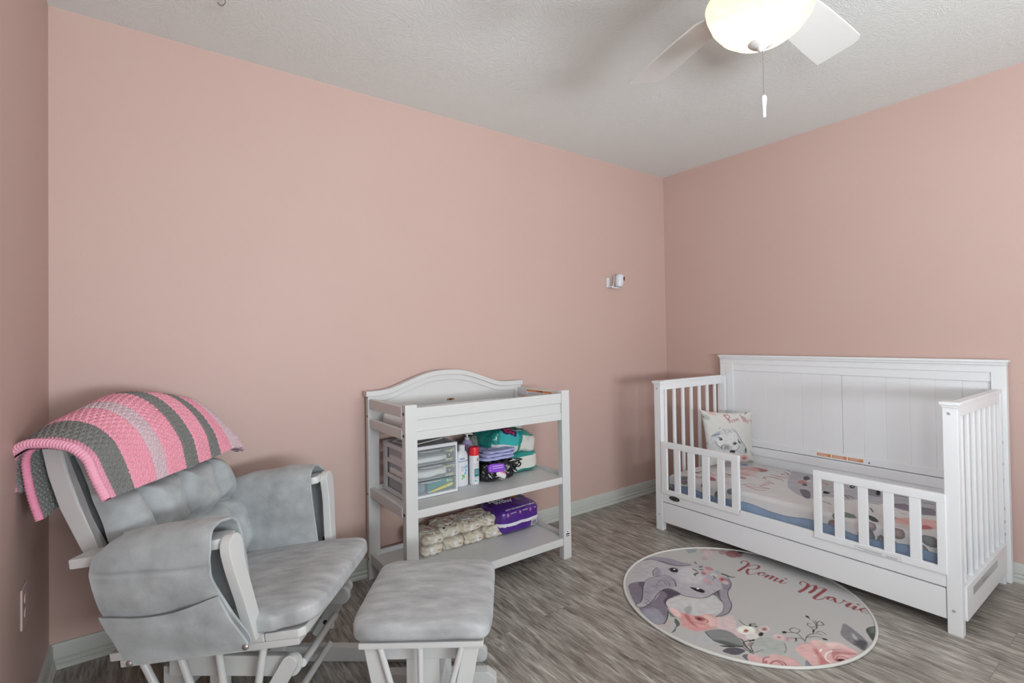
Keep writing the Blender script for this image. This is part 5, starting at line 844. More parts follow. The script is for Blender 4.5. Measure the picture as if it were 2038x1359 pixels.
PILLOW_PRINT=[
('p',(0.6,0.61,0.62),1.0,3,[0.003,0.452,0.015,0.478,0.031,0.502,0.053,0.527,0.089,0.555,0.131,0.583,0.168,0.608,0.193,0.624,0.213,0.636,0.239,0.649,0.275,0.667,0.316,0.688,0.362,0.702,0.415,0.708,0.472,0.708,0.519,0.701,0.552,0.687,0.575,0.666,0.594,0.638,0.608,0.601,0.618,0.557,0.631,0.519,0.65,0.494,0.672,0.476,0.695,0.454,0.721,0.422,0.748,0.385,0.77,0.349,0.786,0.315,0.796,0.281,0.8,0.252,0.796,0.229,0.787,0.21,0.775,0.196,0.766,0.183,0.755,0.174,0.731,0.173,0.686,0.185,0.628,0.204,0.573,0.22,0.528,0.228,0.486,0.233,0.436,0.241,0.373,0.252,0.304,0.266,0.235,0.282,0.164,0.299,0.094,0.317,0.04,0.333,0.008,0.341,-0.009,0.346,-0.017,0.359,-0.017,0.385,-0.008,0.42]),
('p',(0.5,0.52,0.58),1.0,2,[0.063,0.55,0.074,0.566,0.108,0.591,0.143,0.614,0.178,0.632,0.215,0.648,0.239,0.655,0.244,0.647,0.238,0.63,0.228,0.613,0.221,0.598,0.21,0.584,0.19,0.571,0.147,0.56,0.093,0.55]),
('p',(0.66,0.66,0.66),1.0,4,[0.164,0.518,0.192,0.547,0.233,0.575,0.285,0.6,0.36,0.628,0.446,0.654,0.516,0.658,0.554,0.627,0.575,0.574,0.591,0.52,0.608,0.47,0.62,0.419,0.62,0.375,0.606,0.336,0.579,0.304,0.544,0.284,0.497,0.282,0.442,0.292,0.388,0.304,0.336,0.316,0.287,0.33,0.243,0.348,0.205,0.37,0.172,0.395,0.152,0.423,0.144,0.454,0.148,0.487]),
('p',(0.56,0.57,0.58),1.0,2,[0.432,0.339,0.416,0.303,0.378,0.278,0.329,0.271,0.283,0.283,0.251,0.311,0.243,0.348,0.26,0.383,0.297,0.408,0.345,0.416,0.391,0.405,0.423,0.377]),
('l',(0.1,0.1,0.11),0.75,0.012,[0.129,0.454,0.132,0.44,0.137,0.42,0.149,0.399,0.174,0.377,0.205,0.353,0.228,0.336]),
('l',(0.1,0.1,0.11),0.75,0.012,[0.228,0.336,0.241,0.384]),
('l',(0.1,0.1,0.11),0.75,0.012,[-0.006,0.429,-0.012,0.347]),
('l',(0.1,0.1,0.11),0.75,0.012,[0.614,0.381,0.615,0.369,0.616,0.35,0.61,0.331,0.594,0.309,0.57,0.287,0.543,0.272,0.507,0.271,0.468,0.278,0.44,0.283]),
('l',(0.1,0.1,0.11),0.75,0.012,[0.239,0.312,0.239,0.328,0.24,0.351,0.246,0.372,0.262,0.388,0.282,0.402,0.298,0.412]),
('l',(0.1,0.1,0.11),0.75,0.012,[0.286,0.309,0.301,0.315,0.323,0.322,0.342,0.325,0.357,0.318,0.371,0.307,0.38,0.299]),
('l',(0.1,0.1,0.11),0.75,0.012,[0.295,0.333,0.308,0.339,0.327,0.346,0.345,0.349,0.362,0.343,0.378,0.331,0.389,0.323]),
('l',(0.1,0.1,0.11),0.75,0.012,[0.306,0.363,0.316,0.367,0.332,0.372,0.347,0.373,0.362,0.368,0.376,0.36,0.386,0.354]),
('l',(0.1,0.1,0.11),0.75,0.012,[0.433,0.352,0.442,0.302]),
('l',(0.1,0.1,0.11),0.75,0.012,[0.07,0.55,0.087,0.558,0.112,0.568,0.139,0.578,0.17,0.587,0.203,0.595,0.226,0.601]),
('l',(0.1,0.1,0.11),0.75,0.012,[0.531,0.689,0.55,0.666,0.576,0.634,0.604,0.594,0.63,0.547,0.658,0.492,0.687,0.441,0.719,0.399,0.752,0.36,0.776,0.323,0.785,0.289,0.786,0.258,0.784,0.233,0.782,0.217,0.778,0.208,0.775,0.202]),
('l',(0.1,0.1,0.11),0.75,0.012,[0.604,0.513,0.605,0.494,0.606,0.467,0.612,0.444,0.626,0.427,0.644,0.414,0.657,0.405]),
('l',(0.1,0.1,0.11),0.75,0.012,[0.96,0.191,0.98,0.15]),
('l',(0.1,0.1,0.11),0.75,0.012,[0.992,0.097,1.027,0.048]),
('l',(0.1,0.1,0.11),0.75,0.012,[0.768,0.311,0.742,0.236]),
('p',(0.22,0.23,0.26),1.0,2,[0.595,0.488,0.604,0.485,0.619,0.471,0.633,0.456,0.65,0.439,0.666,0.422,0.671,0.41,0.656,0.409,0.631,0.415,0.61,0.425,0.6,0.446,0.595,0.473]),
('p',(0.2,0.21,0.24),1.0,2,[0.761,0.311,0.772,0.31,0.787,0.292,0.797,0.271,0.796,0.25,0.79,0.226,0.783,0.208,0.776,0.198,0.77,0.194,0.765,0.203,0.761,0.236,0.759,0.282]),
('p',(0.12,0.12,0.14),1.0,1.0,[0.405,0.279,0.522,0.273,0.524,0.217,0.408,0.236]),
('p',(0.03,0.03,0.03),1.0,1.0,[0.257,0.494,0.247,0.484,0.232,0.479,0.216,0.481,0.203,0.49,0.197,0.502,0.2,0.515,0.21,0.525,0.225,0.53,0.241,0.528,0.253,0.52,0.259,0.507]),
('p',(0.9,0.9,0.9),1.0,1.0,[0.228,0.512,0.227,0.509,0.224,0.507,0.22,0.506,0.217,0.507,0.215,0.509,0.215,0.512,0.216,0.515,0.219,0.517,0.222,0.518,0.225,0.517,0.227,0.515]),
('l',(0.1,0.1,0.11),1.0,0.012,[0.185,0.53,0.198,0.533,0.215,0.536,0.232,0.535,0.246,0.522,0.258,0.504,0.267,0.491]),
('p',(0.03,0.03,0.03),1.0,1.0,[0.558,0.421,0.555,0.406,0.542,0.394,0.524,0.388,0.505,0.39,0.49,0.398,0.484,0.411,0.487,0.426,0.5,0.438,0.518,0.444,0.537,0.442,0.552,0.434]),
('p',(0.9,0.9,0.9),1.0,1.0,[0.526,0.423,0.525,0.42,0.522,0.418,0.518,0.417,0.514,0.418,0.512,0.421,0.511,0.424,0.512,0.427,0.515,0.429,0.519,0.43,0.523,0.429,0.525,0.426]),
('l',(0.1,0.1,0.11),1.0,0.012,[0.479,0.399,0.488,0.413,0.501,0.431,0.517,0.441,0.537,0.434,0.559,0.419,0.575,0.408]),
('p',(0.18,0.18,0.16),1.0,1.0,[0.253,0.715,0.252,0.711,0.248,0.708,0.242,0.707,0.237,0.708,0.234,0.711,0.233,0.715,0.235,0.718,0.239,0.721,0.244,0.722,0.249,0.721,0.252,0.718]),
('p',(0.18,0.18,0.16),1.0,1.0,[0.348,0.659,0.347,0.656,0.343,0.653,0.337,0.652,0.332,0.653,0.328,0.656,0.327,0.66,0.329,0.663,0.333,0.666,0.339,0.667,0.344,0.666,0.347,0.663]),
('p',(0.18,0.18,0.16),1.0,1.0,[0.404,0.628,0.403,0.625,0.399,0.622,0.393,0.621,0.388,0.622,0.384,0.625,0.383,0.629,0.385,0.632,0.389,0.635,0.395,0.636,0.4,0.635,0.403,0.632]),
('p',(0.18,0.18,0.16),1.0,1.0,[0.453,0.655,0.451,0.652,0.447,0.649,0.442,0.648,0.437,0.649,0.433,0.652,0.432,0.656,0.434,0.659,0.438,0.662,0.443,0.663,0.449,0.662,0.452,0.659]),
('p',(0.18,0.18,0.16),1.0,1.0,[0.478,0.634,0.476,0.63,0.472,0.627,0.466,0.626,0.461,0.627,0.458,0.63,0.457,0.634,0.458,0.637,0.462,0.64,0.468,0.641,0.473,0.64,0.477,0.637]),
('p',(0.18,0.18,0.16),1.0,1.0,[0.371,0.589,0.369,0.586,0.365,0.583,0.359,0.582,0.354,0.583,0.351,0.586,0.35,0.59,0.351,0.593,0.356,0.596,0.361,0.597,0.366,0.596,0.37,0.593]),
('p',(0.18,0.18,0.16),1.0,1.0,[0.503,0.695,0.501,0.691,0.497,0.689,0.492,0.688,0.487,0.689,0.483,0.691,0.482,0.695,0.484,0.699,0.488,0.701,0.493,0.702,0.498,0.701,0.502,0.699]),
('p',(0.18,0.18,0.16),1.0,1.0,[0.525,0.648,0.524,0.645,0.52,0.642,0.514,0.641,0.509,0.642,0.505,0.645,0.504,0.649,0.506,0.652,0.51,0.655,0.515,0.656,0.521,0.655,0.524,0.652]),
('p',(0.18,0.18,0.16),1.0,1.0,[0.319,0.69,0.317,0.686,0.313,0.684,0.308,0.683,0.303,0.684,0.299,0.687,0.298,0.69,0.3,0.694,0.304,0.696,0.309,0.697,0.314,0.696,0.318,0.694]),
('p',(0.18,0.18,0.16),1.0,1.0,[0.351,0.617,0.349,0.613,0.345,0.611,0.339,0.61,0.334,0.611,0.331,0.614,0.329,0.617,0.331,0.621,0.335,0.623,0.341,0.624,0.346,0.623,0.349,0.621]),
('p',(0.18,0.18,0.16),1.0,1.0,[0.434,0.665,0.433,0.661,0.428,0.658,0.423,0.658,0.418,0.659,0.414,0.661,0.413,0.665,0.415,0.669,0.419,0.671,0.425,0.672,0.43,0.671,0.433,0.668]),
('p',(0.7,0.48,0.46),1.0,3,[0.826,0.102,0.813,0.074,0.78,0.056,0.737,0.051,0.695,0.062,0.665,0.085,0.656,0.114,0.669,0.142,0.702,0.161,0.745,0.166,0.787,0.155,0.817,0.132]),
('p',(0.55,0.2,0.2),1.0,2,[0.776,0.096,0.77,0.087,0.757,0.081,0.739,0.08,0.721,0.084,0.709,0.092,0.705,0.101,0.71,0.111,0.724,0.117,0.741,0.118,0.759,0.114,0.772,0.106]),
('p',(0.42,0.52,0.46),0.8,3,[1.003,0.01,0.991,-0.008,0.958,-0.02,0.914,-0.021,0.871,-0.012,0.84,0.004,0.829,0.025,0.842,0.043,0.874,0.055,0.918,0.056,0.961,0.048,0.992,0.031]),
('p',(0.58,0.52,0.54),0.7,4,[0.367,0.11,0.413,0.118,0.475,0.109,0.519,0.086,0.534,0.041,0.532,-0.017,0.513,-0.056,0.464,-0.064,0.397,-0.053,0.351,-0.03,0.338,0.014,0.345,0.071]),
('p',(0.5,0.22,0.26),1.0,3,[0.493,-0.042,0.483,-0.054,0.458,-0.061,0.426,-0.061,0.395,-0.055,0.372,-0.044,0.365,-0.031,0.375,-0.02,0.399,-0.013,0.431,-0.012,0.463,-0.018,0.485,-0.029]),
('p',(0.12,0.12,0.12),1.0,1.0,[1.017,0.282,1.016,0.278,1.011,0.276,1.006,0.275,1.0,0.276,0.996,0.279,0.995,0.283,0.996,0.287,1.001,0.29,1.006,0.291,1.012,0.289,1.016,0.286]),
('p',(0.12,0.12,0.12),1.0,1.0,[0.923,0.232,0.921,0.228,0.917,0.226,0.911,0.225,0.906,0.226,0.902,0.229,0.9,0.233,0.902,0.237,0.906,0.24,0.912,0.24,0.918,0.239,0.922,0.236]),
('p',(0.12,0.12,0.12),1.0,1.0,[0.978,0.176,0.976,0.173,0.972,0.17,0.966,0.169,0.96,0.171,0.956,0.174,0.955,0.178,0.957,0.182,0.961,0.184,0.967,0.185,0.972,0.184,0.976,0.18]),
('p',(0.12,0.12,0.12),1.0,1.0,[0.95,0.198,0.948,0.194,0.944,0.191,0.938,0.191,0.933,0.192,0.929,0.195,0.927,0.199,0.929,0.203,0.933,0.206,0.939,0.206,0.945,0.205,0.949,0.202]),
('p',(0.66,0.46,0.45),0.7,3,[0.088,0.999,0.12,1.003,0.17,1.002,0.213,0.995,0.242,0.979,0.262,0.958,0.263,0.943,0.231,0.939,0.18,0.94,0.137,0.947,0.109,0.963,0.089,0.984]),
('p',(0.45,0.5,0.48),0.6,3,[0.116,0.888,0.103,0.861,0.075,0.842,0.039,0.834,0.005,0.841,-0.018,0.86,-0.024,0.886,-0.011,0.912,0.017,0.931,0.053,0.939,0.087,0.933,0.11,0.914]),
('l',(0.58,0.22,0.24),1.0,0.02,[0.405,0.953,0.479,0.825]),
('l',(0.58,0.22,0.24),1.0,0.014,[0.391,0.953,0.411,0.958,0.439,0.966,0.463,0.968,0.482,0.961,0.497,0.948,0.503,0.934,0.492,0.92,0.472,0.904,0.456,0.893]),
('l',(0.58,0.22,0.24),1.0,0.014,[0.463,0.893,0.537,0.832]),
('l',(0.58,0.22,0.24),1.0,0.012,[0.54,0.866,0.549,0.874,0.561,0.885,0.571,0.888,0.574,0.875,0.574,0.854,0.574,0.839]),
('l',(0.58,0.22,0.24),1.0,0.012,[0.59,0.86,0.597,0.872,0.606,0.887,0.614,0.895,0.62,0.887,0.624,0.872,0.626,0.861]),
('l',(0.58,0.22,0.24),1.0,0.012,[0.626,0.861,0.63,0.875,0.636,0.894,0.644,0.902,0.655,0.891,0.667,0.87,0.676,0.854]),
('l',(0.58,0.22,0.24),1.0,0.016,[0.72,0.967,0.784,0.827]),
('l',(0.58,0.22,0.24),1.0,0.016,[0.761,0.933,0.821,0.827]),
('l',(0.58,0.22,0.24),1.0,0.014,[0.804,0.912,0.871,0.792]),
('l',(0.58,0.22,0.24),1.0,0.012,[0.874,0.856,0.894,0.821]),
('l',(0.58,0.22,0.24),1.0,0.012,[0.917,0.843,0.933,0.84,0.955,0.836,0.968,0.829,0.965,0.817,0.954,0.803,0.945,0.793]),
('l',(0.15,0.15,0.15),1.0,0.012,[-0.02,0.963,-0.017,0.95,-0.012,0.93,-0.007,0.912,0.001,0.897,0.01,0.883,0.016,0.873]),
('l',(0.15,0.15,0.15),1.0,0.012,[0.822,0.976,0.88,0.992])]
# ------------------------------------------------------------------ room shell
def struct(b, name):
    return tag(b.build(name), kind='structure')

def wall_with_hole(name, axis, a0, a1, t0, t1, h0, h1, z0, z1):
    """wall spanning a0..a1 along its length, thickness t0..t1, opening h0..h1 x z0..z1"""
    b = B('wall')
    def bx(p0, p1, q0, q1):
        if axis == 'y': b.box(t0, t1, p0, p1, q0, q1)
        else: b.box(p0, p1, t0, t1, q0, q1)
    bx(a0, h0, 0, ZC); bx(h1, a1, 0, ZC); bx(h0, h1, 0, z0); bx(h0, h1, z1, ZC)
    return struct(b, name)

b = B('floor'); b.box(XL - 0.1, XR + 0.1, YF - 0.1, YB + 0.1, -0.08, 0.0); fl = struct(b, 'floor')
b = B('ceiling'); b.box(XL - 0.1, XR + 0.1, YF - 0.1, YB + 0.1, ZC, ZC + 0.08); struct(b, 'ceiling')
b = B('wall'); b.box(XL - 0.1, XR + 0.1, YB, YB + 0.1, 0, ZC); struct(b, 'wall_back')
b = B('wall'); b.box(XR, XR + 0.1, YF - 0.1, YB, 0, ZC); struct(b, 'wall_right')
wall_with_hole('wall_left', 'y', YF - 0.1, YB, XL - 0.1, XL, -1.46, -0.26, 0.85, 2.0)
wall_with_hole('wall_front', 'x', XL, XR, YF - 0.1, YF, 0.05, 1.65, 0.80, 2.05)

def window(name, axis, h0, h1, z0, z1, t):
    b = B('trim')
    w = 0.06
    def bx(p0, p1, q0, q1, d=0.012):
        if axis == 'y': b.box(t - 0.08, t + d, p0, p1, q0, q1, 0.004)
        else: b.box(p0, p1, t - 0.08, t + d, q0, q1, 0.004)
    bx(h0 - 0.02, h0 + w - 0.02, z0, z1); bx(h1 - w + 0.02, h1 + 0.02, z0, z1)
    bx(h0 - 0.02, h1 + 0.02, z1 - w + 0.02, z1 + 0.02); bx(h0 - 0.05, h1 + 0.05, z0 - 0.03, z0 + 0.02, 0.05)
    zm = (z0 + z1) / 2
    if axis == 'y': b.box(t - 0.07, t - 0.03, h0 + 0.04, h1 - 0.04, zm - 0.02, zm + 0.02, 0.004)
    else: b.box(h0 + 0.04, h1 - 0.04, t - 0.07, t - 0.03, zm - 0.02, zm + 0.02, 0.004)
    return struct(b, name)
window('window_1', 'y', -1.46, -0.26, 0.85, 2.0, XL)
window('window_2', 'x', 0.05, 1.65, 0.80, 2.05, YF)

# baseboard profile: flat board, ogee steps and shoe towards the floor (d = distance from the wall)
BP = [(0, 0), (0.022, 0), (0.022, 0.012), (0.018, 0.017), (0.013, 0.0185), (0.013, 0.021), (0.018, 0.0225), (0.0185, 0.030), (0.014, 0.034), (0.009, 0.0355), (0.009, 0.0385), (0.013, 0.041), (0.0115, 0.080), (0.007, 0.088), (0, 0.089)]
b = B('trim'); b.prism([(YB - d, z) for d, z in BP], 'x', XL, XR); struct(b, 'baseboard_back')
b = B('trim'); b.prism([(XR - d, z) for d, z in BP], 'y', YF, YB - 0.0); struct(b, 'baseboard_right')
b = B('trim'); b.prism([(XL + d, z) for d, z in BP], 'y', YF, YB - 0.0); struct(b, 'baseboard_left')
b = B('trim'); b.prism([(YF + d, z) for d, z in BP], 'x', XL, XR); struct(b, 'baseboard_front')

# outlet cover on the left wall
b = B('plate'); b.box(XL, XL + 0.006, 1.965, 2.045, 0.378, 0.492, 0.003)
pl = b.build('outlet_cover'); tag(pl, 'pink-painted outlet cover plate low on the left wall behind the chair', 'outlet')
for zz in (0.455, 0.415):
    b = B('plate'); b.prism(ell(2.005, zz, 0.017, 0.014, 16), 'x', XL + 0.0055, XL + 0.008, 0.0008); b.build('receptacle', pl)

# ceiling hook
b = B('chain')
hx, hy = 0.228, 2.066
pts = [(hx, hy, ZC), (hx, hy, ZC - 0.012)] + [(hx + 0.014 * math.sin(t) * 0.8, hy - 0.014 * math.sin(t) * 0.6, ZC - 0.026 + 0.014 * math.cos(t)) for t in [k * PI * 1.45 / 12 for k in range(13)]]
b.tube(pts, 0.0022, 8); b.lathe([(0.0, 0), (0.007, 0), (0.007, 0.003), (0, 0.003)], 16, Matrix.Translation((hx, hy, ZC - 0.003)))
hk = b.build('ceiling_hook'); tag(hk, 'small steel hook screwed into the textured ceiling', 'hook')

# ------------------------------------------------------------------ ceiling fan
FX, FY = 1.445, 0.735
fan = thing('ceiling_fan', 'white ceiling fan with lit alabaster glass bowl and bead pull chain', 'ceiling fan', (FX, FY, 2.0))
b = B('fan'); b.lathe([(0.0, 2.44), (0.075, 2.44), (0.07, 2.41), (0.045, 2.385), (0.018, 2.375), (0.018, 2.35), (0.06, 2.345), (0.12, 2.325), (0.135, 2.28), (0.13, 2.23), (0.10, 2.205), (0.0, 2.20)][::-1], 40, Matrix.Translation((FX, FY, 0)))
b.build('motor_housing', fan)
b = B('fan'); b.lathe([(0.0, 2.142), (0.140, 2.142), (0.146, 2.146), (0.140, 2.156), (0.10, 2.172), (0.06, 2.190), (0.05, 2.205), (0, 2.205)], 40, Matrix.Translation((FX, FY, 0)))
b.build('light_fitter', fan)
def blade_matrix(ang):
    return Matrix.Translation((FX, FY, 2.205)) @ Matrix.Rotation(math.radians(ang), 4, 'Z') @ Matrix.Rotation(math.radians(-11), 4, 'X')
for ang in (72, 2, 144, 216, -70):
    mx = blade_matrix(ang)
    b = B('fan')
    out = [(0.185, -0.045), (0.21, -0.060), (0.30, -0.068), (0.45, -0.074), (0.565, -0.076), (0.585, -0.066), (0.594, -0.045), (0.597, 0.03), (0.597, 0.076), (0.45, 0.074), (0.30, 0.068), (0.21, 0.060), (0.185, 0.045), (0.178, 0.02), (0.178, -0.02)]
    b.prism(out, 'z', -0.004, 0.004, 0.0015, mx)
    bl = b.build('blade', fan)
    b = B('fan'); b.prism([(0.08, -0.02), (0.15, -0.018), (0.20, -0.036), (0.235, -0.034), (0.245, 0), (0.235, 0.034), (0.20, 0.036), (0.15, 0.018), (0.08, 0.02)], 'z', 0.005, 0.010, 0.001, mx)
    b.tube([(0.085, 0, 0.006), (0.14, 0, -0.004), (0.19, 0, 0.006)], [0.010, 0.010, 0.008], 10, mx)
    for q in ((0.215, 0.02), (0.215, -0.02), (0.23, 0)): b.lathe([(0, -0.0065), (0.005, -0.0062), (0.0055, -0.004), (0.0055, 0.004)], 10, mx @ Matrix.Translation((q[0], q[1], 0)))
    b.build('blade_iron', fan)
b = B('bowl')
prof = [(0.012, 2.022), (0.045, 2.026), (0.080, 2.040), (0.110, 2.062), (0.133, 2.092), (0.147, 2.128), (0.150, 2.145)]
inner = [(r - 0.004 if r > 0.02 else r, z + 0.004) for r, z in prof][::-1]
b.lathe(prof, 64, Matrix.Translation((FX, FY, 0)))
bm_ = b.bm
bmesh.ops.delete(bm_, geom=[f for f in bm_.faces if len(f.verts) > 4], context='FACES_ONLY')
bowl = b.build('glass_bowl', fan)
b = B('fan'); b.lathe([(0.0, 1.998), (0.006, 1.999), (0.011, 2.004), (0.012, 2.010), (0.017, 2.013), (0.030, 2.018), (0.036, 2.024), (0.034, 2.028), (0, 2.030)], 32, Matrix.Translation((FX, FY, 0)))
b.build('finial', fan)
b = B('chain')
zz = 1.998
while zz > 1.868:
    b.lathe([(0, -0.0017), (0.0015, -0.0009), (0.0018, 0), (0.0015, 0.0009), (0, 0.0017)], 8, Matrix.Translation((FX, FY - 0.004, zz))); zz -= 0.0040
b.tube([(FX, FY - 0.004, 2.0), (FX, FY - 0.004, 1.868)], 0.0005, 6)
b.build('pull_chain', fan)
b = B('plastic'); b.lathe([(0, 1.806), (0.0042, 1.806), (0.0048, 1.815), (0.0055, 1.838), (0.0075, 1.852), (0.0078, 1.864), (0.005, 1.870), (0, 1.871)], 16, Matrix.Translation((FX, FY - 0.004, 0)))
b.build('pull_fob', fan, label='white plastic fob on the pull chain')
for i, (dx, dy) in enumerate(((0.055, 0.012), (-0.040, 0.045), (-0.02, -0.055))):
    d = bpy.data.lights.new('bulb', 'POINT'); d.energy = 0.5; d.color = (1.0, 0.80, 0.58); d.shadow_soft_size = 0.028
    o = bpy.data.objects.new('bulb_light', d); COL.objects.link(o); o.location = (dx, dy, 0.092); o.parent = fan

# ------------------------------------------------------------------ baby monitor on the back wall
mon = thing('baby_monitor_camera', 'white baby monitor camera with black lens mounted on the back wall', 'camera', (2.70, 2.47, 1.53))
b = B('plastic'); b.box(2.655, 2.685, YB - 0.012, YB, 1.535, 1.605, 0.005); b.box(2.662, 2.678, YB - 0.055, YB - 0.008, 1.533, 1.545, 0.004); b.box(2.662, 2.730, 2.438, 2.452, 1.527, 1.537, 0.003); b.build('wall_bracket', mon)
mm = Matrix.Translation((2.728, 2.440, 1.538)) @ Matrix.Rotation(math.radians(8), 4, 'Y')
b = B('plastic'); b.lathe([(0.0, 0), (0.020, 0.0), (0.026, 0.006), (0.030, 0.030), (0.033, 0.055), (0.032, 0.072), (0.026, 0.086), (0.014, 0.093), (0, 0.095)], 32, mm); b.build('body', mon)
b = B('lens')
fm = mm @ frame((0.018, -0.0265, 0.060), (0.83, 0.56, 0), (0.05, -0.03, 1))
b.lathe([(0, 0.006), (0.010, 0.0055), (0.0145, 0.003), (0.0155, 0.0), (0.0155, -0.012)][::-1], 28, fm); lens = b.build('lens_panel', mon)
b = B('screw'); b.lathe([(0.0, 0.0066), (0.005, 0.0066), (0.006, 0.0060), (0.006, 0.005)][::-1], 20, fm); b.use('lens').lathe([(0, 0.0070), (0.0035, 0.0068), (0.0035, 0.006)][::-1], 16, fm); b.build('lens_ring', lens)
b = B('plastic'); b.tube([(2.690, 2.455, 1.545), (2.698, 2.455, 1.625)], [0.0035, 0.0022], 8); b.build('antenna', mon)

# ------------------------------------------------------------------ changing table
ct = thing('changing_table', 'white wooden changing table with arched back and two open shelves', 'changing table', (1.375, 2.24, 0))
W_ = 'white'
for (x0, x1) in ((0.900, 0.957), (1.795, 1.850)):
    b = B(W_); b.box(x0, x1, 2.020, 2.058, 0, 0.899, 0.003)
    lg = b.build('leg', ct)
    for zc in ((0.86, 0.765, 0.425) if x0 < 1 else (0.425,)):
        c = B('dark'); xx = x0 if x0 < 1 else x1
        c.lathe([(0, 0.001), (0.006, 0.001), (0.0075, 0), (0.0075, -0.004)][::-1], 14, frame((xx, 2.040, zc), (0, -1 if x0 < 1 else 1, 0), (0, 0, 1))); c.build('bolt', lg)
    if x0 > 1:
        c = B('ink_grey'); fmx = frame((1.823, 2.0197, 0.135), (1, 0, 0), (0, 0, 1))
        decal_poly(c, [(-0.016, -0.018), (0.016, -0.018), (0.016, 0.010), (0, 0.022), (-0.016, 0.010)], fmx, 'ink_white', 0.0004)
        decal_poly(c, [(-0.013, -0.006), (0.013, -0.006), (0.013, 0.001), (-0.013, 0.001)], fmx, 'ink_dark', 0.0007); decal_poly(c, [(-0.013, -0.015), (0.013, -0.015), (0.013, -0.010), (-0.013, -0.010)], fmx, 'ink_dark', 0.0007); decal_poly(c, ell(0, 0.009, 0.004, 0.004, 10), fmx, 'ink_dark', 0.0007)
        c.build('sticker', lg, label='small black and white sticker')
for (x0, x1) in ((0.890, 0.947), (1.795, 1.842)):
    b = B(W_); b.box(x0, x1, 2.440, 2.468, 0, 0.915, 0.003); lg = b.build('leg', ct)
    if x0 < 1:
        for zc in (0.90, 0.805, 0.42, 0.10):
            c = B('dark'); c.lathe([(0, 0.001), (0.005, 0.001), (0.006, 0), (0.006, -0.004)][::-1], 12, frame((x0, 2.452, zc), (0, -1, 0), (0, 0, 1))); c.build('bolt', lg)
# arched back
_ad = [0, 0.07, 0.125, 0.19, 0.25, 0.30, 0.345, 0.40, 0.60]; _az = [1.003, 1.000, 0.990, 0.970, 0.949, 0.930, 0.9185, 0.915, 0.915]
def arch(x):
    return sum(float(np.interp(abs(x + k * 0.012 - 1.335), _ad, _az)) for k in (-2, -1, 0, 1, 2)) / 5
xs = [0.945 + (1.797 - 0.945) * k / 60 for k in range(61)]
b = B(W_); b.prism([(x, arch(x) - 0.004) for x in xs] + [(1.797, 0.745), (0.945, 0.745)], 'y', 2.452, 2.462); bk = b.build('back_panel', ct)
xs2 = [0.880 + (1.850 - 0.880) * k / 70 for k in range(71)]
b = B(W_); b.prism([(x, arch(x) + 0.014) for x in xs2] + [(x, arch(x) - 0.012) for x in xs2[::-1]], 'y', 2.432, 2.474, 0.003); b.build('arched_cap', ct)
xs3 = xs
b = B(W_); b.prism([(x, arch(x) - 0.012) for x in xs3] + [(x, arch(x) - 0.040) for x in xs3[::-1]], 'y', 2.442, 2.462, 0.002); b.build('arched_moulding', ct)
b = B('ink_brown'); fmx = frame((1.362, 2.4515, 0.846), (1, 0, 0), (0, 0, 1)); decal_poly(b, [(-0.022, 0), (0.022, 0.0), (0.022, 0.011), (-0.022, 0.011)], fmx, 'ink_brown'); decal_poly(b, [(-0.008, 0.001), (0.006, 0.001), (0.006, 0.010), (-0.008, 0.010)], fmx, 'ink_dark', 0.001); b.build('warning_label', bk)
# front of the tray
b = B(W_); b.box(0.957, 1.795, 2.024, 2.046, 0.832, 0.884, 0.003); b.box(0.957, 1.795, 2.033, 2.044, 0.775, 0.836); b.box(0.957, 1.795, 2.024, 2.046, 0.742, 0.780, 0.003); b.build('front_panel', ct)
for (x0, x1) in ((0.897, 0.921), (1.815, 1.839)):
    for (z0, z1) in ((0.843, 0.890), (0.748, 0.790)):
        b = B(W_); b.box(x0, x1, 2.056, 2.441, z0, z1, 0.003); sr = b.build('side_rail', ct)
        if x0 > 1 and z0 > 0.8:
            c = B('ink_orange'); fmx = frame((1.8147, 2.235, 0.868), (0, -1, 0), (0, 0, 1))
            decal_poly(c, [(-0.115, -0.016), (0.115, -0.016), (0.115, 0.016), (-0.115, 0.016)], fmx, 'ink_white'); decal_poly(c, [(-0.113, 0.003), (0.113, 0.003), (0.113, 0.014), (-0.113, 0.014)], fmx, 'ink_orange', 0.001)
            decal_poly(c, [(-0.018, 0.004), (-0.006, 0.004), (-0.012, 0.013)], fmx, 'ink_dark', 0.0013); decal_poly(c, [(0.0, 0.006), (0.035, 0.006), (0.035, 0.011), (0.0, 0.011)], fmx, 'ink_dark', 0.0013)
            for k in range(3): decal_poly(c, [(-0.1, -0.002 - k * 0.005), (0.1, -0.002 - k * 0.005), (0.1, -0.0035 - k * 0.005), (-0.1, -0.0035 - k * 0.005)], fmx, 'ink_grey', 0.001)
            c.build('warning_label', sr, label='orange and white warning label')
b = B(W_); b.box(0.921, 1.815, 2.046, 2.452, 0.748, 0.760); b.build('tray_floor', ct)
for (zt, th, fr) in ((0.437, 0.014, 0.035), (0.112, 0.014, 0.038)):
    b = B(W_); b.box(0.921, 1.815, 2.040, 2.445, zt - th, zt, 0.002); sh = b.build('shelf', ct)
    c = B(W_); c.box(0.957, 1.795, 2.024, 2.042, zt - fr, zt + 0.001, 0.003); c.build('shelf_rail', sh)
    for (x0, x1) in ((0.897, 0.921), (1.815, 1.839)):
        c = B(W_); c.box(x0, x1, 2.058, 2.441, zt - fr + 0.005, zt + 0.016, 0.003); c.build('shelf_rail', sh)
    c = B(W_); c.box(0.946, 1.796, 2.444, 2.459, zt - fr, zt + 0.022, 0.003); c.build('shelf_rail', sh)
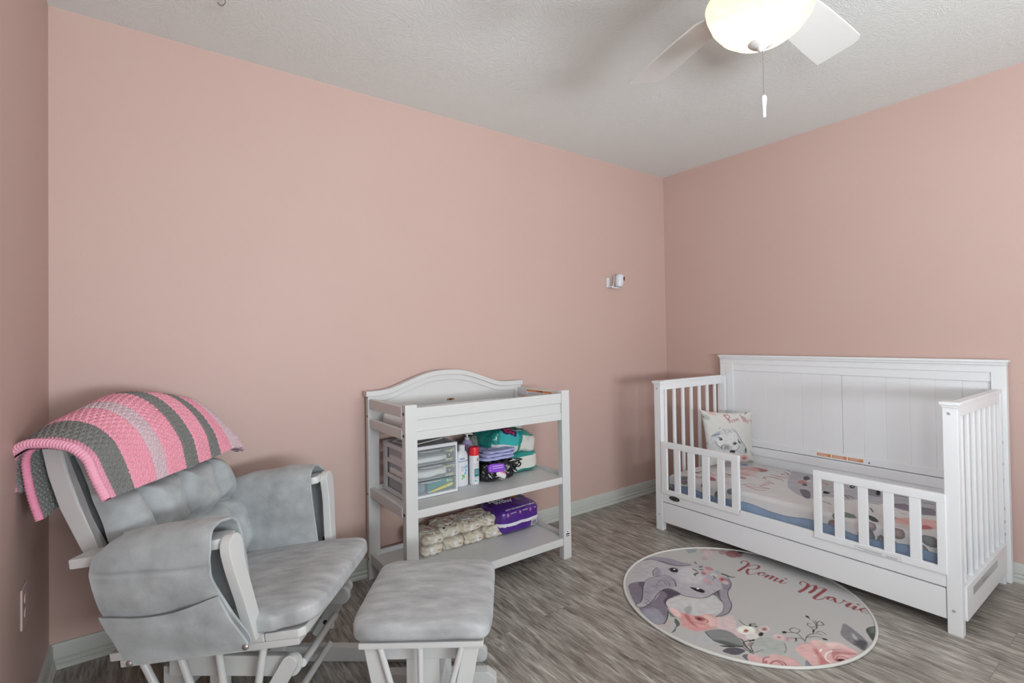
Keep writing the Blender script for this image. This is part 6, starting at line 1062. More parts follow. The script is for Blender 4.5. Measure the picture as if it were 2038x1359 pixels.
# changing pad
b = B('whitecloth')
soft_box(b, (1.368, 2.248, 0.795), (0.86, 0.385, 0.060), e=6, n=26, crumple=0.004, cs=9)
for v in b.bm.verts:
    if v.co.z > 0.79: v.co.z += 0.022 * min(1, abs(v.co.y - 2.248) / 0.17) ** 3 - 0.008
o = b.build('changing_pad'); tag(o, 'white contoured changing pad lying in the tray of the changing table', 'pad')

# ------------------------------------------------------------------ plastic drawer unit on the middle shelf
UX0, UX1, UY0, UY1, UZ0, UZ1 = 0.962, 1.236, 2.160, 2.435, 0.438, 0.680
un = thing('storage_drawers', 'white plastic three-drawer tower with clear fronts on the middle shelf', 'drawers', (1.10, 2.30, UZ0))
b = B('plastic')
b.box(UX0 + 0.0003, UX1 - 0.0003, UY0 + 0.0008, UY1 - 0.0008, UZ0, UZ0 + 0.012, 0.004)
for x0 in (UX0, UX1 - 0.012):
    for (y0, y1) in ((UY0 + 0.0004, UY0 + 0.045), (UY1 - 0.04, UY1 - 0.0004)): b.box(x0 + 0.0007, x0 + 0.0113, y0, y1, UZ0 + 0.0007, UZ1 - 0.0007, 0.003)
    for z0 in (UZ0, UZ0 + 0.071, UZ0 + 0.146): b.box(x0 + 0.0012, x0 + 0.0108, UY0 + 0.03, UY1 - 0.03, z0 + 0.0012, z0 + 0.021, 0.003)
    b.box(x0, x0 + 0.012, UY0, UY1, UZ1 - 0.024, UZ1, 0.004)
b.box(UX0 + 0.006, UX1 - 0.006, UY0 - 0.0005, UY0 + 0.0125, UZ1 - 0.0165, UZ1 + 0.0005, 0.002); b.box(UX0 + 0.006, UX1 - 0.006, UY1 - 0.0125, UY1 + 0.0005, UZ1 - 0.0165, UZ1 + 0.0005, 0.002)
b.box(UX0 + 0.009, UX1 - 0.009, UY0 - 0.0006, UY0 + 0.010, UZ0 + 0.001, UZ0 + 0.0135, 0.002)
b.build('frame', un)
b = B('clear_side'); b.box(UX0 + 0.012, UX1 - 0.012, UY0 + 0.012, UY1 - 0.012, UZ1 - 0.006, UZ1 - 0.003); b.build('top_panel', un, label='smoky clear top panel')
dz = [(UZ0 + 0.152, UZ0 + 0.222), (UZ0 + 0.082, UZ0 + 0.148), (UZ0 + 0.014, UZ0 + 0.078)]
words = [('cough', '&', 'fever'), ('tummy', '&', 'teeth'), ('first', 'aid', '')]
for (z0, z1), wd in zip(dz, words):
    b = B('clear')
    b.box(UX0 + 0.0125, UX1 - 0.0125, UY0 - 0.001, UY0 + 0.002, z0 - 0.001, z1 + 0.001, 0.001)
    dr = b.build('drawer', un)
    c = B('clear_side')
    c.box(UX0 + 0.015, UX0 + 0.0165, UY0 + 0.004, UY1 - 0.02, z0, z1 - 0.006); c.box(UX1 - 0.0165, UX1 - 0.015, UY0 + 0.004, UY1 - 0.02, z0, z1 - 0.006)
    c.box(UX0 + 0.0165, UX1 - 0.0165, UY0 + 0.004, UY1 - 0.02, z0, z0 + 0.0015); c.build('drawer_body', dr)
    c = B('clear_side'); xm = (UX0 + UX1) / 2 - 0.01
    pr = []
    for k in range(15):
        a = PI * k / 14; pr.append((xm - 0.055 * math.cos(a), UY0 - 0.001 - 0.016 * math.sin(a) ** 0.7))
    c.prism(pr, 'z', z1 - 0.006, z1 - 0.002, 0.0); c.build('handle', dr, label='scooped clear handle lip')
    c = B('ink_yellow')
    for k, wtxt in enumerate(wd):
        if wtxt: text_into(c, wtxt, 0.0215 if wtxt != '&' else 0.015, frame((UX1 - 0.048, UY0 - 0.0018, z1 - 0.015 - k * 0.0205), (1, 0, 0), (0, 0, 1)), 'ink_yellow', 0.0003, bold=-0.0001)
    c.build('decal', dr, label='pale yellow lettering decal')
# things kept in the drawers
b = B('whitecloth'); soft_box(b, (1.085, 2.29, dz[0][0] + 0.018), (0.235, 0.23, 0.030), 5, 10, 0.003, 30); tag(b.build('cloth_stack'), 'white folded cloths inside the top clear drawer', 'cloth')
b = B('whitecloth'); soft_box(b, (1.085, 2.288, dz[1][0] + 0.023), (0.240, 0.235, 0.040), 4, 10, 0.005, 30, seed=5); tag(b.build('cloth_stack'), 'white crumpled cloths inside the middle clear drawer', 'cloth')
b = B('tealcloth'); b.box(1.085, 1.212, 2.185, 2.215, dz[2][0] + 0.003, dz[2][0] + 0.053, 0.002); tag(b.build('medicine_box'), 'teal carton standing inside the bottom clear drawer', 'box')
b = B('greyblue'); soft_box(b, (1.048, 2.212, dz[2][0] + 0.026), (0.062, 0.05, 0.046), 3, 8, 0.006, 40); tag(b.build('cloth_pouch'), 'slate blue pouch in the bottom clear drawer', 'pouch')
b = B('whitecloth'); soft_box(b, (1.005, 2.22, dz[2][0] + 0.022), (0.036, 0.06, 0.036), 2.6, 8, 0.003, 40); tag(b.build('gauze_roll'), 'white gauze roll left in the bottom clear drawer', 'gauze')
b = B('yellow'); b.prism([(1.095, 0.0), (1.21, 0.016), (1.215, 0.028), (1.20, 0.031), (1.095, 0.008)], 'y', 2.166, 2.178, 0.002, Matrix.Translation((0, 0, dz[2][0] + 0.003))); b.use('offwhite').box(1.080, 1.096, 2.168, 2.177, dz[2][0] + 0.003, dz[2][0] + 0.010, 0.002)
tag(b.build('thermometer'), 'yellow stick thermometer leaning in the bottom clear drawer', 'thermometer')
# rimmed lid and small pot on top of the unit
ld = thing('plastic_lid', 'clear plastic lid with white rim lying tilted on the drawer tower', 'lid', (1.08, 2.28, 0.68))
mxl = Matrix.Translation((1.085, 2.29, 0.689)) @ Matrix.Rotation(math.radians(9), 4, 'Z') @ Matrix.Rotation(math.radians(-3.0), 4, 'Y')
b = B('clear_side'); b.box(-0.088, 0.088, -0.078, 0.078, -0.001, 0.001, mx=mxl); b.build('lid_panel', ld)
b = B('offwhite')
for q in (((-0.09, -0.08), (0.09, -0.08)), ((0.09, -0.08), (0.09, 0.08)), ((0.09, 0.08), (-0.09, 0.08)), ((-0.09, 0.08), (-0.09, -0.08))): b.tube([(*q[0], 0), (*q[1], 0)], 0.0026, 8, mxl)
b.build('lid_rim', ld)
b = B('offwhite'); b.lathe([(0, 0), (0.014, 0), (0.019, 0.006), (0.020, 0.022), (0.0215, 0.023), (0.0215, 0.034), (0.018, 0.037), (0, 0.038)], 24, Matrix.Translation((1.213, 2.335, 0.681)))
tag(b.build('cream_pot'), 'small white cream pot on the right end of the drawer tower', 'pot')

# ------------------------------------------------------------------ bottles
bt = thing('shampoo_bottle', 'white baby shampoo bottle with green arrow and blue handprint by the drawer tower', 'bottle', (1.300, 2.235, 0.438))
mb = Matrix.Translation((1.300, 2.235, 0.438)) @ Matrix.Rotation(math.radians(8), 4, 'Z') @ Matrix.Diagonal((1, 0.62, 1, 1))
b = B('plastic'); b.lathe([(0, 0), (0.034, 0), (0.038, 0.005), (0.0385, 0.10), (0.0375, 0.145), (0.032, 0.165), (0.020, 0.178), (0.0, 0.180)], 40, mb); bb = b.build('bottle_body', bt)
b = B('plastic'); b.lathe([(0, 0.176), (0.017, 0.178), (0.018, 0.182), (0.0175, 0.204), (0.015, 0.207), (0, 0.207)], 28, Matrix.Translation((1.300, 2.235, 0.438)))
b.build('cap', bt)
def curved(b, pts, m, mx, R, ry=1.0, r2=None):
    """print a shape on an upright (elliptical) cylinder: pts (arc length x, z)"""
    b.use(m)
    t = bmesh.new(); t.faces.new([t.verts.new((x, z, 0)) for x, z in pts]); bmesh.ops.triangulate(t, faces=t.faces)
    for _ in range(3):
        ed = [e for e in t.edges if abs(e.verts[0].co.x - e.verts[1].co.x) > 0.004]
        if ed: bmesh.ops.subdivide_edges(t, edges=ed, cuts=1); bmesh.ops.triangulate(t, faces=[f for f in t.faces if len(f.verts) > 3])
    r_ = R + 0.0004
    for v in t.verts:
        a = (v.co.x - 0.56 * R) / R - PI / 2
        v.co = Vector((r_ * math.cos(a), r_ * math.sin(a), v.co.y))
    t.verts.index_update()
    b.add([v.co.copy() for v in t.verts], [tuple(v.index for v in f.verts) for f in t.faces], mx); t.free()
c = B('ink_blue')
fmx = mb
def ctext(c, s, size, x, z, R, mx, m):
    t = B('ink_blue'); text_into(t, s, size, Matrix.Translation((x, z, 0)), m, 0.0, bold=0.0002)
    c.use(m); vs = []
    for v in t.bm.verts:
        a = (v.co.x - 0.56 * R) / R - PI / 2; vs.append(((R + 0.0005) * math.cos(a), (R + 0.0005) * math.sin(a), v.co.y))
    t.bm.verts.index_update()
    c.add(vs, [tuple(v.index for v in f.verts) for f in t.bm.faces], mx); t.bm.free()
ctext(c, 'baby', 0.015, 0.010, 0.140, 0.0385, mb, 'ink_blue'); ctext(c, 'shampoo & wash', 0.0095, 0.020, 0.127, 0.0385, mb, 'ink_blue')
for k in range(3): curved(c, [(0.002, 0.100 - k * 0.009), (0.018, 0.100 - k * 0.009), (0.018, 0.097 - k * 0.009), (0.002, 0.097 - k * 0.009)], 'ink_grey', mb, 0.0385)
curved(c, ell(0.032, 0.078, 0.007, 0.007, 14), 'ink_sky', mb, 0.0385)
for a in range(5): curved(c, ell(0.032 + 0.010 * math.cos(0.4 + a * 0.62), 0.084 + 0.012 * math.sin(0.4 + a * 0.62) + 0.004, 0.0022, 0.008, 8, a * 0.62 - 1.1), 'ink_sky', mb, 0.0385)
curved(c, ell(0.026, 0.064, 0.005, 0.007, 12, 0.4), 'ink_sky', mb, 0.0385)
curved(c, [(0.004, 0.058), (0.022, 0.058), (0.022, 0.040), (0.0175, 0.040), (0.0175, 0.048), (0.008, 0.033), (0.004, 0.037), (0.013, 0.052), (0.004, 0.052)], 'ink_green', mb, 0.0385)
c.build('label', bb, label='green arrow, blue handprint and small blue lettering')
pb = thing('lotion_pump_bottle', 'lavender pump bottle standing behind the red-capped can', 'bottle', (1.400, 2.345, 0.438))
mp_ = Matrix.Translation((1.400, 2.345, 0.438))
b = B('lav'); b.lathe([(0, 0), (0.034, 0), (0.037, 0.005), (0.037, 0.15), (0.034, 0.172), (0.022, 0.196), (0.014, 0.204), (0, 0.205)], 36, mp_); pbo = b.build('bottle_body', pb)
c = B('purple_dark'); c.lathe([(0.0373, 0.012), (0.0375, 0.012), (0.0375, 0.125), (0.0373, 0.125)], 36, mp_); c.build('label', pbo, label='dark purple wraparound label')
b = B('offwhite'); b.lathe([(0, 0.203), (0.014, 0.203), (0.0145, 0.213), (0.006, 0.216), (0.0055, 0.228), (0.013, 0.230), (0.013, 0.236), (0, 0.238)], 20, mp_); b.tube([mp_ @ Vector((-0.012, 0, 0.233)), mp_ @ Vector((0.012, -0.004, 0.234)), mp_ @ Vector((0.030, -0.010, 0.229))], [0.006, 0.0055, 0.0035], 10); b.build('pump', pb)
sp = thing('spray_can', 'tall white can with bright red cap on the middle shelf', 'can', (1.368, 2.225, 0.438))
ms = Matrix.Translation((1.368, 2.225, 0.438)) @ Matrix.Rotation(math.radians(-8), 4, 'Z')
b = B('plastic'); b.lathe([(0, 0), (0.025, 0), (0.0265, 0.003), (0.0265, 0.143), (0.025, 0.146), (0, 0.146)], 36, ms); sb = b.build('can_body', sp)
b = B('red'); b.lathe([(0, 0.1465), (0.0262, 0.1465), (0.0265, 0.149), (0.0262, 0.180), (0.0235, 0.187), (0.018, 0.190), (0, 0.190)], 36, ms); b.build('cap', sp, label='bright red cap')
c = B('teal_light'); 
for (x0, x1, z0, z1, m_) in ((0.006, 0.036, 0.040, 0.080, 'ink_sky'), (0.006, 0.036, 0.040, 0.080, 'teal_light'), (0.020, 0.028, 0.118, 0.136, 'ink_brown')):
    curved(c, [(x0, z0), ((x0 + x1) / 2, z0), (x1, z0), (x1, z1), ((x0 + x1) / 2, z1), (x0, z1)], m_, ms, 0.0265)
for k, zz in enumerate((0.106, 0.100, 0.092, 0.034, 0.030, 0.016)): curved(c, [(0.004, zz), (0.030, zz), (0.030, zz + 0.0014), (0.004, zz + 0.0014)], 'ink_pink' if k < 2 else 'ink_grey', ms, 0.0268)
for zz in (0.070, 0.062, 0.054): curved(c, [(0.009, zz), (0.033, zz), (0.033, zz + 0.002), (0.009, zz + 0.002)], 'ink_white', ms, 0.0272)
curved(c, [(0.008, 0.016), (0.016, 0.016), (0.016, 0.024), (0.008, 0.024)], 'teal_light', ms, 0.0272)
c.build('label', sb, label='teal block and fine lettering')

# ------------------------------------------------------------------ bags and packs on the middle shelf
def teal_fn(b, end_lo=-0.72):
    it = b.mats.index('teal'); iw = b.mats.index('film'); il = b.mats.index('teal_light')
    return it, iw, il
# lower teal nappy pack
tp = thing('nappy_pack', 'teal and white nappy pack flat on the middle shelf, lower of two', 'pack', (1.67, 2.33, 0.438), group=None)
b = B('teal'); b.use('film'); b.use('teal_light')
def mf(q): return 1 if (q.y < -0.80 and -0.62 < q.z < 0.55) or (q.x > 0.9 and abs(q.z) < 0.55) else 0
soft_box(b, (1.675, 2.325, 0.497), (0.255, 0.205, 0.118), 5, 20, 0.005, 26, rz=0.03, matfn=mf); b.build('film_wrap', tp)
# upper pack
tq = thing('nappy_pack', 'opened teal nappy pack slumped on top of the lower teal pack', 'pack', (1.63, 2.33, 0.556))
b = B('teal'); b.use('film'); b.use('teal_light')
def mf2(q):
    if q.y < -0.62 and q.x > 0.22 and q.z < 0.6: return 1
    if q.x > 0.85 and q.z < -0.1: return 1
    if q.y < -0.72 and q.z > -0.35 and q.x < 0.10 and q.x > -0.7: return 2
    if q.y < -0.72 and q.z <= -0.35 and q.x < 0.10: return 1
    return 0
mxq = soft_box(b, (1.632, 2.325, 0.618), (0.32, 0.215, 0.115), 4.2, 30, 0.016, 17, rz=0.05, ry=0.17, rx=0.0, matfn=mf2, seed=3.3, puff=0.12)
wr = b.build('film_wrap', tq)
c = B('ink_red')
fq = mxq @ frame((-0.045, -0.088, 0.052), (1, -0.12, 0), (0, 0.7, 0.5)) @ Matrix.Diagonal((0.85, 0.62, 1, 1))
decal_poly(c, [(-0.055, -0.035), (0.05, -0.042), (0.062, 0.02), (0.0, 0.040), (-0.052, 0.025)], fq, 'purple_dark', 0.003)
for (x, y) in ((-0.030, 0.005), (-0.006, 0.008), (0.018, 0.004), (-0.026, -0.018), (0.0, -0.020), (0.024, -0.022)): decal_poly(c, [(x - 0.009, y - 0.009), (x + 0.010, y - 0.008), (x + 0.009, y + 0.009), (x - 0.010, y + 0.008)], fq, 'ink_red', 0.0045)
for k in range(2): decal_poly(c, [(0.03, 0.022 + k * 0.008), (0.10, 0.014 + k * 0.008), (0.10, 0.018 + k * 0.008), (0.03, 0.026 + k * 0.008)], fq, 'ink_white', 0.004)
stick(c, wr, fq); c.build('emblem', wr, label='dark red patch emblem')
# crumpled printed bag behind the cloths
b = B('greenwhite'); soft_box(b, (1.475, 2.385, 0.600), (0.10, 0.09, 0.095), 3, 14, 0.010, 28, ry=0.3); tag(b.build('printed_bag'), 'grey green crumpled printed bag behind the folded lavender cloths', 'bag')
b = B('teal'); soft_box(b, (1.475, 2.375, 0.495), (0.12, 0.11, 0.115), 4, 12, 0.006, 28); tag(b.build('teal_bag'), 'small dark teal bag on the shelf behind the black bag', 'bag')
# black glossy bag
bb_ = thing('black_bag', 'crumpled glossy black plastic bag under folded lavender cloths', 'bag', (1.50, 2.24, 0.438))
b = B('black'); b.use('ink_white'); b.cur = 0
soft_box(b, (1.508, 2.238, 0.490), (0.215, 0.13, 0.105), 3.2, 30, 0.020, 24, rz=0.05, seed=7)
for k in range(7):
    random.seed(k + 40); x = 1.42 + 0.03 * k; z = 0.46 + random.random() * 0.05
    b.cur = 0; b.tube([(x, 2.175 - random.random() * .01, z), (x + 0.012, 2.160, z + 0.018), (x + 0.03, 2.172, z + 0.005), (x + 0.036, 2.185, z - 0.012)], [0.002, 0.006, 0.005, 0.002], 6)
b.cur = 0; b.tube([(1.60, 2.19, 0.525), (1.625, 2.175, 0.532), (1.645, 2.18, 0.528)], [0.012, 0.008, 0.003], 8); b.tube([(1.595, 2.19, 0.50), (1.62, 2.175, 0.498), (1.635, 2.18, 0.507)], [0.012, 0.007, 0.003], 8)
b.cur = 1
for (pt) in (((1.548, 2.160, 0.536), (1.57, 2.155, 0.541), (1.59, 2.165, 0.537)), ((1.416, 2.165, 0.490), (1.422, 2.158, 0.478), (1.435, 2.158, 0.466)), ((1.455, 2.156, 0.470), (1.470, 2.152, 0.474), (1.48, 2.156, 0.468)), ((1.598, 2.165, 0.516), (1.612, 2.160, 0.510), (1.60, 2.165, 0.500)), ((1.57, 2.158, 0.488), (1.58, 2.153, 0.478), (1.59, 2.158, 0.474))): b.tube(pt, [0.0012, 0.003, 0.0012], 6)
bagb = b.build('bag_film', bb_)
c = B('ink_white'); 
for k in range(5): decal_poly(c, [(k * 0.011, 0), (k * 0.011 + 0.005, 0), (k * 0.011 + 0.008, 0.012), (k * 0.011 + 0.003, 0.012)], frame((1.495, 2.158, 0.447), (1, 0.05, 0), (0, 0.2, 1)), 'ink_white', 0.001)
stick(c, bagb, frame((1.495, 2.158, 0.447), (1, 0.05, 0), (0, 0.2, 1))); c.build('bag_print', bagb, label='white slanted print marks')
# violet sachet on the bag
b = B('violet'); b.use('ink_white')
mv = soft_box(b, (1.468, 2.167, 0.512), (0.100, 0.022, 0.044), 4, 12, 0.003, 40, rx=-0.35, ry=0.05, matfn=lambda q: 0)
for k in range(2): decal_poly(b, [(-0.03, -0.004 + k * 0.010), (0.035, -0.002 + k * 0.010), (0.035, 0.0005 + k * 0.010), (-0.03, -0.0015 + k * 0.010)], mv @ frame((0, -0.0125, 0), (1, 0, 0), (0, 0, 1)), 'ink_white', 0.001)
tag(b.build('violet_sachet'), 'shiny violet sachet tucked in the black bag', 'sachet')
b = B('ink_pink'); b.use('offwhite'); soft_box(b, (1.490, 2.155, 0.480), (0.060, 0.012, 0.036), 3.5, 8, 0.003, 40, rx=-0.3, ry=0.5, matfn=lambda q: 1 if q.z < 0.3 else 0)
tag(b.build('paper_sachet'), 'small pink and white sachet under the violet sachet', 'sachet')
for k in range(3):
    b = B('lavcloth'); soft_box(b, (1.492 + 0.008 * k, 2.245 + 0.004 * k, 0.560 + 0.0165 * k), (0.205 - 0.008 * k, 0.178, 0.0165), 5, 26, 0.0055, 34, rz=-0.05 + 0.05 * k, seed=k * 2.1)
    tag(b.build('folded_cloth'), ['folded lavender baby cloth resting on the black bag, bottom of three', 'folded lavender baby cloth in the middle of the pile of three', 'folded lavender baby cloth topmost of the pile of three'][k], 'cloth', 'folded lavender cloths on the black bag')

# ------------------------------------------------------------------ wipes packs and purple pack on the bottom shelf
wp = [(1.150, 2.345, 0.1395, 0.0, 0), (1.272, 2.350, 0.1395, 0.02, 0), (1.392, 2.345, 0.1395, -0.03, 0), (1.512, 2.335, 0.142, 0.05, 0),
      (1.135, 2.325, 0.1985, 0.12, 1), (1.255, 2.350, 0.2030, -0.08, 1), (1.372, 2.345, 0.2030, 0.04, 1), (1.478, 2.355, 0.2030, -0.05, 1)]
lab = ['cream wipes pack under the lidded one, bottom row far left', 'cream wipes pack on the shelf, second from the left in the bottom row', 'cream wipes pack on the shelf with white end strip, third in the bottom row', 'cream wipes pack on the shelf touching the purple pack, bottom row',
       'cream wipes pack with round white lid, top row nearest the left leg', 'cream wipes pack with tilted white lid, second in the top row', 'cream wipes pack with round white lid, third in the top row', 'cream wipes pack slumped against the purple pack, top row']
for i, (x, y, z, rz, top) in enumerate(wp):
    t = thing('wipes_pack', lab[i], 'wipes', (x, y, z - 0.028), group='cream wipes packs on the bottom shelf')
    b = B('cream')
    mw = soft_box(b, (x, y, z), (0.119, 0.185 if i != 3 else 0.17, 0.058), 5.0, 30, 0.010, 42, rz=rz, ry=(0.10 if i in (4, 7) else 0.0) * (1 if i == 7 else 1), seed=i * 3.7, puff=0.08)
    for v in b.bm.verts:
        q = mw.inverted() @ v.co; k = min(1, abs(q.y) / 0.092) ** 5
        q.z *= 1 - 0.30 * k; q.x *= 1 - 0.08 * k; v.co = mw @ q
    w = b.build('film_wrap', t)
    if top and i != 7:
        c = B('offwhite'); ml = mw @ Matrix.Translation((0, -0.012, 0.0290)); c.prism(ell(0, 0, 0.043, 0.036, 32), 'z', -0.002, 0.0045, 0.002, ml); l_ = c.build('lid', t, label='round white snap lid')
        c = B('ink_red'); decal_poly(c, [(-0.004, -0.016), (0.004, -0.017), (0.004, 0.016), (-0.004, 0.017)], ml @ Matrix.Translation((0.004, 0, 0.0046)) @ Matrix.Rotation(0.5, 4, 'Z'), 'ink_red', 0.0004); c.build('lid_logo', l_)
    c = B('ink_white')
    if True: fe = mw @ frame((0, -0.0955 if i != 3 else -0.088, 0), (1, 0, 0), (0, 0, 1))
    decal_poly(c, [(-0.008 + 0.012 * (i % 3 - 1), -0.020), (0.008 + 0.012 * (i % 3 - 1), -0.020), (0.008 + 0.012 * (i % 3 - 1), 0.014), (-0.008 + 0.012 * (i % 3 - 1), 0.014)], fe, 'ink_white', 0.001)
    decal_poly(c, [(0.018, -0.004), (0.034, -0.003), (0.034, 0.001), (0.018, 0.0)], fe, 'ink_brown', 0.001)
    stick(c, w, fe); c.build('wrap_seal', w, label='white strip and printed mark on the pack end'); c = B('ink_white')
    fu = mw @ Matrix.Translation((0, 0, 0.0292))
    if top:
        random.seed(i)
        for k in range(7):
            px_, py_ = random.uniform(-0.042, 0.042), random.choice((random.uniform(-0.075, -0.054), random.uniform(0.032, 0.06)))
            decal_poly(c, ell(px_, py_, random.uniform(0.003, 0.009), random.uniform(0.002, 0.005), 8, random.random() * 3), fu, random.choice(('ink_brown', 'ink_dark', 'ink_grey', 'ink_red')), 0.002)
        decal_poly(c, [(0.036, -0.010), (0.050, -0.014), (0.052, 0.024), (0.040, 0.028)], fu, 'ink_red', 0.0018)
        stick(c, w, fu); c.build('wrap_print', w, label='small printed pictures and red mark')
    else: c.bm.free()

pp = thing('purple_nappy_pack', 'purple nappy pack with white band and barcode on the bottom shelf', 'pack', (1.69, 2.33, 0.113))
b = B('purple'); b.use('ink_white'); b.use('purple_dark')
def mfp(q):
    if q.y < -0.55 and -0.36 < q.z < -0.12 + 0.0 * q.x: return 1
    if q.z > 0.75 and q.y > -0.1: return 2
    return 0
mpp = soft_box(b, (1.672, 2.345, 0.190), (0.285, 0.225, 0.150), 5.5, 36, 0.006, 18, rz=0.05, matfn=mfp, seed=11)
for v in b.bm.verts:
    q = mpp.inverted() @ v.co
    if q.z > 0: q.z *= 1 - 0.20 * max(0, min(1, (0.02 - q.y) / 0.13)) + 0.04 * (q.y > 0.05)
    v.co = mpp @ q
pw = b.build('film_wrap', pp)
c = B('ink_white')
ff = mpp @ frame((0, -0.1175, 0), (1, 0, 0), (0, 0, 1))
decal_poly(c, [(0.070, -0.062), (0.118, -0.062), (0.118, -0.028), (0.070, -0.028)], ff, 'ink_white', 0.0015)
x = 0.074
random.seed(3)
while x < 0.112:
    w = random.choice((0.0012, 0.0022, 0.0034)); decal_poly(c, [(x, -0.057), (x + w, -0.057), (x + w, -0.033), (x, -0.033)], ff, 'ink_dark', 0.002); x += w + random.choice((0.0012, 0.002))
stick(c, pw, ff); c.build('barcode', pw, label='white barcode panel')
c = B('ink_white')
fs = mpp @ frame((0, -0.100, 0.034), (1, 0, 0), (0, 0.8, 1))
text_into(c, 'WITH THE LEAKGUARD & COMFORT', 0.0125, fs @ Matrix.Translation((0.005, 0.020, 0.004)), 'ink_white', 0.0006, bold=0.0002)
for k, xx in enumerate((-0.095, -0.012, 0.065)):
    ring = ell(xx, -0.006, 0.0095, 0.0095, 18)
    decal_poly(c, ring, fs, 'ink_pink', 0.0015); decal_poly(c, ell(xx, -0.006, 0.0075, 0.0075, 18), fs, 'purple', 0.0030); decal_poly(c, ell(xx, -0.006, 0.003, 0.0045, 10), fs, 'ink_white', 0.0045)
    text_into(c, ('COMFORT', 'WETNESS', 'DRY')[k], 0.0085, fs @ Matrix.Translation((xx + 0.037, -0.003, 0.0045)), 'ink_white', 0.0006)
ft = mpp @ frame((0, 0, 0.081), (1, 0, 0), (0, 1, 0))
stick(c, pw, fs); c.build('front_lettering', pw, label='white lettering and round pink icons')
c = B('ink_white')
text_into(c, 'NOW', 0.038, ft @ Matrix.Translation((-0.070, 0.030, 0.0)) @ Matrix.Rotation(-0.15, 4, 'Z'), 'ink_white', 0.003, bold=0.0015)
text_into(c, 'WOW', 0.038, ft @ Matrix.Translation((-0.045, -0.006, 0.0)) @ Matrix.Rotation(-0.15, 4, 'Z'), 'ink_white', 0.003, bold=0.0015)
decal_poly(c, [(-0.03, 0.03), (0.0, 0.035), (0.0, 0.065), (-0.03, 0.06)], ft, 'ink_red', 0.003)
decal_poly(c, ell(0.05, 0.03, 0.04, 0.02, 16), ft, 'ink_brown', 0.002)
stick(c, pw, ft); c.build('top_lettering', pw, label='large pale lettering on the pack top')
# ------------------------------------------------------------------ toddler crib bed
K = 'crib'
cr = thing('crib_bed', 'white convertible crib bed with panelled headboard and two short guard rails', 'crib', (2.92, 1.285, 0))
def bolt_into(name, parent, loc, nrm, m='screw', r=0.006):
    c = B(m); n = Vector(nrm); up = Vector((0, 0, 1)); right = up.cross(n)
    fm_ = frame(loc, right, up)
    c.lathe([(0, -0.001), (r, -0.001), (r, 0.0012), (r * 0.8, 0.0020), (r * 0.5, 0.0022), (r * 0.45, 0.0008), (0, 0.0006)], 16, fm_)
    return c.build(name, parent)
for (y0, y1, side) in ((0.563, 0.611, -1), (1.955, 2.003, 1)):
    b = B(K); b.box(2.540, 2.576, y0, y1, 0, 0.885, 0.003); pst = b.build('post', cr)
    bolt_into('bolt', pst, (2.5398, y0 + 0.026, 0.862), (-1, 0, 0)); bolt_into('bolt', pst, (2.5398, y0 + 0.026, 0.095), (-1, 0, 0))
    # end panel: top cap, upper rail, slats, bottom rail
    ye = 0.566 if side < 0 else 2.000
    b = B(K); b.box(2.530, 2.588, y0 - 0.008, y1 + 0.008, 0.893, 0.908, 0.004); b.box(2.535, 2.582, y0 - 0.004, y1 + 0.004, 0.884, 0.8945, 0.004); yr0, yr1 = ((y0 - 0.004, y0 + 0.030) if side < 0 else (y1 - 0.030, y1 + 0.004)); b.box(2.585, 3.255, yr0, yr1, 0.894, 0.907, 0.003); b.box(2.585, 3.250, yr0 + 0.004, yr1 - 0.004, 0.883, 0.8955, 0.002); b.build('end_cap', cr)
    yc = y0 + 0.013 if side < 0 else y1 - 0.013
    b = B(K); b.box(2.576, 3.245, yc - 0.012, yc + 0.012, 0.848, 0.884, 0.003); b.build('end_rail', cr)
    b = B(K); b.box(2.576, 3.245, yc - 0.014 - (0.006 if side < 0 else 0), yc + 0.012, 0.055, 0.190, 0.003); lr = b.build('end_board', cr)
    if side < 0:
        c = B('ink_grey'); fmx = frame((2.86, yc - 0.0202, 0.150), (1, 0, 0), (0, 0, 1)); decal_poly(c, [(-0.20, -0.016), (0.20, -0.016), (0.20, 0.016), (-0.20, 0.016)], fmx, 'screw', 0.0005)
        decal_poly(c, [(-0.06, -0.006), (0.02, -0.006), (0.02, -0.002), (-0.06, -0.002)], fmx, 'ink_grey', 0.0009); c.build('data_label', lr, label='faint silver data label')
    for k in range(7):
        x = 2.632 + 0.0905 * k
        b = B(K); b.box(x - 0.011, x + 0.011, yc - 0.008, yc + 0.008, 0.185, 0.852, 0.004); b.build('slat', cr)
    b = B(K); b.box(3.235, 3.262, y0 - 0.002, y1 + 0.002, 0, 0.905, 0.003); bp_ = b.build('post', cr)
    for zz in ((0.66, 0.56, 0.485, 0.35, 0.29, 0.232) if side < 0 else (0.66, 0.42)):
        bolt_into('bolt', bp_, (3.248, y0 - 0.0022 if side < 0 else y0 - 0.0022, zz), (0, -1, 0), 'screw' if zz > 0.42 else 'steel', 0.0065)
# headboard
HY0, HY1 = 0.545, 2.008
b = B(K); b.box(3.252, 3.318, HY0 - 0.008, HY1 + 0.002, 1.032, 1.047, 0.005); b.box(3.258, 3.314, HY0 - 0.002, HY1 - 0.004, 1.020, 1.034, 0.005); b.build('headboard_cap', cr)
b = B(K); b.box(3.268, 3.308, HY0, HY1 - 0.004, 0.985, 1.022, 0.003); b.box(3.274, 3.304, HY0 + 0.03, HY1 - 0.03, 0.940, 0.987, 0.003); b.build('headboard_rail', cr)
for (y0, y1) in ((HY0, 0.600), (1.908, 1.962), (1.957, HY1 - 0.004)):
    b = B(K); b.box(3.268 + (0.002 if y0 == 1.957 else 0), 3.308, y0, y1, 0, 0.99, 0.003); b.build('headboard_stile', cr)
b = B(K)
ys = [0.600 + (1.243 - 0.600) / 6 * k for k in range(7)] + [1.243 + (1.908 - 1.243) / 6 * k for k in range(1, 7)]
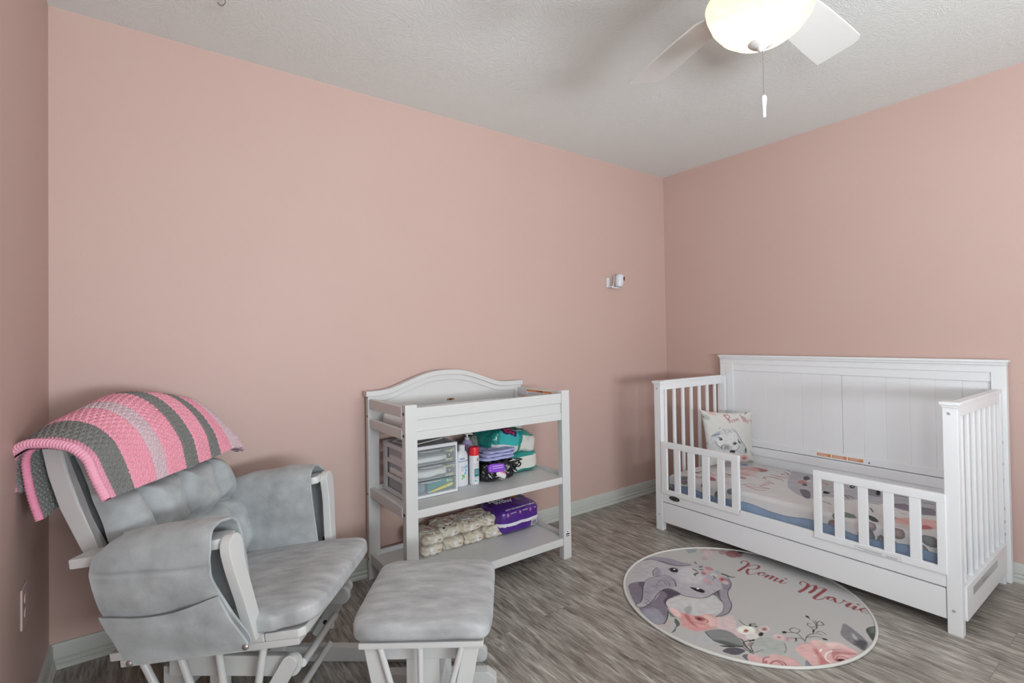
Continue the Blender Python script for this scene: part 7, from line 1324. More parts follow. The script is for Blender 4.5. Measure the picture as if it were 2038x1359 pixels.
for y0, y1 in zip(ys[:-1], ys[1:]): b.box(3.282, 3.300, y0 + (0.0016 if abs(y0 - 1.243) < 1e-3 else 0.0002), y1 - 0.0002, 0.475, 0.945, 0.0011, seg=1)
b.box(3.290, 3.302, 0.6, 1.91, 0.475, 0.945)
hp = b.build('headboard_panel', cr)
b = B(K); b.box(3.274, 3.306, 0.600, 1.908, 0.440, 0.480, 0.003); b.box(3.268, 3.306, 0.600, 1.908, 0.385, 0.437, 0.003); b.box(3.276, 3.300, 0.600, 1.908, 0.10, 0.386, 0.002); lowr = b.build('headboard_rail', cr)
c = B('ink_white'); fmx = frame((3.2737, 1.262, 0.459), (0, -1, 0), (0, 0, 1)); decal_poly(c, [(-0.125, -0.011), (0.125, -0.011), (0.125, 0.011), (-0.125, 0.011)], fmx, 'ink_white', 0.0006)
random.seed(5)
for k in range(3):
    decal_poly(c, [(-0.12 + k * 0.083, -0.008), (-0.045 + k * 0.083, -0.008), (-0.045 + k * 0.083, 0.009), (-0.12 + k * 0.083, 0.009)], fmx, 'ink_orange', 0.001)
    for j in range(3): decal_poly(c, [(-0.115 + k * 0.083, -0.005 + j * 0.0045), (-0.06 + k * 0.083 + random.uniform(-.02, 0), -0.005 + j * 0.0045), (-0.06 + k * 0.083, -0.0035 + j * 0.0045), (-0.115 + k * 0.083, -0.0035 + j * 0.0045)], fmx, 'ink_white', 0.0013)
decal_poly(c, ell(0.150, -0.004, 0.004, 0.005, 10), fmx, 'ink_blue', 0.001)
c.build('warning_label', lowr, label='orange and white warning strip')
# front
b = B(K); b.box(2.541, 2.562, 0.611, 1.955, 0.178, 0.250, 0.003); fr_ = b.build('front_rail', cr)
c = B('ink_dark'); fmx = frame((2.5408, 1.868, 0.213), (0, -1, 0), (0, 0, 1)); c.use('dark'); c.prism(ell(0, 0, 0.036, 0.014, 32), 'z', -0.001, 0.0022, 0.001, fmx)
decal_poly(c, ell(0, 0, 0.024, 0.008, 20), fmx, 'ink_grey', 0.0027); decal_poly(c, ell(0, 0, 0.022, 0.0068, 20), fmx, 'dark', 0.0030); c.build('badge', fr_, label='black oval badge')
b = B(K); b.box(2.544, 2.566, 0.613, 1.953, 0.053, 0.1725, 0.003); dp = b.build('under_bed_drawer', cr)
c = B(K); c.box(2.566, 3.20, 0.625, 0.640, 0.06, 0.15); c.box(2.566, 3.20, 1.928, 1.943, 0.06, 0.15); c.box(2.566, 3.20, 0.64, 1.93, 0.058, 0.066); c.box(3.19, 3.20, 0.64, 1.93, 0.06, 0.15); c.build('drawer_box', dp)
b = B(K)
b.box(2.60, 3.262, 0.615, 1.951, 0.192, 0.206)
b.build('mattress_support', cr)
# guard rails
for (ys0, ys1, slats, stiles) in ((1.460, 1.956, ((1.826, 1.864), (1.729, 1.773), (1.636, 1.679), (1.545, 1.586)), ((1.460, 1.502), (1.916, 1.956))),
                                  (0.606, 1.092, ((0.966, 1.005), (0.872, 0.910), (0.778, 0.816), (0.686, 0.725)), ((0.606, 0.636), (1.060, 1.092)))):
    gr = None
    b = B(K); b.box(2.534, 2.557, ys0, ys1, 0.506, 0.542, 0.004); b.build('guard_top_rail', cr)
    b = B(K); b.box(2.534, 2.553, ys0, ys1, 0.228, 0.256, 0.003); gl_ = b.build('guard_bottom_rail', cr)
    for (y0, y1) in stiles:
        b = B(K); b.box(2.535, 2.554, y0, y1, 0.228, 0.508, 0.003); b.build('guard_stile', cr)
    for (y0, y1) in slats:
        b = B(K); b.box(2.537, 2.551, y0, y1, 0.254, 0.508, 0.003); b.build('guard_slat', cr)
    if ys0 < 1:
        c = B('ink_grey'); fmx = frame((2.5338, 0.84, 0.238), (0, -1, 0), (0, 0, 1))
        for (x0, x1, z0, z1) in ((-0.085, 0.085, 0.0075, 0.008), (-0.085, 0.085, -0.0085, -0.008), (-0.085, -0.0845, -0.008, 0.008), (0.0845, 0.085, -0.008, 0.008), (-0.072, 0.020, 0.0, 0.0018), (-0.050, 0.016, -0.004, -0.0028), (0.03, 0.075, -0.002, 0.0), (0.035, 0.07, -0.006, -0.005), (-0.080, -0.076, 0.002, 0.005)):
            decal_poly(c, [(x0, z0), (x1, z0), (x1, z1), (x0, z1)], fmx, 'ink_grey', 0.0006)
        c.build('data_label', gl_, label='thin outlined data label')
# mattress
mt = B('blue')
t = bmesh.new(); bmesh.ops.create_cube(t, size=1)
bmesh.ops.transform(t, matrix=Matrix.Translation((2.917, 1.285, 0.271)) @ Matrix.Diagonal((0.640, 1.300, 0.128, 1)), verts=t.verts)
bmesh.ops.bevel(t, geom=list(t.edges), offset=0.028, segments=5, profile=0.5, affect='EDGES'); mt._merge(t)
mo = mt.build('mattress'); tag(mo, 'blue quilted crib mattress showing below the printed sheet', 'mattress')
# fitted sheet: top print folded over the edges, with small ripples at the left end
SX0, SX1, SY0, SY1, SZ = 2.592, 3.242, 0.630, 1.940, 0.338
na, nb = 250, 470
ext = 0.049
A_ = np.linspace(-ext, (SX1 - SX0) + ext, na)[:, None] * np.ones((1, nb)); B_ = np.linspace(-ext, (SY1 - SY0) + ext, nb)[None, :] * np.ones((na, 1))
def fold(t, w, r=0.022):
    """arc-length coordinate -> (position, drop)"""
    pos = np.clip(t, r, w - r).copy(); drop = np.zeros_like(t)
    for sgn in (-1, 1):
        e = (r - t) if sgn < 0 else (t - (w - r))
        k = e > 0; L = r * PI / 2
        arc = np.clip(e / r, 0, PI / 2)
        p = r * np.sin(arc); dr = r * (1 - np.cos(arc)) + np.clip(e - L, 0, None)
        pos = np.where(k, (r - p) if sgn < 0 else (w - r + p), pos); drop = np.where(k, dr, drop)
    return pos, drop
px_, dx_ = fold(A_, SX1 - SX0); py_, dy_ = fold(B_, SY1 - SY0)
Xs = SX0 + px_; Ys = SY0 + py_; Zs = SZ - np.maximum(dx_, dy_)
ripple = 0.004 * np.sin(A_ * 40 + 3 * np.sin(B_ * 9)) * np.sin(B_ * 30 + 2 * np.sin(A_ * 13)) * (0.25 + np.exp(-((B_ - 1.15) / 0.16) ** 2) + 0.8 * np.exp(-((B_ - 0.15) / 0.2) ** 2))
Zs = Zs + ripple + 0.006 * np.exp(-((A_ - 0.3) / 0.25) ** 2) * np.exp(-((B_ - 0.6) / 0.5) ** 2)
hem = np.clip((np.maximum(dx_, dy_) - 0.020) / 0.028, 0, 1)
Zs = Zs + hem * (0.008 * np.sin(B_ * 17) + 0.006 * np.sin(A_ * 21 + 1))
base = s2l((0.80, 0.79, 0.79))
cols = paint(SHEET_PRINT, A_, B_, base, 0.0028)
# scattered printed petals and leaves on the overhanging band
extra = []
random.seed(9)
for k in range(20):
    y = random.choice((random.uniform(0.0, 0.45), random.uniform(0.9, 1.3))); x = random.uniform(-0.07, 0.02)
    if y < 0.45: c_ = random.choice(((0.45, 0.62, 0.57), (0.66, 0.42, 0.42), (0.72, 0.55, 0.55), (0.36, 0.45, 0.42)))
    else: c_ = random.choice(((0.35, 0.48, 0.44), (0.64, 0.36, 0.42), (0.30, 0.30, 0.32), (0.70, 0.52, 0.52)))
    extra.append(('p', c_, 0.45, 6.0, [v for p in ell(x, y, random.uniform(0.008, 0.018), random.uniform(0.010, 0.028), 12, random.random() * 3) for v in p]))
cols2 = paint(extra, A_, B_, (0, 0, 0), 0.0028)
msk = cols2.sum(1) > 0.001
edge = (A_.reshape(-1) < 0.02)
cols[msk & edge] = np.where(cols2[msk & edge] > 0, cols[msk & edge] * 0.25 + cols2[msk & edge] * 0.75, cols[msk & edge])
sh = grid_mesh('fitted_sheet', np.stack([Xs, Ys, Zs], -1), ['print'], None, cols)
tag(sh, 'white fitted sheet printed with elephant, roses and red script on the crib mattress', 'sheet')
# corner of a printed cloth bunched at the headboard end
b = B('whitecloth')
# ------------------------------------------------------------------ cushion in the crib
BLc, BRc, TLc, TRc = [np.array(v) for v in ((2.870, 1.860, 0.350), (3.200, 1.735, 0.350), (2.819, 1.870, 0.717), (3.170, 1.723, 0.690))]
n = 110
a_ = np.linspace(0, 1, n)[:, None] * np.ones((1, n)); b_ = np.linspace(0, 1, n)[None, :] * np.ones((n, 1))
# pinched corners
bow = lambda t: 0.048 * (4 * t * (1 - t)) ** 0.9
a2 = a_ + bow(b_) * (1 - 2 * a_) * 1.0; b2 = b_ + bow(a_) * (1 - 2 * b_) * 1.0
P0 = (BLc * (1 - a2[..., None]) + BRc * a2[..., None]) * (1 - b2[..., None]) + (TLc * (1 - a2[..., None]) + TRc * a2[..., None]) * b2[..., None]
nrm = np.cross(BRc - BLc, TLc - BLc); nrm = nrm / np.linalg.norm(nrm)
prof_ = (np.clip(16 * a_ * (1 - a_) * b_ * (1 - b_), 0, 1)) ** 0.42
wr_ = 0.0025 * np.sin(a_ * 40 + 4 * b_) * np.sin(b_ * 31) * (1 - prof_)
F_ = P0 + nrm * (0.046 * prof_ + wr_)[..., None]
Bk = P0 - nrm * (0.046 * prof_)[..., None]
cf = paint(PILLOW_PRINT, a_, b_, s2l((0.79, 0.785, 0.765)), 0.011, sat=0.7)
cb = np.tile(np.array(s2l((0.80, 0.79, 0.75))), (n * n, 1))
allP = np.concatenate([F_, Bk[::-1]], 0); allC = np.concatenate([cf.reshape(n, n, 3), cb.reshape(n, n, 3)], 0)
pil = grid_mesh('cushion', allP, ['print'], None, allC)
tag(pil, 'square white cushion printed with a baby elephant, propped in the crib corner', 'cushion')

# ------------------------------------------------------------------ round rug
RX, RY, RR = 2.168, 1.259, 0.512
n = 430
g = np.linspace(-1, 1, n)
GX = g[:, None] * np.ones((1, n)); GY = g[None, :] * np.ones((n, 1))
# square-to-disc keeps quads up to the rim
ux = GX * np.sqrt(1 - GY ** 2 / 2); uy = GY * np.sqrt(1 - GX ** 2 / 2)
ux *= 0.985; uy *= 0.985
cols = paint(RUG_PRINT, ux, uy, s2l((0.725, 0.722, 0.715)), 0.0052, lw=1.25)
rx_ = np.sqrt(ux ** 2 + uy ** 2)
weave = 0.0003 * np.sin(ux * 500) * np.sin(uy * 500)
P_ = np.stack([RX + RR * ux, RY + RR * uy, 0.0065 + weave], -1)
rug = thing('round_rug', 'round white rug printed with elephant, roses and red script beside the crib', 'rug', (RX, RY, 0))
grid_mesh('rug_face', P_, ['print'], rug, cols)
b = B('whitecloth'); b.lathe([(0, 0.0005), (RR * 0.985, 0.0005), (RR * 0.988, 0.003), (RR * 0.985, 0.0055), (0, 0.0055)], 96, Matrix.Translation((RX, RY, 0))); b.build('rug_backing', rug)
b = B('offwhite'); ring = [Vector((RX + RR * 0.990 * math.cos(2 * PI * k / 120), RY + RR * 0.990 * math.sin(2 * PI * k / 120), 0.0058)) for k in range(121)]
b.tube(ring, 0.0056, 10, caps=False); b.build('bound_edge', rug, label='off-white bound edge')

# ------------------------------------------------------------------ glider chair
GTH, GTI = math.radians(-37.877), math.radians(7.463)
gl = thing('glider_chair', 'white wooden glider chair with grey suede cushions in the left corner', 'chair', (0.272, 1.886, 0), GTH, world=False)
TILT = Matrix.Translation((0, 0, 0.3)) @ Matrix.Rotation(-GTI, 4, 'Y') @ Matrix.Translation((0, 0, -0.3))
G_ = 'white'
# seat frame
b = B(G_)
b.box(-0.247, 0.200, -0.262, -0.200, 0.316, 0.340, 0.004); b.box(-0.247, 0.200, 0.200, 0.262, 0.316, 0.340, 0.004)
b.prism([(0.202, -0.262), (0.268, -0.262), (0.300, -0.262), (0.314, -0.248), (0.314, 0.248), (0.300, 0.262), (0.202, 0.262)], 'z', 0.316, 0.340, 0.004)
b.box(-0.247, -0.185, -0.200, 0.200, 0.316, 0.340, 0.004)
for k in range(4): b.box(-0.18 + 0.095 * k, -0.12 + 0.095 * k, -0.2, 0.2, 0.322, 0.334, 0.003)
sf = b.build('seat_frame', gl, TILT)
b = B(G_)
for s in (-1, 1):
    b.box(-0.221, 0.296, s * 0.256 - 0.006 if s > 0 else -0.260, s * 0.256 + 0.004 if s > 0 else -0.205, 0.295, 0.3165, 0.004)
b.box(0.255, 0.296, -0.205, 0.205, 0.295, 0.3165, 0.004); b.box(-0.221, -0.18, -0.205, 0.205, 0.295, 0.3165, 0.004)
b.build('lower_seat_rail', gl, TILT)
for s in (-1, 1):
    def V(v): return s * v
    def yb(a, c): return (min(s * a, s * c), max(s * a, s * c))
    # rear bracket block
    y0, y1 = yb(0.205, 0.250); b = B(G_); b.box(-0.236, -0.196, y0, y1, 0.3385, 0.364, 0.004); b.build('bracket', gl, TILT)
    # back post, steam-bent
    rear = [(-0.118, 0.335), (-0.150, 0.395), (-0.186, 0.450), (-0.220, 0.500), (-0.270, 0.588), (-0.308, 0.687), (-0.336, 0.762), (-0.358, 0.860), (-0.366, 0.930), (-0.366, 0.955)]
    fr2 = [(-0.055, 0.335), (-0.090, 0.395), (-0.125, 0.450), (-0.160, 0.505), (-0.212, 0.596), (-0.252, 0.690), (-0.280, 0.766), (-0.302, 0.860), (-0.312, 0.930), (-0.318, 0.955)]
    y0, y1 = yb(0.235, 0.262); b = B(G_); b.prism(rear + fr2[::-1], 'y', y0, y1, 0.005, TILT); b.build('back_post', gl)
    # arm board
    y0, y1 = yb(0.262, 0.338); b = B(G_); b.prism([(-0.256, y0), (0.150, y0), (0.168, y0 + 0.01), (0.168, y1 - 0.01), (0.150, y1), (-0.256, y1)], 'z', 0.612, 0.640, 0.005, TILT); b.build('arm_rest', gl)
    # front arm post: rounded head, waisted board
    outer = [(0.352, 0.600), (0.345, 0.560), (0.335, 0.520), (0.320, 0.465), (0.308, 0.410), (0.298, 0.365), (0.292, 0.338)]
    inner_ = [(0.288, 0.605), (0.289, 0.570), (0.285, 0.530), (0.274, 0.480), (0.264, 0.430), (0.256, 0.390), (0.246, 0.338)]
    head = [(0.320 + 0.032 * math.cos(t), 0.610 + 0.036 * math.sin(t)) for t in [PI * k / 12 for k in range(1, 12)]]
    poly = [(V(y), z) for y, z in outer[::-1] + head + inner_]
    b = B(G_); b.prism(poly, 'x', 0.168, 0.196, 0.003, TILT); ap = b.build('arm_post', gl)
    c = B('dark'); c.lathe([(0, 0.001), (0.007, 0.001), (0.009, 0), (0.009, -0.004)][::-1], 14, TILT @ frame((0.160, V(0.268), 0.40), (0, -1, 0), (0, 0, 1))); c.build('bolt', ap)
    # swing frame spindles and bottom rail
    for (ua, ub) in ((-0.165, -0.095), (-0.056, -0.012), (0.056, 0.058), (0.187, 0.130)):
        b = B(G_); b.tube([(ua, V(0.245), 0.297), (ua * 0.5 + ub * 0.5, V(0.245), 0.20), (ub, V(0.245), 0.105)], [0.0105, 0.0105, 0.0105], 14, TILT); b.build('spindle', gl)
    y0, y1 = yb(0.230, 0.256); b = B(G_); b.box(-0.130, 0.165, y0, y1, 0.072, 0.108, 0.006, TILT); b.build('swing_rail', gl)
    # base top rail with rounded front end (does not tilt)
    y0, y1 = yb(0.186, 0.210)
    def rr(u0, u1, z0, z1, r0, r1):
        pts = []
        zc = (z0 + z1) / 2
        pts += [(u0, z0)]
        pts += [(u1 - r1 + r1 * math.sin(t), z0 + r1 - r1 * math.cos(t)) for t in [PI / 2 * k / 6 for k in range(7)]]
        pts += [(u1 - r1 + r1 * math.cos(t), z1 - r1 + r1 * math.sin(t)) for t in [PI / 2 * k / 6 for k in range(7)]]
        pts += [(u0, z1)]
        return pts
    b = B(G_); b.prism(rr(-0.115, 0.272, 0.212, 0.272, 0, 0.026), 'y', y0, y1, 0.004); b.build('base_rail', gl)
    for (u0, u1) in ((-0.150, -0.098), (-0.010, 0.042)):
        y0p, y1p = yb(0.160, 0.186); b = B(G_); b.box(u0, u1, y0p, y1p, 0.05, 0.225, 0.004); b.build('base_post', gl)
    y0p, y1p = yb(0.190, 0.222)
    b = B(G_); b.prism(rr(-0.17, 0.778, 0.0, 0.054, 0, 0.024), 'y', y0p, y1p, 0.004); b.build('base_foot', gl)
    # hanging swing arm at the front
    d = Vector((-0.118, 0, -0.200)).normalized(); nrm2 = Vector((-d.z, 0, d.x))
    topc = Vector((0.250, 0, 0.262)); L = 0.215; w = 0.023
    pts = [(topc.x + w * math.cos(t), topc.z + w * math.sin(t)) for t in [-0.55 + PI * k / 10 for k in range(11)]]
    low = topc + d * L
    pts += [(low.x - w * math.cos(-0.55), low.z - w * math.sin(-0.55)), (low.x + w * math.cos(-0.55), low.z + w * math.sin(-0.55))]
    y0, y1 = yb(0.212, 0.232)
    b = B(G_); b.prism(pts, 'y', y0, y1, 0.004); sa = b.build('swing_arm', gl)
    for q in ((topc + d * 0.02, topc + d * 0.15) if s > 0 else ()):
        c = B('dark'); yy = V(0.2325) if s < 0 else V(0.2115)
        c.lathe([(0, 0.002), (0.006, 0.002), (0.009, 0.0005), (0.009, -0.002)][::-1], 16, frame((q.x, yy, q.z), (1, 0, 0), (0, 0, 1))); c.build('bolt', sa)
b = B(G_); b.tube([(0.272, -0.19, 0.240), (0.215, 0.20, 0.165)], 0.0115, 14); b.build('cross_dowel', gl)
b = B(G_); b.tube([(0.195, -0.19, 0.060), (0.195, 0.20, 0.060)], 0.0115, 14); b.build('cross_dowel', gl)
b = B(G_); b.box(-0.135, -0.11, -0.19, 0.19, 0.12, 0.17, 0.004); b.build('cross_rail', gl)
b = B(G_); b.box(-0.345, -0.325, -0.235, 0.235, 0.90, 0.945, 0.004, TILT); b.build('crest_rail', gl)

tilt_np = np.array(TILT)
def tl(P):
    return P @ tilt_np[:3, :3].T + tilt_np[:3, 3]
# seat cushion
b = B('suede_seat')
t = bmesh.new(); bmesh.ops.create_cube(t, size=2); bmesh.ops.subdivide_edges(t, edges=list(t.edges), cuts=38, use_grid_fill=True)
for v in t.verts:
    p = v.co.copy(); e = 7.0
    l = (abs(p.x) ** e + abs(p.y) ** e + abs(p.z) ** e) ** (1 / e); q = p / l
    edge = (1 - q.x ** 6) * (1 - q.y ** 6)
    z = q.z * (0.026 + 0.017 * edge * (1 if q.z > 0 else 0.3))
    # sewn tucks near the front corners
    x = 0.085 + q.x * 0.268; y = q.y * (0.281 - 0.010 * (q.x > 0.6))
    for (tx, ty) in ((0.27, -0.281), (0.335, -0.262), (0.27, 0.281), (0.335, 0.262)):
        dd = ((x - tx) ** 2 + (y - ty) ** 2) ** 0.5
        pull = 0.006 * math.exp(-(dd / 0.014) ** 2); x -= pull * (0.7 if tx > 0.3 else 0); y -= math.copysign(pull, ty)
    z += 0.0035 * noise.noise(Vector((x * 9, y * 9, 1)))
    v.co = Vector((x, y, 0.370 + z))
b._merge(t, TILT); sc_ = b.build('seat_cushion', gl, smooth=60)
# back cushion: tufted lobes
nu_, nv_ = 150, 170
V_ = np.linspace(-1, 1, nu_)[:, None] * np.ones((1, nv_)); S_ = np.linspace(0, 1, nv_)[None, :] * np.ones((nu_, 1))
lat = V_ * (0.272 - 0.018 * S_)
cu = -0.150 - 0.105 * S_ - 0.045 * S_ ** 2; cz = 0.405 + 0.575 * S_
tuft = np.zeros_like(V_)
nodes = [(-0.165, 0.36), (0.0, 0.36), (0.165, 0.36), (-0.165, 0.64), (0.0, 0.64), (0.165, 0.64)]
# seams as valleys
def valley(d, w): return np.exp(-(np.abs(d) / w) ** 1.0)
val = np.zeros_like(V_)
wob = 0.012 * np.sin(S_ * 11)
for vy in (-0.165, 0.0, 0.165):
    val = np.maximum(val, valley(lat - vy - wob * np.sign(vy + 0.01), 0.020) * (1 - 0.35 * ((S_ < 0.30) | (S_ > 0.70))))
for sz in (0.36, 0.64):
    val = np.maximum(val, valley((S_ - sz - 0.012 * np.cos(lat * 38)) * 0.575, 0.019) * 0.95)
nd = np.zeros_like(V_)
for (vy, sz) in nodes:
    nd = np.maximum(nd, np.exp(-(((lat - vy) ** 2 + ((S_ - sz) * 0.575) ** 2) / 0.020 ** 2)))
edgeV = np.clip(1 - np.abs(V_) ** 12, 0, 1) ** 0.5; edgeS = np.clip(1 - np.abs(2 * S_ - 1) ** 9, 0, 1) ** 0.5
thick = 0.098 * edgeV * edgeS
thick = thick - 0.062 * val * edgeV * edgeS - 0.020 * nd
crease = np.vectorize(lambda a, c: noise.noise(Vector((a * 22, c * 13, 4))))(lat, S_)
thick = thick + 0.004 * crease
nx_, nz_ = 0.96, 0.26
Fp = np.stack([cu + thick * nx_, lat, cz + thick * nz_ * 0.6], -1)
Bp = np.stack([cu - 0.078 * (0.25 + 0.75 * edgeV) * (0.3 + 0.7 * edgeS), lat, cz], -1)
allP = tl(np.concatenate([Fp, Bp[::-1]], 0))
grid_mesh('back_cushion', allP, ['suede'], gl, label='buttoned grey back cushion')
# padded arm covers
for s in (-1, 1):
    path = np.array([(0.2225, 0.400), (0.2225, 0.470), (0.2235, 0.560), (0.226, 0.615), (0.236, 0.655), (0.258, 0.675), (0.300, 0.681), (0.340, 0.674), (0.364, 0.652), (0.374, 0.605), (0.374, 0.560), (0.370, 0.510), (0.362, 0.450), (0.352, 0.400), (0.345, 0.356)])
    if s > 0: path[:, 0] = path[:, 0]
    # resample
    dd = np.r_[0, np.cumsum(np.hypot(*np.diff(path, axis=0).T))]; T_ = np.linspace(0, dd[-1], 150)
    py = np.interp(T_, dd, path[:, 0]); pz = np.interp(T_, dd, path[:, 1])
    for _ in range(3):
        py[1:-1] = (py[:-2] + 2 * py[1:-1] + py[2:]) / 4; pz[1:-1] = (pz[:-2] + 2 * pz[1:-1] + pz[2:]) / 4
    side = T_ / dd[-1]
    L_ = np.interp(pz, [0.356, 0.374, 0.45, 0.513, 0.60, 0.64, 0.68], [-0.090, -0.112, -0.136, -0.158, -0.170, -0.165, -0.120])
    R_ = np.interp(pz, [0.356, 0.374, 0.45, 0.50, 0.554, 0.60, 0.64, 0.68], [0.212, 0.222, 0.190, 0.172, 0.152, 0.154, 0.160, 0.150])
    inn = side < 0.45
    if s > 0: R_ = np.minimum(R_, 0.166)
    L_ = np.where(inn, -0.150, L_); R_ = np.where(inn, 0.160, R_)
    # blend where the cover turns over the arm
    kk = np.ones(7) / 7; L_ = np.convolve(np.pad(L_, 3, 'edge'), kk, 'valid'); R_ = np.convolve(np.pad(R_, 3, 'edge'), kk, 'valid')
    nu2 = 70
    uu = np.linspace(0, 1, nu2)[:, None]
    U_ = L_[None, :] * (1 - uu) + R_[None, :] * uu
    Yp = np.ones((nu2, 1)) * py[None, :]; Zp = np.ones((nu2, 1)) * pz[None, :]
    ny_ = np.gradient(pz); nz2 = -np.gradient(py); nl = np.hypot(ny_, nz2) + 1e-9; ny_, nz2 = ny_ / nl, nz2 / nl   # outward normal (left of travel)
    # travel goes inner->outer over the top; outward = (-dz, dy) flipped as needed
    oy, oz = -ny_, -nz2
    endr = 1 - np.abs(2 * uu - 1) ** 10
    puff = (0.007 * np.sin(PI * np.clip(uu, 0, 1)) ** 0.5) * np.ones((1, 150))
    fold_ = 0.0065 * np.vectorize(lambda a, c: noise.noise(Vector((a * 9, c * 12, 2.0 + s))))(U_, Zp)
    sagw = np.where(side > 0.55, 1, 0)[None, :] * 0.009 * np.sin((U_ * 10 + Zp * 22)) * np.clip((0.52 - Zp) / 0.15, 0, 1)
    seam = -0.0065 * np.exp(-((Zp - (0.602 - 0.02 * uu)) / 0.004) ** 2) * (side > 0.55)[None, :]
    off_ = puff + fold_ + sagw + seam
    Yo = Yp + oy[None, :] * off_ * endr; Zo = Zp + oz[None, :] * off_ * endr
    Yi = Yp - oy[None, :] * 0.007; Zi = Zp - oz[None, :] * 0.007
    outerP = np.stack([U_, s * Yo, Zo], -1); innerP = np.stack([U_ * 0.985 + 0.0006, s * Yi, Zi], -1)
    # make sure the outside really is outside
    if (outerP[:, 75, 2].mean() < innerP[:, 75, 2].mean()):
        Yo = Yp - oy[None, :] * off_ * endr; Zo = Zp - oz[None, :] * off_ * endr; Yi = Yp + oy[None, :] * 0.007; Zi = Zp + oz[None, :] * 0.007
        outerP = np.stack([U_, s * Yo, Zo], -1); innerP = np.stack([U_ * 0.985 + 0.0006, s * Yi, Zi], -1)
    ring_ = np.concatenate([outerP, innerP[::-1], outerP[:1]], 0)
    ac = grid_mesh('arm_cushion', tl(ring_), ['suede'], gl, label='grey suede padded arm cover with side pocket' if s < 0 else 'grey suede padded arm cover')
    # pocket panel on the outer drape
    zt = 0.500
    nz3 = 40
    uu2 = np.linspace(0, 1, 60)[:, None] * np.ones((1, nz3)); w2 = np.linspace(0, 1, nz3)[None, :] * np.ones((60, 1))
    ztop = zt + 0.016 * uu2 - 0.020 * np.sin(PI * uu2) ** 1.2 - 0.006
    Z2 = 0.357 * (1 - w2) + ztop * w2
    Lb = np.interp(Z2, [0.356, 0.374, 0.45, 0.513], [-0.090, -0.112, -0.136, -0.158]); Rb = np.interp(Z2, [0.356, 0.374, 0.45, 0.50, 0.554], [0.212, 0.222, 0.190, 0.172, 0.152])
    if s > 0: Rb = np.minimum(Rb, 0.166)
    U2 = Lb * (1 - uu2) + Rb * uu2
    Y2 = np.interp(Z2, path[::-1, 1][:7], path[::-1, 0][:7]) + 0.013 + 0.008 * (1 - w2) + 0.006 * np.sin(PI * uu2) * w2 + 0.0035 * np.vectorize(lambda a, c: noise.noise(Vector((a * 11, c * 15, 8))))(U2, Z2) + 0.004 * np.sin(Z2 * 60 + U2 * 14) * (1 - w2) * np.sin(PI * uu2)
    out2 = np.stack([U2, s * Y2, Z2], -1); in2 = np.stack([U2, s * (Y2 - 0.004), Z2], -1)
    grid_mesh('pocket', tl(np.concatenate([out2, in2[::-1], out2[:1]], 0)), ['suede'], ac)
    for (u_, z_) in ((0.213 if s < 0 else 0.158, 0.366), (-0.098, 0.362)):
        c = B('steel'); mxs = TILT @ frame((u_, s * 0.366, z_), (s * -1, 0, 0), (0, 0, 1)); c.lathe([(0, 0.006), (0.005, 0.0055), (0.008, 0.003), (0.0085, 0)][::-1], 18, mxs); c.build('snap_button', ac)

# ------------------------------------------------------------------ crochet blanket over the chair back
nt_, ns_ = 640, 600      # t lateral, s along the drape
nearI = np.array([(-0.372, 0.725), (-0.392, 0.800), (-0.402, 0.900), (-0.385, 0.945), (-0.330, 0.968), (-0.260, 0.960), (-0.200, 0.942), (-0.160, 0.905), (-0.146, 0.850), (-0.122, 0.785)])
near = np.array([(-0.402, 0.835), (-0.408, 0.865), (-0.408, 0.905), (-0.385, 0.945), (-0.330, 0.968), (-0.260, 0.960), (-0.200, 0.942), (-0.160, 0.905), (-0.146, 0.850), (-0.122, 0.785)])
midp = np.array([(-0.455, 0.790), (-0.462, 0.880), (-0.455, 0.970), (-0.425, 1.030), (-0.350, 1.066), (-0.275, 1.056), (-0.220, 1.020), (-0.170, 0.960), (-0.134, 0.880), (-0.130, 0.788)])
farp = np.array([(-0.420, 0.800), (-0.430, 0.850), (-0.428, 0.910), (-0.405, 0.962), (-0.340, 0.992), (-0.285, 0.984), (-0.240, 0.940), (-0.200, 0.890), (-0.165, 0.840), (-0.145, 0.795)])
def cubic(P, n):
    d = np.r_[0, np.cumsum(np.hypot(*np.diff(P, axis=0).T))]; d /= d[-1]
    s = np.linspace(0, 1, n); o = np.stack([np.interp(s, d, P[:, k]) for k in range(2)], -1)
    for _ in range(int(n * 0.9)):
        o[1:-1] = (o[:-2] + 2 * o[1:-1] + o[2:]) / 4
    return o
cn, cm, cf_, cnI = (cubic(q, ns_) for q in (near, midp, farp, nearI))
tt = np.linspace(-0.335, 0.345, nt_)
def prof_at(t, nearc=None):
    k = t / 0.335
    nearc = cn if nearc is None else nearc
    if k < 0: w = (-k) ** 1.5; return cm * (1 - w) + nearc * w
    w = min(1, k) ** 1.5; q = cm * (1 - w) + cf_ * w
    if t > 0.27: q = q - np.array((0, 0.024 * ((t - 0.27) / 0.075) ** 2))
    return q
C0 = np.stack([prof_at(t) for t in tt], 0)          # (nt, ns, 2): u, z
arc = np.concatenate([np.zeros((nt_, 1)), np.cumsum(np.hypot(*(np.diff(C0, axis=1)).transpose(2, 0, 1)), axis=1)], 1)
TT = tt[:, None] * np.ones((1, ns_))
du = np.gradient(C0[..., 0], axis=1); dzz = np.gradient(C0[..., 1], axis=1); ln = np.hypot(du, dzz) + 1e-9
Nu, Nz = -dzz / ln, du / ln                      # outward normal
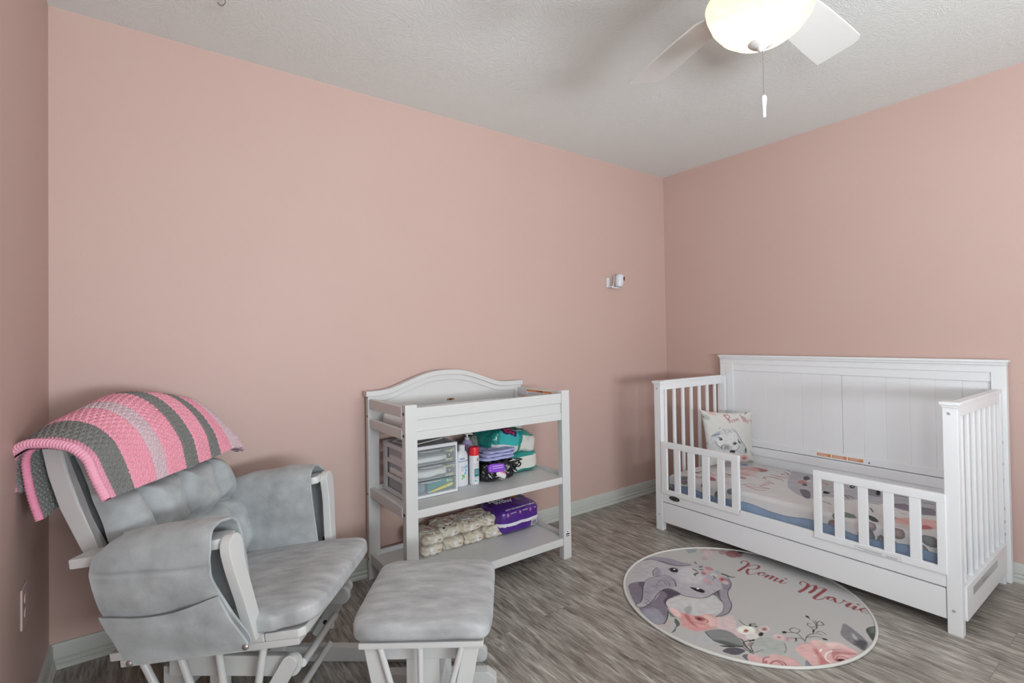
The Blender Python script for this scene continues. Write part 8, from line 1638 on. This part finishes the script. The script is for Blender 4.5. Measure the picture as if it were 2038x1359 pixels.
# braided puff stitch: slanted grains, direction alternating per row
cw, ch = 0.0165, 0.0098
def stitch(T, S):
    h = np.zeros_like(T)
    row = np.floor(S / ch)
    for dr in (-1, 0, 1):
        r = row + dr
        offx = np.where(r % 2 == 0, 0, cw / 2)
        col = np.floor((T - offx) / cw)
        for dc in (0, 1, -1):
            c = col + dc
            cx = (c + 0.5) * cw + offx; cy = (r + 0.5) * ch
            jx = 0.0009 * np.sin(c * 12.9 + r * 78.2); jy = 0.0006 * np.sin(c * 39.3 + r * 11.1)
            x = T - cx - jx; y = S - cy - jy
            ang = np.where(r % 2 == 0, 0.70, -0.70) + 0.22 * np.sin(c * 5.1 + r * 3.3)
            xa = x * np.cos(ang) + y * np.sin(ang); ya = -x * np.sin(ang) + y * np.cos(ang)
            q = (xa / 0.0108) ** 2 + (ya / 0.0047) ** 2
            g = np.sqrt(np.clip(1 - q, 0, None)) * (0.9 + 0.12 * np.cos(ya * 2600))
            h = np.maximum(h, g)
    return h
H = stitch(TT, arc)
bounds = [-0.335, -0.316, -0.240, -0.155, -0.105, -0.018, 0.045, 0.118, 0.178, 0.262, 0.345]
PK_, GY_, MV_ = s2l((0.96, 0.66, 0.73)), s2l((0.52, 0.52, 0.51)), s2l((0.86, 0.76, 0.79))
PALE = s2l((0.93, 0.66, 0.75))
seq = [PALE, GY_, PK_, MV_, PK_, GY_, PK_, GY_, PK_, MV_]
bandi = np.clip(np.searchsorted(bounds, tt + 1e-6) - 1, 0, 9)
bw = np.array([min(abs(t - q) for q in bounds) for t in tt])
groove = np.exp(-(bw / 0.0035) ** 2)[:, None]
holes = (0.5 + 0.5 * np.cos(arc / 0.0085 * 2 * PI)) * groove
trim_ = (tt < -0.316)[:, None]
ribs = np.abs(np.cos(arc / 0.0105 * PI)) ** 0.6 * np.sqrt(np.clip(1 - ((TT + 0.3255) / 0.0105) ** 2, 0, 1))
H = np.where(trim_, ribs * 1.05, H * (1 - 0.55 * groove)) - 0.5 * holes * (~trim_)
cols = np.array([seq[i] for i in bandi])[:, None, :] * np.ones((1, ns_, 1))
depth_ = np.clip(H, 0, 1)
cols = cols * (0.92 + 0.08 * np.sin(TT * 900 + arc * 700))[..., None]
amp = 0.0068
thk = 0.016
hump = 0.004 * np.sin(TT * 26 + 1.3) * np.sin(arc * 9)
def layer(offset, Hh, a):
    o = offset + a * Hh + hump
    return np.stack([C0[..., 0] + Nu * o, TT, C0[..., 1] + Nz * o], -1)
outerL = layer(0.0, H, amp)
innerL = layer(-thk, -H * 0.5, amp)
# join outer and inner faces into a closed quilt-thick cloth; the underside repeats a second folded layer
PP = np.concatenate([outerL, innerL[:, ::-1]], 1)
CC = np.concatenate([cols, cols[:, ::-1]], 1)
blk = thing('crochet_blanket', 'pink, grey and mauve striped crochet blanket folded over the glider chair back', 'blanket', (0.272, 1.886, 0.9), GTH, world=False)
def blanket_piece(name, PP, CC, **kw):
    P2 = tl(PP); P2[..., 2] -= 0.9
    return grid_mesh(name, P2, ['yarn'], blk, CC, **kw)
blanket_piece('outer_layer', PP, CC)
# inner fold: set back from the near end, its back hem hanging lower than the outer one
CI = np.stack([prof_at(t, cnI) for t in tt], 0)
duI = np.gradient(CI[..., 0], axis=1); dzI = np.gradient(CI[..., 1], axis=1); lnI = np.hypot(duI, dzI) + 1e-9
NuI, NzI = -dzI / lnI, duI / lnI
def layerI(offset, Hh, a):
    o = offset + a * Hh + hump
    return np.stack([CI[..., 0] + NuI * o, TT, CI[..., 1] + NzI * o], -1)
I0 = 43
sl = (slice(I0, None), slice(0, -6))
i0 = layerI(-thk - 0.006, H * 0.7, amp)[sl]; i1 = layerI(-thk - 0.015, -H * 0.6, amp)[sl]
cI = cols[sl].copy(); cI[:66] = cols[36:37, :-6]
PP2 = np.concatenate([i0, i1[:, ::-1]], 1); CC2 = np.concatenate([cI, cI[:, ::-1]], 1)
blanket_piece('inner_layer', PP2, CC2)
# corded edges along the near end of both layers
def cord(off0, idx, s0, s1, r, name, col, C0=C0, Nu=Nu, Nz=Nz):
    pts = []
    ii = np.arange(s0, s1, 2)
    for i in ii: pts.append((C0[idx, i, 0] + Nu[idx, i] * off0 + 0.0, tt[idx] - 0.004, C0[idx, i, 1] + Nz[idx, i] * off0))
    pts = np.array(pts); na_ = 12
    ang = np.linspace(0, 2 * PI, na_)
    d = np.r_[0, np.cumsum(np.linalg.norm(np.diff(pts, axis=0), axis=1))]
    rad = r * (0.82 + 0.22 * np.abs(np.cos(d / 0.009 * PI)))
    tgu = np.gradient(pts[:, 0]); tgz = np.gradient(pts[:, 2]); L2 = np.hypot(tgu, tgz); nu2_, nz2_ = -tgz / L2, tgu / L2
    R = np.stack([pts[:, None, 0] + nu2_[:, None] * rad[:, None] * np.cos(ang), pts[:, None, 1] + rad[:, None] * np.sin(ang), pts[:, None, 2] + nz2_[:, None] * rad[:, None] * np.cos(ang)], -1)
    blanket_piece(name, R, np.tile(np.array(col), (*R.shape[:2], 1)))
cord(-0.004, 0, 4, ns_ - 3, 0.0125, 'edge_cord', PALE)
cord(-thk - 0.011, I0 - 1, 2, ns_ - 8, 0.0105, 'edge_cord', s2l((0.91, 0.58, 0.69)), CI, NuI, NzI)

# ------------------------------------------------------------------ ottoman
OTH = math.radians(-35.5)
ot = thing('ottoman', 'white gliding ottoman with grey suede cushion in front of the glider chair', 'ottoman', (0.731, 1.457, 0), OTH, world=False)
b = B('suede_seat')
t = bmesh.new(); bmesh.ops.create_cube(t, size=2); bmesh.ops.subdivide_edges(t, edges=list(t.edges), cuts=34, use_grid_fill=True)
for v in t.verts:
    p = v.co.copy(); exy, ez = 8.0, 3.6
    lx = (abs(p.x) ** exy + abs(p.y) ** exy) ** (1 / exy)
    m_ = max(abs(p.x), abs(p.y)); q = Vector((p.x, p.y, p.z))
    l = ((abs(p.x) ** exy + abs(p.y) ** exy) ** (ez / exy) + abs(p.z) ** ez) ** (1 / ez); q = p / l
    z = q.z * 0.036
    x = q.x * 0.199; y = q.y * 0.216
    for sx in (-1, 1):
        for sy in (-1, 1):
            dd = ((x - sx * 0.192) ** 2 + (y - sy * 0.208) ** 2) ** 0.5
            z -= 0.008 * math.exp(-(dd / 0.03) ** 2)
    z += 0.003 * noise.noise(Vector((x * 12, y * 12, 5)))
    v.co = Vector((x, y, 0.372 + z))
b._merge(t); b.build('seat_cushion', ot, smooth=60)
b = B(G_); b.box(-0.174, 0.174, -0.200, 0.200, 0.322, 0.340, 0.004); b.build('top_board', ot)
for s in (-1, 1):
    def yb(a, c): return (min(s * a, s * c), max(s * a, s * c))
    for k in (-1, 1):
        y0, y1 = yb(0.165, 0.188)
        b = B(G_); b.prism([(k * 0.163, 0.323), (k * 0.118, 0.323), (k * 0.062, 0.070), (k * 0.112, 0.070)], 'y', y0, y1, 0.004); b.build('side_leg', ot)
        b = B(G_); b.tube([(k * 0.113, s * 0.195, 0.324), (k * 0.045, s * 0.195, 0.082)], 0.0085, 14); b.build('spindle', ot)
    b = B(G_); b.tube([(-0.002, s * 0.195, 0.324), (-0.002, s * 0.195, 0.082)], 0.0085, 14); b.build('spindle', ot)
    y0, y1 = yb(0.180, 0.207); b = B(G_); b.box(-0.112, 0.112, y0, y1, 0.060, 0.090, 0.004); b.build('swing_rail', ot)
    y0, y1 = yb(0.128, 0.150); b = B(G_); b.box(-0.135, 0.135, y0, y1, 0.262, 0.305, 0.004); b.build('base_rail', ot)
    y0, y1 = yb(0.122, 0.146); b = B(G_); b.box(-0.052, 0.044, y0 - 0.001, y1 + 0.001, 0.045, 0.266, 0.004); b.build('base_post', ot)
    y0, y1 = yb(0.115, 0.155); b = B(G_); b.prism([(-0.20, 0.0), (0.20, 0.0), (0.20, 0.025), (0.17, 0.048), (-0.17, 0.048), (-0.20, 0.025)], 'y', y0, y1, 0.004); b.build('base_foot', ot)
b = B(G_); b.box(-0.03, 0.03, -0.124, 0.124, 0.06, 0.10, 0.004); b.build('stretcher', ot)
